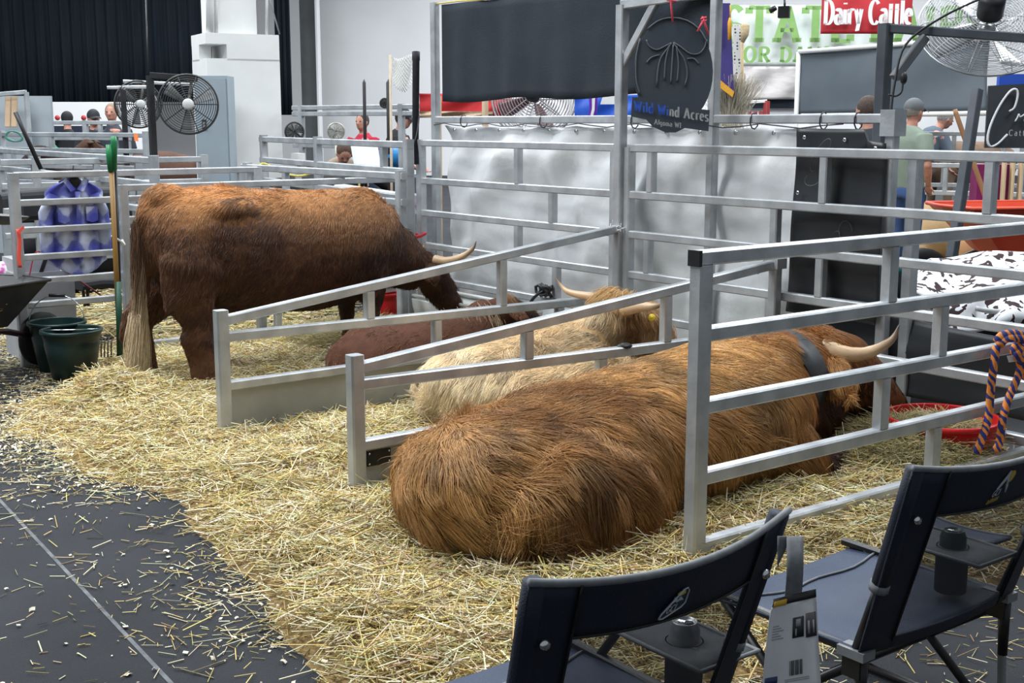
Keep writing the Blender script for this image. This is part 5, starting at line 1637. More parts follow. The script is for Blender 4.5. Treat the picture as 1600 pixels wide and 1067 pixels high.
def person(label, base, yaw, h=1.75, shirt=(.3, .3, .3), pants=(.02, .03, .06), hair=(.05, .03, .02), cap=None, lean=0.0, arms='down', sitting=False, glasses=False, sleeves='short', bald=False):
    """local frame: +x is where the person faces, +y their left; lean tips the trunk forward about the hips"""
    k = h / 1.75
    t_ = thing('person', label, 'person', base)
    o = Vector(base)
    hip = .93
    def T(x, y, z):
        if z > hip * .98:
            a = lean
            zz = z - hip
            x, z = x * math.cos(a) + zz * math.sin(a), hip - x * math.sin(a) + zz * math.cos(a)
        return rotz((x * k, y * k, z * k), yaw, o)
    sk = M['skin']
    b = MB()
    b.loft([(T(0, 0, 1.0), .13 * k, .10 * k), (T(0, 0, 1.25), .17 * k, .11 * k), (T(0, 0, 1.42), .18 * k, .09 * k), (T(0, 0, 1.49), .06 * k, .06 * k), (T(.01, 0, 1.54), .055 * k, .055 * k), (T(.02, 0, 1.58), .05 * k, .05 * k)], 14)
    hc = T(.03, 0, 1.645)
    fx = (T(1, 0, 1.645) - T(0, 0, 1.645)).normalized(); fz = (T(0, 0, 1.745) - T(0, 0, 1.645)).normalized(); fy = fz.cross(fx)
    R3 = Matrix((fx, fy, fz)).transposed()
    b.ell(hc, (.098 * k, .076 * k, .115 * k), R3); b.ell(hc + fx * .03 * k - fz * .05 * k, (.062 * k, .055 * k, .065 * k), R3)
    b.ell(hc + fx * .10 * k - fz * .02 * k, (.02 * k, .014 * k, .024 * k), R3, 8, 6)
    for s in (1, -1):
        b.ell(hc + fy * s * .077 * k - fz * .01 * k, (.02 * k, .011 * k, .030 * k), R3, 8, 6)
    for s in (1, -1):
        sh = T(0, s * .20, 1.40)
        if arms == 'reach' or (arms == 'reach_right' and s < 0):
            el, wr = T(.20, s * .24, 1.22), T(.46, s * .16, 1.15)
        elif arms == 'pocket' and s < 0:
            el, wr = T(-.05, s * .27, 1.12), T(.06, s * .20, .93)
        elif arms == 'work':
            el, wr = T(.12, s * .25, 1.14), T(.34, s * .10, 1.08)
        else:
            el, wr = T(0, s * .25, 1.12), T(.06, s * .25, .90)
        b.loft([(sh, .055 * k, .055 * k), (sh.lerp(el, .5), .05 * k, .05 * k), (el, .042 * k, .042 * k), (el.lerp(wr, .4), .042 * k, .04 * k), (wr, .028 * k, .026 * k)], 10)
        d = (wr - el).normalized(); q = d.cross(fy if abs(d.dot(fy)) < .9 else fz).normalized(); sdv = d.cross(q).normalized()
        pm = wr + d * .05 * k
        b.loft([(wr, .028 * k, .02 * k), (pm, .042 * k, .02 * k), (wr + d * .09 * k, .040 * k, .016 * k)], 8)
        for fi in range(4):
            r0 = wr + d * .085 * k + sdv * (fi - 1.5) * .019 * k
            L_ = (.072, .08, .075, .06)[fi] * k
            b.tube([r0, r0 + d * L_ * .5 + q * .006 * k, r0 + d * L_ * .85 + q * .022 * k], [.009 * k, .0085 * k, .007 * k], 6)
        r0 = wr + d * .03 * k + sdv * .034 * k
        b.tube([r0, r0 + sdv * .025 * k + d * .025 * k, r0 + sdv * .028 * k + d * .055 * k], [.011 * k, .010 * k, .008 * k], 6)
    body = fuse('body', b, sk, t_, voxel=.011 if base[2] == 0 and cap == 'hero' else .014, smooth=2)
    # shirt
    ml = noisy('shirt_cloth', shirt, tuple(c * .82 for c in shirt), 5, .85)
    b = MB()
    b.loft([(T(0, 0, .88), .165 * k, .125 * k), (T(0, 0, 1.0), .17 * k, .135 * k), (T(-.01, 0, 1.22), .185 * k, .14 * k), (T(-.01, 0, 1.36), .20 * k, .125 * k), (T(-.01, 0, 1.45), .16 * k, .09 * k), (T(0, 0, 1.50), .075 * k, .07 * k)], 18)
    for s in (1, -1):
        sh = T(0, s * .17, 1.42)
        if arms == 'reach' or (arms == 'reach_right' and s < 0): el, wr = T(.20, s * .24, 1.22), T(.40, s * .18, 1.15)
        elif arms == 'pocket' and s < 0: el, wr = T(-.05, s * .27, 1.12), T(.06, s * .20, .93)
        elif arms == 'work': el, wr = T(.12, s * .25, 1.14), T(.30, s * .12, 1.09)
        else: el, wr = T(0, s * .25, 1.12), T(.05, s * .25, .95)
        en = el.lerp(sh, .12)
        b.loft([(sh, .08 * k, .08 * k), (sh.lerp(en, .5), .078 * k, .075 * k), (en, .072 * k, .07 * k)], 12)
        if sleeves == 'long': b.loft([(el.lerp(sh, .2), .065 * k, .065 * k), (el, .058 * k, .058 * k), (wr, .04 * k, .04 * k)], 12)
    fuse('shirt', b, ml, t_, voxel=.016, smooth=3)
    # trousers
    pm_ = noisy('trouser_cloth', pants, tuple(c * .8 for c in pants), 9, .85)
    b = MB()
    b.loft([(T(0, 0, .92), .165 * k, .125 * k), (T(0, 0, .84), .175 * k, .135 * k), (T(-.01, 0, .78), .165 * k, .13 * k)], 16)
    for s in (1, -1):
        b.loft([(T(0, s * .09, .85), .095 * k, .115 * k), (T(0, s * .10, .65), .085 * k, .09 * k), (T(.01, s * .10, .46), .068 * k, .07 * k), (T(-.01, s * .10, .25), .066 * k, .07 * k), (T(-.01, s * .10, .06), .062 * k, .07 * k)], 12)
    fuse('trousers', b, pm_, t_, voxel=.018, smooth=3)
    for s in (1, -1):
        MB().loft([(T(-.08, s * .10, .05), .035 * k, .04 * k), (T(0, s * .10, .055), .045 * k, .05 * k), (T(.12, s * .11, .035), .046 * k, .032 * k), (T(.18, s * .115, .03), .03 * k, .022 * k)], 10).build('shoe', M['black'], t_)
    # hair or cap
    if not bald:
        m = MB(); m.ell(hc + fz * .020 * k - fx * .016 * k, (.099 * k, .084 * k, .108 * k), R3, 16, 10)
        A = m.v; fs = [f for f in m.f if sum((Vector(A[i]) - hc).dot(fz) * 1.0 - (Vector(A[i]) - hc).dot(fx) * .55 for i in f) / len(f) > -.015 * k]
        m.f = fs; m.m = [0] * len(fs); m.sm = [True] * len(fs)
        m.build('hair', noisy('hair_short', hair, tuple(c * .6 for c in hair), 60, .8), t_)
    if cap:
        cc = (.12, .13, .14) if cap == 'hero' else cap
        m = MB(); m.ell(hc + fz * .035 * k - fx * .008 * k, (.108 * k, .090 * k, .100 * k), R3, 18, 12)
        A = m.v; fs = [f for f in m.f if sum((Vector(A[i]) - hc).dot(fz) for i in f) / len(f) > .022 * k]
        m.f = fs; m.m = [0] * len(fs); m.sm = [True] * len(fs)
        cm = noisy('cap_cloth', cc, tuple(c * .8 for c in cc), 12, .8)
        m.build('cap', cm, t_)
        m = MB(); m.grid(lambda u, v: hc + fz * (.035 - .03 * v - .02 * (2 * u - 1) ** 2) * k + fx * (.085 + .085 * v * math.sqrt(max(0, 1 - (2 * u - 1) ** 2 * .8))) * k + fy * (2 * u - 1) * .075 * k, 10, 4, thick=fz * .005)
        m.build('cap_brim', cm, t_)
    if glasses:
        m = MB()
        for s in (1, -1):
            m.tube([hc + fx * .098 * k + fy * (s * .033 + .024 * math.cos(a)) * k + fz * (.012 + .018 * math.sin(a)) * k for a in [i * .6 for i in range(12)]], .003, 5)
            m.tube([hc + fx * .095 * k + fy * s * .058 * k + fz * .014 * k, hc + fx * .0 + fy * s * .085 * k + fz * .012 * k], .003, 5)
        m.build('spectacles', M['black'], t_)
    for s in (1, -1):
        m = MB(); m.ell(hc + fx * .088 * k + fy * s * .032 * k + fz * .012 * k, (.008 * k, .012 * k, .007 * k), R3, 8, 6)
        m.build('eye', M['black'], t_)
    return t_


yr_ = math.atan2(RT.y, RT.x)
yf_ = math.atan2(FH.y, FH.x)
g = G(1411, 432)
person('man in grey cap, sage green shirt and blue jeans, hand in pocket, glasses on', (g.x, g.y, 0), yr_ + .55, 1.78, (.20, .25, .20), (.035, .075, .20), (.25, .23, .2), cap='hero', arms='pocket', glasses=True)
b_ = PD(1352, 300, 10.2)
person('short-haired man whose head shows above the black mat, left of the capped man', (b_.x, b_.y, 0), yf_ + .5, 1.76, (.03, .035, .04), hair=(.07, .045, .035), arms='work')
b_ = PD(1431, 300, 16.0)
person('grey-haired man in dull blue shirt leaning over and reaching to a cow', (b_.x, b_.y, 0), yr_ + .15, 1.80, (.10, .13, .17), hair=(.30, .29, .28), lean=.45, arms='reach')
b_ = PD(570, 300, 16.5)
person('person in a bright red T-shirt behind the pipe rail', (b_.x, b_.y, -.05), yf_ + math.pi - .5, 1.72, (.42, .02, .05), hair=(.06, .04, .03), arms='work')
b_ = PD(616, 300, 15.2)
person('man in black shirt and dark cap right of the red-shirted person', (b_.x, b_.y, 0), yr_ - .2, 1.72, (.02, .02, .025), hair=(.05, .03, .02), cap=(.02, .02, .025), lean=.15, arms='work')
b_ = PD(527, 300, 13.3)
person('bare-armed man bending down left of the hanging paper', (b_.x, b_.y, -.12), yf_ + math.pi + .3, 1.68, (.30, .24, .18), hair=(.12, .07, .05), lean=.75, arms='reach')
b_ = PD(182, 300, 17.0)
person('grey-blond man in dark shirt facing us at far left', (b_.x, b_.y, 0), yf_ + math.pi, 1.80, (.035, .04, .055), hair=(.30, .22, .15), arms='down')
b_ = PD(152, 300, 17.5)
person('man in a black cap beside the grey-blond man', (b_.x, b_.y, 0), yf_ + math.pi + .6, 1.72, (.02, .022, .028), hair=(.03, .02, .02), cap=(.02, .022, .028))
b_ = PD(100, 300, 15.5)
person('person in a bright green shirt bending at far left', (b_.x, b_.y, -.10), yr_ + math.pi, 1.66, (.01, .28, .13), hair=(.40, .30, .16), lean=.35, arms='work')
b_ = PD(112, 300, 18.5)
person('person in black beside the low white wall at far left', (b_.x, b_.y, 0), yf_ + .4, 1.70, (.015, .016, .02), hair=(.02, .02, .02), cap=(.015, .015, .018), arms='work')

# ------------------------------------------------------------------ cattle of the other exhibitors
def lying_cow(label, px, dep, yaw, col, s=1.0, head=(.62, .10, .62), halter=True, standing=False, name='cow'):
    g = PD(px, 300, dep); g.z = 0
    t_ = thing(name, label, 'cow', g)
    lift = .62 if standing else 0
    def T(x, y, z): return rotz((x * s, y * s, (z + (lift if z > .1 else 0)) * s), yaw, g)
    b = MB()
    b.loft([(T(-.85, 0, .3), .1 * s, .14 * s), (T(-.75, 0, .34), .26 * s, .26 * s), (T(-.4, 0, .36), .32 * s, .32 * s), (T(0, 0, .36), .34 * s, .33 * s), (T(.35, 0, .38), .28 * s, .32 * s), (T(.52, 0, .42), .15 * s, .2 * s)], 18)
    b.loft([(T(.3, 0, .48), .15 * s, .2 * s), (T(.5, head[1] * .5, .58), .12 * s, .15 * s), (T(head[0], head[1], .70), .10 * s, .12 * s)], 14)
    b.loft([(T(head[0] - .04, head[1], .78), .09 * s, .07 * s), (T(head[0] + .06, head[1] * 1.2, .76), .12 * s, .11 * s), (T(head[0] + .2, head[1] * 1.5, .66), .09 * s, .09 * s), (T(head[0] + .34, head[1] * 1.7, .54), .075 * s, .07 * s), (T(head[0] + .39, head[1] * 1.7, .5), .05 * s, .05 * s)], 14)
    for q in (1, -1):
        if standing:
            for xx in (-.68, .35):
                b.loft([(T(xx, q * .16, .35), .09 * s, .14 * s), (T(xx, q * .17, .12), .07 * s, .09 * s), (rotz((xx * s, q * .17 * s, .4 * s), yaw, g), .05 * s, .06 * s), (rotz((xx * s, q * .17 * s, .03 * s), yaw, g), .055 * s, .06 * s)], 12)
        else:
            b.loft([(T(-.6, q * .22, .2), .12 * s, .16 * s), (T(-.35, q * .34, .16), .11 * s, .12 * s), (T(-.15, q * .4, .08), .06 * s, .06 * s)], 12)
            b.loft([(T(.3, q * .2, .2), .08 * s, .1 * s), (T(.5, q * .22, .08), .05 * s, .05 * s), (T(.3, q * .22, .05), .04 * s, .04 * s)], 12)
    fuse('body', b, noisy('short_coat', col, tuple(c * .72 for c in col), 5, .8, 0, .2, .3, 60), t_, voxel=.03, smooth=4)
    for q in (1, -1):
        a, e = T(head[0] + .02, head[1] + q * .10, .80), T(head[0] - .04, head[1] + q * .25, .80)
        MB().loft([(a, .03 * s, .02 * s), (a.lerp(e, .5), .05 * s, .03 * s), (e, .015 * s, .01 * s)], 10).build('ear', noisy('short_coat', tuple(c * .8 for c in col), tuple(c * .6 for c in col), 9, .8), t_)
    if halter:
        P = [T(head[0] + .2 + .01 * math.cos(a), head[1] * 1.5 + .098 * math.cos(a), .66 + .098 * math.sin(a)) for a in [i * .45 for i in range(15)]]
        MB().tube(P, .010, 6).build('halter', M['black'], t_)
        MB().tube([T(head[0] + .2, head[1] * 1.5 - .095, .68), T(head[0] + .04, head[1] - .10, .84)], .010, 6).build('halter', M['black'], t_)
    return t_


lying_cow('cream tan cow lying with a black halter, behind the man in jeans', 1494, 13.7, yr_ + math.pi - .25, (.48, .33, .18), 1.0)
lying_cow('orange brown calf lying behind the red wheelbarrow', 1606, 12.0, yr_ - .1, (.36, .19, .09), .82, halter=False)
lying_cow('greyish brown cow standing beyond the leaning grey-haired man', 1500, 17.5, yr_ + math.pi + .35, (.18, .12, .085), 1.0, standing=True)
lying_cow('dark brown cow standing behind the left fans', 222, 16.3, yr_ + math.pi + .1, (.10, .05, .035), .92, standing=True)
lying_cow('dark brown cow standing at the far left behind the grey fences', 150, 15.1, yr_ + math.pi + .2, (.05, .03, .028), .88, standing=True)
lying_cow('black calf resting behind the shirt fence', 165, 11.7, yr_ + .05, (.015, .015, .018), .95, halter=False)
lying_cow('black cow standing right of the white column', 488, 12.2, yr_ + .3, (.015, .016, .018), .80, standing=True, halter=False)

# ------------------------------------------------------------------ straw in the neighbours' pens
for nm, lab, c, r, n in (('straw_litter', 'yellow straw litter under the tan cow beyond the back fence', PD(1495, 392, 12.2), (1.9, 1.9), 9000),
                         ('straw_litter', 'thin brown straw litter on the floor beyond the shirt fence', Vector((-10.0, 4.0, 0)), (1.3, 1.6), 5000)):
    a = NR.rand(n) * 6.28; q = np.sqrt(NR.rand(n))
    P = np.stack([c.x + r[0] * q * np.cos(a), c.y + r[1] * q * np.sin(a), .01 + .05 * NR.rand(n)], 1)
    an = NR.rand(n) * 6.28
    V1, F1_, T1 = prisms(P, np.stack([np.cos(an), np.sin(an), NR.normal(size=n) * .1], 1), .08 + .14 * NR.rand(n), np.full(n, .010), straw_cols(n, .0 if n > 6000 else .3))
    o = fast_mesh(nm, [(V1, F1_, T1, 0)], [STRAW], loc=(c.x, c.y, 0)); tag(o, lab, 'straw', kind='stuff')

# ------------------------------------------------------------------ red wheelbarrow, wooden fork handle
def barrow(name, label, c, yaw, s, body, leg, fill=None, wheel_at=.62, bar=True):
    """tray with sloping sides, wheel under the nose, two handles, two legs; local +x is the wheel end"""
    t_ = thing(name, label, 'wheelbarrow', c)
    def T(x, y, z): return rotz((x * s, y * s, z * s), yaw, Vector(c))
    top = [(-.42, -.33), (.50, -.30), (.56, 0), (.50, .30), (-.42, .33)]
    bot = [(-.26, -.20), (.22, -.18), (.26, 0), (.22, .18), (-.26, .20)]
    zt, zb = .66, .36
    m = MB()
    n = 5
    vo = [T(x, y, zt) for x, y in top] + [T(x, y, zb) for x, y in bot] + [T(x * .965, y * .96, zt) for x, y in top] + [T(x * .96, y * .95, zb + .015) for x, y in bot]
    fs = [(i, (i + 1) % n, n + (i + 1) % n, n + i) for i in range(n)] + [tuple(range(n, 2 * n))[::-1]]
    fs += [(2 * n + (i + 1) % n, 2 * n + i, 3 * n + i, 3 * n + (i + 1) % n) for i in range(n)] + [tuple(range(3 * n, 4 * n))]
    fs += [((i + 1) % n, i, 2 * n + i, 2 * n + (i + 1) % n) for i in range(n)]
    m.add(vo, fs); m.build('tray', body, t_)
    m = MB().tube([T(x * 1.005, y * 1.01, zt) for x, y in top + top[:1]], .012 * s, 8); m.build('rolled_rim', body, t_)
    for q in (1, -1):
        MB().tube([T(.66, q * .07, .20), T(.20, q * .20, .335), T(-.35, q * .27, .40), T(-.95, q * .29, .58)], .017 * s, 8).build('handle_tube', leg, t_)
        MB().tube([T(-.84, q * .29, .55), T(-.99, q * .29, .595)], .022 * s, 8).build('grip', M['black'], t_)
        MB().tube([T(-.12, q * .24, .37), T(-.20, q * .24, .02), T(-.36, q * .25, .01), T(-.38, q * .27, .40)], .014 * s, 8).build('leg', leg, t_)
    MB().lathe([(.10 * s, -.03 * s), (.17 * s, -.045 * s), (.195 * s, -.02 * s), (.195 * s, .02 * s), (.17 * s, .045 * s), (.10 * s, .03 * s), (.10 * s, -.03 * s)], T(.66, 0, .195), T(0, 1, 0) - T(0, 0, 0), 24).build('tyre', M['rubber'], t_)
    MB().lathe([(0, .03 * s), (.10 * s, .025 * s), (.10 * s, -.025 * s), (0, -.03 * s)], T(.66, 0, .195), T(0, 1, 0) - T(0, 0, 0), 16).build('wheel_disc', leg, t_)
    return t_


g = PD(1597, 300, 10.6); g.z = 0
barrow('wheelbarrow', 'orange red plastic wheelbarrow standing on straw at the right edge', g, yr_ + math.pi + .15, 1.32, noisy('orange_red_plastic', (.62, .075, .03), (.52, .05, .02), 3, .45), M['alu_dark'])
o = MB().tube([PD(1492, 171, 10.4), PD(1494, 178, 10.4), PD(1546, 326, 10.3), PD(1552, 345, 10.3)], [.018, .021, .021, .021], 10).build('wooden_handle', noisy('brown_wood', (.33, .17, .075), (.24, .12, .05), 8, .55, stretch=(1, 1, .2)))
o.name = 'fork_shaft'; tag(o, 'round wooden fork shaft leaning up out of the red wheelbarrow', 'tool')
t_ = thing('plank_stack', 'pale pine boards standing upright behind the leaning pole at right', 'boards', PD(1583, 300, 12.4) * 1)
for i, (x, w) in enumerate(((1570, .07), (1583, .08), (1596, .07))):
    a, b = PD(x, 247, 12.4), PD(x - 3, 300, 12.4)
    MB().bar(a, (b.x, b.y, .35), w, .03, up=RT).build('board', noisy('raw_pine', (.60, .47, .30), (.52, .39, .24), 4, .7, stretch=(1, 1, .1)), t_)
o = MB().box(PD(1548, 286, 12.6), (.35, .2, .38), YAW); o = o.build('magenta_bag', noisy('magenta_cloth', (.20, .01, .10), (.14, .01, .07), 6, .8)); tag(o, 'dark magenta bag hanging behind the tan cow', 'bag')

# cow-print blanket over a dark folding chair beyond the fence
def cowprint():
    m = principled('cow_print_cloth', (.8, .8, .8), .75, 0, .2)
    tc = N(m, 'ShaderNodeTexCoord'); n1 = N(m, 'ShaderNodeTexNoise', i_Scale=19.0, i_Detail=1.5, i_Distortion=.4)
    L(m, tc.outputs['Object'], n1.inputs['Vector'])
    r = N(m, 'ShaderNodeValToRGB'); r.color_ramp.interpolation = 'CONSTANT'
    r.color_ramp.elements[0].color = (.80, .81, .83, 1); r.color_ramp.elements[1].position = .55; r.color_ramp.elements[1].color = (.045, .025, .028, 1)
    L(m, n1.outputs[0], r.inputs[0]); L(m, r.outputs[0], m.node_tree.nodes['Principled BSDF'].inputs['Base Color'])
    return m
CP = cowprint()
c0 = PD(1500, 450, 7.2)
bl = thing('cow_print_blanket', 'white blanket with dark brown hide blotches draped beyond the back fence at right', 'blanket', (c0.x, c0.y, .3))
def blf(u, v):
    x = 1420 + 260 * u
    ytop = 422 - 24 * sst(np.array(u), .02, .14) - 0 + 6 * math.sin(u * 9) - 10 * sst(np.array(u), .55, .9)
    yb = 462 + 52 * sst(np.array(u), .0, .2) - 6 * math.sin(u * 13)
    y = ytop + (yb - ytop) * v
    dep = 7.35 - .55 * math.sin(v * 1.57) - .25 * u + .03 * math.sin(u * 22 + v * 5) + .02 * math.sin(v * 14 + u * 8)
    return PD(x, float(y), dep)
m = MB().grid(blf, 50, 22, thick=FH * .02); m.build('blanket_cloth', CP, bl)
MB().grid(lambda u, v: PD(1414 + 34 * u, 488 + (22 - 14 * u) * v, 6.9 - .05 * math.sin(u * 3)), 8, 6, thick=FH * .02).build('blanket_corner', CP, bl)
dc = thing('dark_camp_chair', 'black folding camp chair heaped under the cow print blanket', 'chair', (c0.x, c0.y, 0))
cg_ = PD(1500, 450, 7.4)
def CT(x, y, z): return rotz((x, y, z), yr_, Vector((cg_.x, cg_.y, 0)))
MB().box(CT(0, 0, .40), (.9, .55, .10), yr_).build('seat', noisy('black_cloth', (.012, .014, .017), (.02, .022, .027), 5, .8), dc)
MB().grid(lambda u, v: CT(-.55 + 1.1 * u, -.30 - .05 * math.sin(u * 6), .42 - .30 * v), 12, 5, thick=FH * .02).build('hanging_flap', noisy('black_cloth', (.012, .014, .017), (.02, .022, .027), 5, .8), dc)
for (a, b) in (((-.45, -.25), (.1, .2)), ((.1, -.25), (-.45, .2)), ((.5, -.25), (0, .25)), ((0, -.25), (.5, .25))):
    MB().tube([CT(a[0], a[1], .40), CT(b[0], b[1], .01)], .012, 8).build('leg', M['black'], dc)
MB().tube(bez([PD(1525, 482, 6.75), PD(1548, 486, 6.7), PD(1575, 486, 6.7), PD(1606, 478, 6.7)], 12), .014, 8).build('white_tube_arm', noisy('grey_white_plastic', (.5, .52, .52), (.42, .44, .44), 6, .5), dc)
t_ = thing('running_shoe', 'grey and white running shoe resting beyond the back fence under the blanket', 'shoe', PD(1502, 512, 6.8))
a, b = PD(1488, 520, 6.8), PD(1514, 502, 6.85)
MB().loft([(a, .03, .03), (a.lerp(b, .4), .045, .045), (b, .035, .035), (b.lerp(a, -.2), .015, .015)], 12).build('upper', noisy('grey_knit', (.12, .13, .14), (.2, .2, .2), 40, .8), t_)
MB().loft([(a - Vector((0, 0, .03)), .03, .012), (a.lerp(b, .5) - Vector((0, 0, .038)), .045, .014), (b - Vector((0, 0, .02)), .035, .012)], 12).build('sole', M['white'], t_)
o = MB().ell(PD(1425, 418, 8.2), (.16, .12, .06)).build('green_bundle', noisy('teal_cloth', (.01, .09, .085), (.02, .14, .13), 20, .7)); tag(o, 'dark teal cloth bundle left of the cow print blanket', 'bundle')

# ------------------------------------------------------------------ left: black wheelbarrow, shirt, shovel, cooler, board
g = Vector((-7.98, 1.84, 0))
barrow('wheelbarrow', 'black wheelbarrow with a little straw in its tray at the left edge', g, 2.0, .90, noisy('black_tray', (.018, .018, .02), (.035, .034, .035), 6, .5), noisy('black_red_steel', (.03, .008, .01), (.015, .01, .01), 8, .5))
c = (-7.98, 1.84)
n = 500
a = NR.rand(n) * 6.28; q = np.sqrt(NR.rand(n))
P = np.stack([c[0] + .22 * q * np.cos(a), c[1] + .22 * q * np.sin(a), .44 + .12 * (1 - q) + .03 * NR.rand(n)], 1)
an = NR.rand(n) * 6.28
V1, F1_, T1 = prisms(P, np.stack([np.cos(an), np.sin(an), NR.normal(size=n) * .3], 1), .06 + .1 * NR.rand(n), np.full(n, .004), straw_cols(n, .5) * 1.1)
m = MB(); m.grid(lambda u, v: (c[0] + .25 * v * math.cos(6.2832 * u), c[1] + .25 * v * math.sin(6.2832 * u), .43 + .10 * math.cos(v * 1.5)), 20, 5)
o = fast_mesh('barrow_straw', [(np.array(m.v), np.array(m.f), None, 0), (V1, F1_, T1, 1)], [STRAWBASE, STRAW], loc=(c[0], c[1], .48)); tag(o, 'small pile of straw in the black wheelbarrow', 'straw', kind='stuff')

# checked shirt hanging on the fence
def plaid():
    m = principled('blue_plaid', (.3, .3, .6), .8)
    tc = N(m, 'ShaderNodeTexCoord'); sx = N(m, 'ShaderNodeSeparateXYZ'); L(m, tc.outputs['Object'], sx.inputs[0])
    def wv(axis, sc, ph):
        a = N(m, 'ShaderNodeMath', operation='MULTIPLY'); a.inputs[1].default_value = sc; L(m, sx.outputs[axis], a.inputs[0])
        b = N(m, 'ShaderNodeMath', operation='ADD'); b.inputs[1].default_value = ph; L(m, a.outputs[0], b.inputs[0])
        s = N(m, 'ShaderNodeMath', operation='SINE'); L(m, b.outputs[0], s.inputs[0]); return s
    a, b = wv('Y', 48, 0), wv('Z', 30, 1)
    ad = N(m, 'ShaderNodeMath', operation='ADD'); L(m, a.outputs[0], ad.inputs[0]); L(m, b.outputs[0], ad.inputs[1])
    nz = N(m, 'ShaderNodeTexNoise', i_Scale=9.0, i_Detail=4.0); L(m, tc.outputs['Object'], nz.inputs[0])
    ml = N(m, 'ShaderNodeMath', operation='MULTIPLY_ADD'); ml.inputs[1].default_value = 4.5; L(m, nz.outputs[0], ml.inputs[0]); L(m, ad.outputs[0], ml.inputs[2])
    r = N(m, 'ShaderNodeMapRange'); r.inputs['From Min'].default_value = .6; r.inputs['From Max'].default_value = 4.4; L(m, ml.outputs[0], r.inputs[0])
    cr = N(m, 'ShaderNodeValToRGB'); cr.color_ramp.elements[0].color = (.05, .055, .34, 1); cr.color_ramp.elements[1].color = (.62, .66, .80, 1)
    e = cr.color_ramp.elements.new(.42); e.color = (.13, .15, .42, 1); cr.color_ramp.elements.new(.56).color = (.42, .46, .66, 1)
    L(m, r.outputs[0], cr.inputs[0]); L(m, cr.outputs[0], m.node_tree.nodes['Principled BSDF'].inputs['Base Color'])
    return m
PLD = plaid()
st = thing('plaid_shirt', 'blue and white checked shirt hung by its collar on the side fence', 'shirt', (-8.33, 2.55, .6))
XS = -8.30
def shirt_fn(side):
    def fn(u, v):
        yc = 2.665
        half = .055 + .125 * min(v / .13, 1) ** .8 + .012 * v + .006 * math.sin(v * 9)
        y = yc + (2 * u - 1) * half
        ztop = 1.215 - .02 * abs(2 * u - 1)
        zb = .615 - .05 * math.cos((2 * u - 1) * 3.14 * .8)
        z = ztop + (zb - ztop) * v
        x = XS + side * (.035 + .02 * v) * math.cos((2 * u - 1) * 1.57) + .010 * math.sin(u * 21 + v * 4) + .008 * math.sin(u * 9 - v * 6)
        return (x, y, z)
    return fn
for s in (1, -1):
    MB().grid(shirt_fn(s), 36, 22, thick=(.003, 0, 0)).build('shirt_front' if s > 0 else 'shirt_back', PLD, st)
for s, y in ((1, 2.85), (-1, 2.47)):
    MB().loft([((XS, 2.665 + s * .13, 1.10), .04, .045), ((XS, y - s * .01, .98), .042, .05), ((XS + .01, y, .84), .036, .045), ((XS + .01, y + s * .0, .74), .034, .042), ((XS + .01, y, .70), .032, .04)], 14).build('sleeve', PLD, st)
for s_ in (1, -1):
    MB().poly([(XS + .055, 2.665 + s_ * .005, 1.135), (XS + .05, 2.665 + s_ * .06, 1.215), (XS + .06, 2.665 + s_ * .085, 1.19), (XS + .065, 2.665 + s_ * .04, 1.12)], (.006, 0, 0)).build('collar_flap', PLD, st)
MB().grid(lambda u, v: (XS + .058 + .006 * math.sin(v * 8), 2.655 + .03 * u, 1.12 - .50 * v), 2, 12, thick=(.004, 0, 0)).build('button_placket', PLD, st)
MB().ell((XS + .035, 2.665, 1.185), (.025, .045, .035)).build('dark_neck_opening', M['black'], st)
for s_ in (1, -1):
    MB().poly([(XS + .058, 2.665 + s_ * .055, 1.02), (XS + .058, 2.665 + s_ * .13, 1.02), (XS + .058, 2.665 + s_ * .13, .93), (XS + .058, 2.665 + s_ * .092, .915), (XS + .058, 2.665 + s_ * .055, .93)], (.008, 0, 0)).build('chest_pocket', PLD, st)
m = MB().tube([(XS + .03 * math.cos(a), 2.665 + .065 * math.cos(a + 1.57), 1.20 + .022 * math.sin(a * 1) ) for a in [i * .52 for i in range(13)]], .016, 8); m.build('collar', PLD, st)
m = MB().tube([(XS, 2.575, 1.18), (XS, 2.665, 1.22), (XS, 2.755, 1.18)], .010, 6); m.tube([(XS, 2.665, 1.22), (XS + .03, 2.665, 1.29)], .004, 6); m.build('hanger', M['black'], st)

# green-gripped shovel leaning by the fence, and the hay fork head
sv = thing('shovel', 'shovel with green D-grip and yellow wooden shaft standing before the side fence', 'shovel', (-8.02, 2.82, 0))
a, b = G(178, 265, 1.29), G(187, 560, 0.0)
TP = Vector((-7.98, 2.80, 1.50)); BT = Vector((-8.02, 2.84, .02))
q = PX(174, 268, -8.0); q2 = PX(172, 215, -8.0); q3 = PX(188, 556, -8.0)
MB().tube([q3 + Vector((0, 0, .02)), q], .017, 10).build('shaft', noisy('yellow_wood', (.26, .14, .03), (.19, .10, .02), 12, .5, stretch=(1, 1, .2)), sv)
GRP = noisy('green_plastic', (.015, .20, .07), (.01, .15, .05), 8, .45)
MB().tube([q, q + Vector((0, -.005, .10)), PX(170, 226, -8.0)], [.022, .024, .020], 10).build('green_sleeve', GRP, sv)
MB().tube([PX(178, 265, -7.99), PX(178, 222, -7.99), PX(177, 213, -7.99)], [.020, .022, .018], 10).build('green_grip', GRP, sv)
MB().tube([PX(180, 262, -8.03), PX(190, 554, -8.03)], .014, 8).build('dark_edge', M['black'], sv)
c = PX(187, 500, -8.02)
MB().tube([PX(185, 440, -7.99), PX(187, 556, -7.98)], .020, 8).build('green_lower_sleeve', noisy('deep_green_paint', (.01, .07, .04), (.01, .05, .03), 8, .5), sv)
fk = thing('manure_fork', 'black-tined manure fork head standing on the floor beside the buckets', 'fork', (-8.0, 2.66, 0))
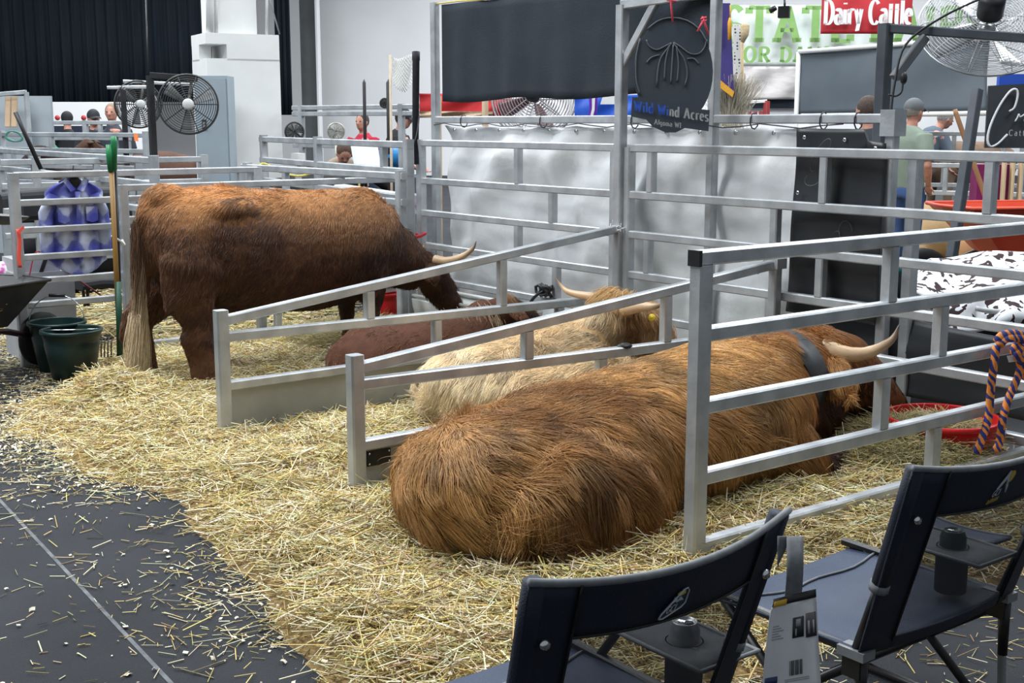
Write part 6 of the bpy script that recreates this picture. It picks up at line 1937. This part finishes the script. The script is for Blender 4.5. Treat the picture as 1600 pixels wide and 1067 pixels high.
for k in range(5):
    x = 153 + k * 5.2
    MB().tube(bez([PX(x, 558, -7.95), PX(x, 540, -7.95), PX(x + 1, 531, -7.97), PX(x + 4, 528, -8.0)], 8), .0045, 6).build('tine', noisy('dark_brass', (.06, .05, .03), (.04, .03, .02), 8, .5, .4), fk)
MB().tube([PX(155, 530, -7.98), PX(178, 528, -8.0)], .006, 6).build('cross_bar', M['black'], fk)
# white hook on the fence, coral ribbon, dark pole
hk = MB().tube(bez([(-8.10, 2.90, .80), (-8.06, 2.90, .77), (-8.02, 2.86, .80), (-8.01, 2.80, .84)], 10), .008, 8).build('white_hook', M['white']); tag(hk, 'small white plastic hook on the side fence post', 'hook')
CRL = principled('coral_tape', (.85, .10, .07), .6)
cr_ = thing('coral_ribbon', 'coral red ribbon tied to the left post of the side fence', 'ribbon', PX(28, 360, -8.16))
MB().grid(lambda u, v: PX(25 + 6 * u + 4 * v + 1.5 * math.sin(v * 6), 358 + 60 * v, -8.16), 3, 14, thick=(.002, 0, 0)).build('tail', CRL, cr_)
MB().poly([PX(26, 362, -8.15), PX(36, 352, -8.15), PX(38, 356, -8.15), PX(30, 366, -8.15)], (.003, 0, 0)).build('bow', CRL, cr_)
bk = noisy('dark_metal_tube', (.02, .018, .02), (.03, .025, .028), 8, .4)
o = MB().tube([PX(24, 175, -9.2), PX(64, 264, -9.2)], .016, 8).build('dark_pole', M['black']); o.name = 'slanting_pole'; tag(o, 'slanting black pole in front of the left pen fences', 'pole')
t_ = thing('folded_stand', 'dark folding stand leaning behind the checked shirt with red cords', 'stand', PX(62, 430, -8.6))
MB().tube([PX(100, 316, -8.5), PX(72, 400, -8.5), PX(60, 436, -8.5)], .018, 8).build('tube', bk, t_)
MB().tube([PX(74, 404, -8.55), PX(170, 470, -8.3)], .006, 6).build('red_cord', principled('dark_red_cord', (.20, .02, .02), .6), t_)
MB().tube(bez([PX(45, 436, -8.3), PX(52, 402, -8.3), PX(58, 393, -8.3), PX(63, 394, -8.3)], 10), .004, 6).build('red_cord', principled('red_cord', (.5, .02, .04), .6), t_)
MB().tube([PX(128, 440, -8.8), PX(133, 478, -8.8)], .012, 8).build('leg', bk, t_); MB().tube([PX(136, 440, -8.8), PX(138, 478, -8.8)], .012, 8).build('leg', bk, t_)
# grey cabinet / cooler behind the fence
ck = thing('grey_cooler', 'tall pale grey chest standing behind the fence by the wheelbarrow', 'chest', PX(70, 495, -8.55))
def qd(x, y): return PX(x, y, -8.45)
c = (PX(22, 480, -8.55) + PX(114, 480, -8.55)) / 2
GC = noisy('pale_grey_panel', (.42, .43, .45), (.30, .31, .33), 2.2, .6)
a, b = PX(24, 440, -8.5), PX(115, 440, -8.5)
m = MB().box(((a.x + b.x) / 2 - .15, (a.y + b.y) / 2, .29), (.34, abs(b.y - a.y), .58)); m.build('chest_body', GC, ck)
m = MB().box(((a.x + b.x) / 2 - .15, (a.y + b.y) / 2 - .04, .62), (.32, abs(b.y - a.y) * .75, .10)); m.build('chest_lid', GC, ck)
for lab, x0, x1, y0, y1, X_ in (('long black covered trunk on the floor behind the checked shirt fence', 28, 172, 292, 345, -9.4), ('low black bag under the side fence behind the checked shirt', 118, 176, 432, 452, -8.9),
                             ('dark equipment case far behind the shovel', 0, 60, 300, 350, -11.6)):
    a, b = PX(x0, y1, X_), PX(x1, y0, X_)
    m = MB(); m.loft([((X_, a.y, (a.z + b.z) / 2), .16, abs(b.z - a.z) * .5, .45), ((X_, (a.y + b.y) / 2, (a.z + b.z) / 2 + .01), .17, abs(b.z - a.z) * .52, .45), ((X_, b.y, (a.z + b.z) / 2), .16, abs(b.z - a.z) * .5, .45)], 16, smooth=False)
    o = m.build('black_baggage', noisy('black_cloth', (.012, .013, .015), (.02, .021, .024), 5, .8)); tag(o, lab, 'trunk')
# magazines, colourful bag
t_ = thing('colourful_bag', 'white pink and yellow printed bag at the left edge behind the wheelbarrow', 'bag', PX(8, 440, -8.8))
m = MB(); m.ell(PX(6, 424, -8.8), (.10, .14, .07)); m.build('white_bundle', noisy('pink_white_print', (.75, .75, .75), (.55, .10, .35), 9, .7, lo=.52, hi=.6), t_)
m = MB(); m.ell(PX(6, 440, -8.8), (.10, .14, .05)); m.build('yellow_bundle', noisy('yellow_print', (.70, .55, .05), (.6, .62, .6), 9, .7), t_)
t_ = thing('black_seat_barrow', 'black barrow rim poking in at the left edge above the bag', 'tray', PX(5, 340, -9.0))
m = MB(); m.lathe([(0, -.06), (.10, -.05), (.17, 0), (.18, .01), (.165, .012), (.1, -.03), (0, -.04)], PX(3, 338, -9.0), (0, .1, 1), 20); m.build('tray', M['black'], t_)
# pen at far left with boards and grey boxes
t_ = thing('grey_stock_box', 'pale grey steel stock box with wooden slats behind the far left fences', 'stall', (*PD(40, 300, 14.8)[:2], 0))
SG = noisy('pale_grey_panel', (.33, .37, .40), (.28, .32, .35), 1.5, .6)
for (x0, x1, y0, dd) in ((-20, 40, 150, 14.8), (42, 80, 150, 14.9)):
    a, b = PD(x0, y0, dd), PD(x1, y0, dd)
    mid = (a + b) / 2
    MB().box((mid.x, mid.y, mid.z / 2), ((b - a).length, .06, mid.z), yr_).build('wall_panel', SG, t_)
for x in (13, 23):
    a, b = PD(x, 151, 14.5), PD(x - 1, 198, 14.5)
    MB().bar(a, b, .065, .03, up=FH).build('board', noisy('raw_pine', (.52, .38, .25), (.45, .32, .2), 5, .7), t_)
MB().bar(PD(-20, 149, 14.4), PD(41, 144, 14.4), .05).build('top_tube', M['alu_dull'], t_)
a = PD(41, 144, 14.4); MB().bar(a, (a.x, a.y, 0), .05).build('corner_tube', M['alu_dull'], t_)
t_ = thing('green_hose', 'coil of dark green hose hanging on the far left fence', 'hose', PD(22, 222, 13.8))
MB().tube([PD(22 + 13 * math.cos(a) * (1 + .1 * math.sin(3 * a)), 213 + 8 * math.sin(a * 1.02), 13.8) for a in [i * .4 for i in range(60)]], .008, 5).build('coil', principled('green_hose', (.03, .16, .12), .5), t_)
o = MB().poly([PD(209, 209, 12.8), PD(215, 209, 12.8), PD(216, 221, 12.8), PD(210, 220, 12.8)], FH * .004).build('orange_tag', principled('orange_card', (.9, .20, .03), .6)); tag(o, 'small fluorescent orange tag on the far left fence', 'tag')
o = vwall('low_white_wall', 60, 235, 0, 25, 0, 1.96, M['hallwhite'], .1, None); tag(o, 'low white partition wall below the big black curtain', 'partition')
t_ = thing('booth_shelf', 'dark merchandise shelf with small logos far behind the green shirt', 'shelf', (*PD(105, 300, 22)[:2], 0))
a, b = PD(84, 200, 22), PD(172, 200, 22)
MB().box(((a.x + b.x) / 2, (a.y + b.y) / 2, .75), ((b - a).length, .3, 1.5), yr_).build('shelf_case', noisy('navy_board', (.015, .02, .04), (.02, .03, .06), 3, .7), t_)
for x in (90, 131):
    MB().lathe([(0, .012), (.045, .012), (.045, 0)], PD(x, 184, 21.7), -FH, 16).build('round_logo', principled('red_logo', (.45, .04, .05), .6), t_)
# blue plastic kayak-like tub and hat near the corner
o = MB().loft([(PD(592, 242, 11.8), .04, .05), (PD(600, 243, 11.8), .12, .10), (PD(615, 244, 11.8), .14, .12), (PD(627, 246, 11.8), .10, .08)], 14).build('blue_drum', noisy('blue_plastic', (.03, .25, .55), (.02, .18, .45), 3, .4)); tag(o, 'bright blue plastic drum right of the hanging paper', 'drum')
o = MB().box(PD(466, 248, 11.2), (.09, .09, .10), .3).build('white_jug', M['white']); tag(o, 'small white jug on the fence right of the column', 'jug')
o = MB().box(PD(608, 258, 11.9), (.25, .2, .14), YAW).build('navy_crate', principled('navy_plastic', (.02, .05, .30), .5)); tag(o, 'dark blue crate below the blue drum', 'crate')
o = MB().bar(PD(530, 291, 10.2), PD(632, 306, 9.9), .14, .03).build('white_board', M['white']); tag(o, 'long white board lying sloped behind the standing cow\'s shoulder', 'board')
o = MB().box(PD(610, 318, 11.0), (.5, .3, .16), YAW).build('plaid_bundle', noisy('purple_plaid', (.12, .08, .16), (.35, .30, .36), 22, .8)); tag(o, 'purple and grey checked bundle behind the corner post', 'bundle')
o = MB().box(PD(560, 345, 11.5), (1.0, .3, .10), YAW).build('maroon_mat', noisy('maroon_cloth', (.22, .02, .03), (.15, .015, .02), 6, .8)); tag(o, 'folded maroon mat behind the standing cow\'s neck', 'mat')

# ------------------------------------------------------------------ two folding rocker chairs in the foreground
NAVY = noisy('navy_polyester', (.010, .014, .028), (.016, .020, .036), 4, .62, 0, .35, .25, 260)
NAVYL = noisy('blue_seat_cloth', (.030, .045, .085), (.042, .060, .105), 4, .6, 0, .35, .25, 260)
PIPG = noisy('grey_piping', (.15, .16, .17), (.20, .21, .22), 40, .7)
def mesh_cloth():
    m = principled('dark_mesh_cloth', (.035, .037, .042), .6)
    b = m.node_tree.nodes['Principled BSDF']
    b.inputs['Alpha'].default_value = .52
    return m
MSH = mesh_cloth()
TUBE = noisy('black_powder_coat', (.012, .012, .013), (.018, .018, .02), 20, .38, .2)
GRYP = noisy('grey_plastic', (.20, .21, .22), (.16, .17, .18), 10, .5)


def camp_chair(label, y0, y1, xb=-1.52, zt=.815, rake=.30, sh=.36, logo='badge', ady=0.0):
    """back spans y0..y1 at height zt; the seat lies towards -x"""
    t_ = thing('folding_chair', label, 'chair', (xb - .3, (y0 + y1) / 2, 0))
    w = y1 - y0
    def B(u, v, off=0.0):  # u across, v down the back (0 top - 1 bottom)
        z = zt - (zt - sh) * v
        y = y0 + w * (u + .10 * v * (.5 - u) * 1.0)
        x = xb - rake * (zt - z) + .045 * math.sin(math.pi * u) * (1 - .3 * v) + off
        z -= .018 * math.sin(math.pi * u) * (1 - v) - .012 * abs(2 * u - 1) ** 3 * (1 - v)
        return Vector((x, y, z))
    def band(u0, u1, v0, v1, nm, mat, off=0.0, nu=14, nv=8, th=.006, cf=None):
        def fn(a, b):
            uu, vv = u0 + (u1 - u0) * a, v0 + (v1 - v0) * b
            if cf: uu, vv = cf(uu, vv, a, b)
            return B(uu, vv, off)
        return MB().grid(fn, nu, nv, thick=(-th, 0, 0)).build(nm, mat, t_)
    band(.13, .87, 0.0, .24, 'top_band', NAVY, .002, cf=lambda u, v, a, b: (u, v * (1 + .0 * a)))
    band(0, .145, .0, 1.0, 'side_band', NAVY, .004, 6, 14)
    band(.855, 1, .0, 1.0, 'side_band', NAVY, .004, 6, 14)
    band(.13, .87, .93, 1.0, 'bottom_band', NAVY, .002)
    band(.14, .86, .235, .94, 'mesh_window', MSH, -.002, 14, 12, .002)
    for (u0, v0, u1, v1) in ((.145, .0, .145, .95), (.855, .0, .855, .95), (.145, .235, .855, .235)):
        MB().tube([B(u0 + (u1 - u0) * i / 14, v0 + (v1 - v0) * i / 14, .007) for i in range(15)], .0028, 5).build('seam', TUBE, t_)
    MB().tube([B(i / 20, 0, .001) + Vector((0, 0, .003)) for i in range(21)], .0075, 6).build('top_piping', PIPG, t_)
    # padded upright pockets and frame tubes
    for s, u in ((-1, .03), (1, .97)):
        m = MB().tube([B(u, v, -.012) for v in (0.0, .2, .4, .62)], .021, 10); m.build('upright_sleeve', NAVY, t_)
        m = MB().tube([B(u, .60, -.012), B(u, .64, -.012)], .023, 10); m.build('sleeve_trim', PIPG, t_)
        j = B(u, 1.0, -.012); j = Vector((j.x - .01, j.y, sh))
        MB().tube([B(u, .60, -.012), j], .0125, 10).build('upright_tube', TUBE, t_)
        m = MB().lathe([(0, .006), (.009, .006), (.010, 0)], B(u + .03 * -s, .25, .012), (1, 0, .2), 12); m.build('stud', M['chrome'], t_)
        m = MB().box(j, (.075, .045, .022)); m.build('corner_bracket', GRYP, t_)
        m = MB().box(j + Vector((0, 0, -.035)), (.05, .035, .05)); m.build('joint_block', TUBE, t_)
        m = MB().lathe([(0, .010), (.011, .010), (.013, 0)], j + Vector((.01, .018, -.03)), (.6, .8, 0), 12); m.build('rivet', M['chrome'], t_)
        MB().bar(j + Vector((.01, 0, -.03)), Vector((j.x + .03, j.y, .02)), .018, .018, .003).build('rear_leg', GRYP, t_)
        MB().tube([j + Vector((0, 0, -.03)), Vector((j.x - .42, j.y, .02))], .012, 8).build('front_leg', TUBE, t_)
        MB().tube([Vector((j.x - .42, j.y, sh)), Vector((j.x - .02, j.y, .03))], .012, 8).build('cross_leg', TUBE, t_)
        MB().bar(j, Vector((j.x - .50, j.y, sh + .005)), .022, .02, .004).build('seat_rail', TUBE, t_)
        MB().tube([Vector((j.x - .46, j.y, .015)), Vector((j.x + .10, j.y, .015))], .013, 8).build('floor_skid', TUBE, t_)
        MB().tube([Vector((j.x + .02, j.y, .07)), Vector((j.x + .02, j.y, .24))], .008, 8).build('spring_rod', M['chrome'], t_)
        MB().tube([Vector((j.x + .02, j.y, .20)), Vector((j.x + .02, j.y, .36))], .013, 8).build('spring_cylinder', TUBE, t_)
        if s < 0: continue
        # armrest
        ay = j.y + s * .03
        MB().grid(lambda a, b, ay=ay, jx=j.x: (jx - .02 - .27 * a, ay + (b - .5) * .085, .495 - .012 * math.sin(a * 3.14)), 10, 4, thick=(0, 0, -.008)).build('armrest', NAVYL, t_)
        for q in (-1, 1):
            MB().tube([(j.x - .02 - .27 * i / 10, ay + q * .043, .495 - .012 * math.sin(i / 10 * 3.14)) for i in range(11)], .004, 5).build('armrest_piping', PIPG, t_)
        MB().tube([Vector((j.x - .26, ay, .49)), Vector((j.x - .34, j.y, sh))], .011, 8).build('arm_post', TUBE, t_)
    # the cup-holder tray on the right arm
    jy = B(.97, 1).y
    jx = B(.97, 1).x
    c = Vector((jx - .09, jy + ady, .485))
    def trf(a, b):
        return Vector((c.x + .13 - .26 * a, c.y + (b - .5) * .17, c.z + .012))
    MB().grid(trf, 4, 4, thick=(0, 0, -.006)).build('cup_tray', noisy('grey_mesh_cloth', (.055, .06, .068), (.075, .08, .09), 60, .7), t_)
    MB().tube([trf(a, b) for a, b in ((0, 0), (1, 0), (1, 1), (0, 1), (0, 0))], .005, 5).build('tray_piping', PIPG, t_)
    MB().lathe([(.041, .0), (.040, -.12), (0, -.125), (0, -.12), (.037, -.115), (.038, 0), (.041, 0)], c + Vector((0, 0, .012)), (0, 0, 1), 20).build('cup_pouch', NAVY, t_)
    # seat
    def seat(a, b):
        y = y0 + w * (.06 + .88 * b)
        return Vector((jx + .0 - .50 * a, y, sh + .012 - .028 * math.sin(b * math.pi) * (.4 + .6 * math.sin(a * math.pi)) - .02 * a ** 3))
    MB().grid(seat, 16, 12, thick=(0, 0, -.006)).build('seat', NAVYL, t_)
    MB().tube([seat(.80 + .02 * math.sin(i), i / 14) + Vector((0, 0, .003)) for i in range(15)], .004, 5).build('seat_piping', PIPG, t_)
    # logo
    ux = (B(.7, .15) - B(.5, .15)).normalized(); uy = (B(.6, .05) - B(.6, .30)).normalized(); nx = ux.cross(uy)
    if nx.x < 0: nx = -nx
    WH = principled('logo_white', (.45, .47, .50), .6); YL = principled('logo_yellow', (.55, .38, .03), .6); BD = principled('logo_blue', (.02, .03, .06), .6)
    lg = bpy.data.objects.new('logo_badge', None); COL.objects.link(lg); lg.parent = t_; lg.location = (0, 0, 0)
    if logo == 'badge':
        o_ = B(.42, .205, .010)
        def q(x, y): return o_ + ux * x * .95 + uy * y * .72 + nx * .001
        tri = [q(0, .0), q(.012, -.004), q(.058, .012), q(.068, .022), q(.068, .060), q(.062, .070), q(.052, .068), q(.004, .012)]
        MB().poly(tri, nx * .002).build('badge_patch', BD, lg)
        MB().tube([p + nx * .003 for p in tri + tri[:1]], .0016, 5).build('badge_border', WH, lg)
        write('GCI', q(.016, .009) + nx * .003, ux, uy, .014, WH, lg, thick=.20, thin=.14, sq=.95, serif=False, slant=.2)
        MB().poly([q(.026, .036), q(.036, .050), q(.042, .040), q(.048, .050), q(.058, .036), q(.046, .038), q(.040, .034), q(.034, .040)], nx * .004).build('peak_mark', WH, lg)
        MB().poly([q(.040, .056), q(.046, .062), q(.058, .064), q(.058, .056), q(.046, .052)], nx * .004).build('sun_mark', YL, lg)
    else:
        o_ = B(.36, .205, .010)
        def q(x, y): return o_ + ux * x + uy * y * .8 + nx * .001
        MB().poly([q(.022, .045), q(.058, .098), q(.058, .060), q(.052, .074), q(.030, .050)], nx * .003).build('peak_mark', WH, lg)
        MB().poly([q(.058, .098), q(.060, .050), q(.072, .020), q(.070, .045), q(.066, .052)], nx * .003).build('peak_mark', WH, lg)
        MB().poly([q(.068, .056), q(.078, .064), q(.084, .080), q(.078, .092), q(.066, .094), q(.062, .088)], nx * .003).build('sun_mark', YL, lg)
        write('GCI', q(.014, .020), ux, uy, .016, WH, lg, thick=.20, thin=.14, sq=1.1, serif=False, slant=.2)
        write('OUTDOOR', q(.000, .000), ux, uy, .010, YL, lg, thick=.18, thin=.13, sq=.95, serif=False, slant=.2)
    return t_, B, c


ch1, B1, c1 = camp_chair('nearer navy folding chair seen from behind, triangular badge on its top band', 1.185, 1.825)
ch2, B2, c2 = camp_chair('farther navy folding chair at right edge with white mountain logo', 2.22, 2.92, zt=.83, logo='peak', ady=-.12)


def can(label, c, col):
    t_ = thing('drink_can', label, 'can', c)
    MB().lathe([(0, 0), (.024, 0), (.032, .008), (.033, .02), (.033, .098), (.027, .112), (.0265, .115), (.0245, .115), (.0235, .111), (0, .110)], c, seg=24).build('can_body', col, t_)
    MB().lathe([(.0, .002), (.010, .002), (.010, 0)], Vector(c) + Vector((.008, .004, .111)), seg=14).build('opening', M['black'], t_)
    MB().box(Vector(c) + Vector((-.006, -.003, .113)), (.016, .010, .0015), .4).build('pull_tab', M['chrome'], t_)
    return t_


can('silver drink can in the cup holder of the nearer chair', c1 + Vector((0, 0, -.06)), noisy('silver_can', (.42, .43, .45), (.30, .31, .33), 14, .3, .7))
can('dark green drink can in the cup holder of the farther chair', c2 + Vector((0, 0, -.06)), noisy('dark_green_can', (.012, .035, .03), (.05, .06, .06), 18, .35, .4))

# printed hang tag on a grey strap, right side of the nearer chair
tg = thing('hang_tag', 'white printed hang tag on a grey strap at the right of the nearer chair', 'tag', (-1.47, 1.90, .35))
def tp(x, y, d=2.17): return PD(x, y, d)
MB().grid(lambda u, v: tp(1229 + 26 * u - 3 * v + 2 * math.sin(v * 3), 838 + 96 * v, 2.20 - .03 * math.sin(v * 3)), 4, 10, thick=FH * .002).build('grey_strap', noisy('grey_webbing', (.19, .20, .21), (.15, .16, .17), 80, .8), tg)
MB().grid(lambda u, v: tp(1229 - 14 * u, 838 + 30 * u * v + 18 * v, 2.20), 4, 3, thick=FH * .002).build('strap_fold', noisy('grey_webbing', (.15, .16, .17), (.11, .12, .13), 80, .8), tg)
def tagf(u, v):
    xl = 1208 - 18 * max(v, 0) ** .6; xr = 1275 + 8 * v
    return tp(xl + (xr - xl) * u, 944 - 16 * u + v * 145, 2.165 - .03 * v + .012 * math.sin(u * 3.1))
MB().grid(tagf, 10, 14, thick=FH * .0012).build('card', noisy('white_card_stock', (.62, .62, .62), (.54, .54, .55), 12, .5), tg)
def tq(u0, u1, v0, v1, nm, mat, lift=.0012):
    MB().grid(lambda a, b: tagf(u0 + (u1 - u0) * a, v0 + (v1 - v0) * b) - FH * lift, 6, 2, thick=-FH * .0004).build(nm, mat, tg)
BK = principled('print_black', (.02, .02, .022), .5); YL = principled('print_amber', (.62, .36, .02), .5); GR_ = principled('print_grey', (.28, .28, .29), .6); NV = principled('print_navy', (.02, .035, .12), .5)
tq(0, 1, -.06, .03, 'black_header', BK); tq(.02, .32, -.03, .035, 'amber_flash', YL, .002)
tq(.50, .72, .20, .42, 'photo_panel', BK); tq(.76, .97, .18, .44, 'photo_panel', principled('print_dark', (.06, .05, .06), .5))
tq(.56, .66, .22, .30, 'photo_light', GR_, .002); tq(.80, .84, .26, .40, 'photo_light', GR_, .002); tq(.90, .93, .26, .40, 'photo_light', GR_, .002); tq(.55, .58, .32, .40, 'photo_light', GR_, .002)
tq(.03, .25, .80, .87, 'navy_block', NV); tq(0, 1, .965, 1.0, 'amber_footer', YL)
for k in range(9):
    tq(.46 + .026 * k, .46 + .026 * k + (.016 if k % 3 else .009), .66, .82, 'bar_stripe', BK)
for k in range(6):
    tq(.10, .10 + .12 + .05 * ((k * 7) % 3), .25 + .028 * k, .258 + .028 * k, 'text_line', GR_)
for k in range(2):
    tq(.38, .80, .855 + .02 * k, .861 + .02 * k, 'text_line', GR_)

# repeats of a kind share a group
GRP_ = {'highland_cow': 'highland cows in the stalls', 'cow': 'cattle of other exhibitors in the background', 'person': 'people in the background', 'pen_fence_panel': 'background pen fences',
        'stall_divider': 'dividers between the stalls', 'back_fence_panel': 'back fence panels of the stalls', 'side_fence_panel': 'side fence panels at left', 'barn_fan': 'caged fans',
        'folding_chair': 'navy folding chairs in the foreground', 'drink_can': 'drink cans in the cup holders', 'rubber_bucket': 'dark green rubber buckets', 'hay_heap': 'hay heaps in the stalls',
        'hall_curtain': 'black hall curtains', 'wooden_stake': 'wooden stakes behind the white sheet', 'black_pole': 'black poles near the corner', 'black_baggage': 'black baggage behind the side fence',
        'wheelbarrow': 'wheelbarrows', 'straw_litter': 'straw litter in the neighbouring pens'}
for o in bpy.data.objects:
    if o.parent is None and o.get('category') and not o.get('group'):
        k = o.name.split('.')[0]
        if k in GRP_: o['group'] = GRP_[k]
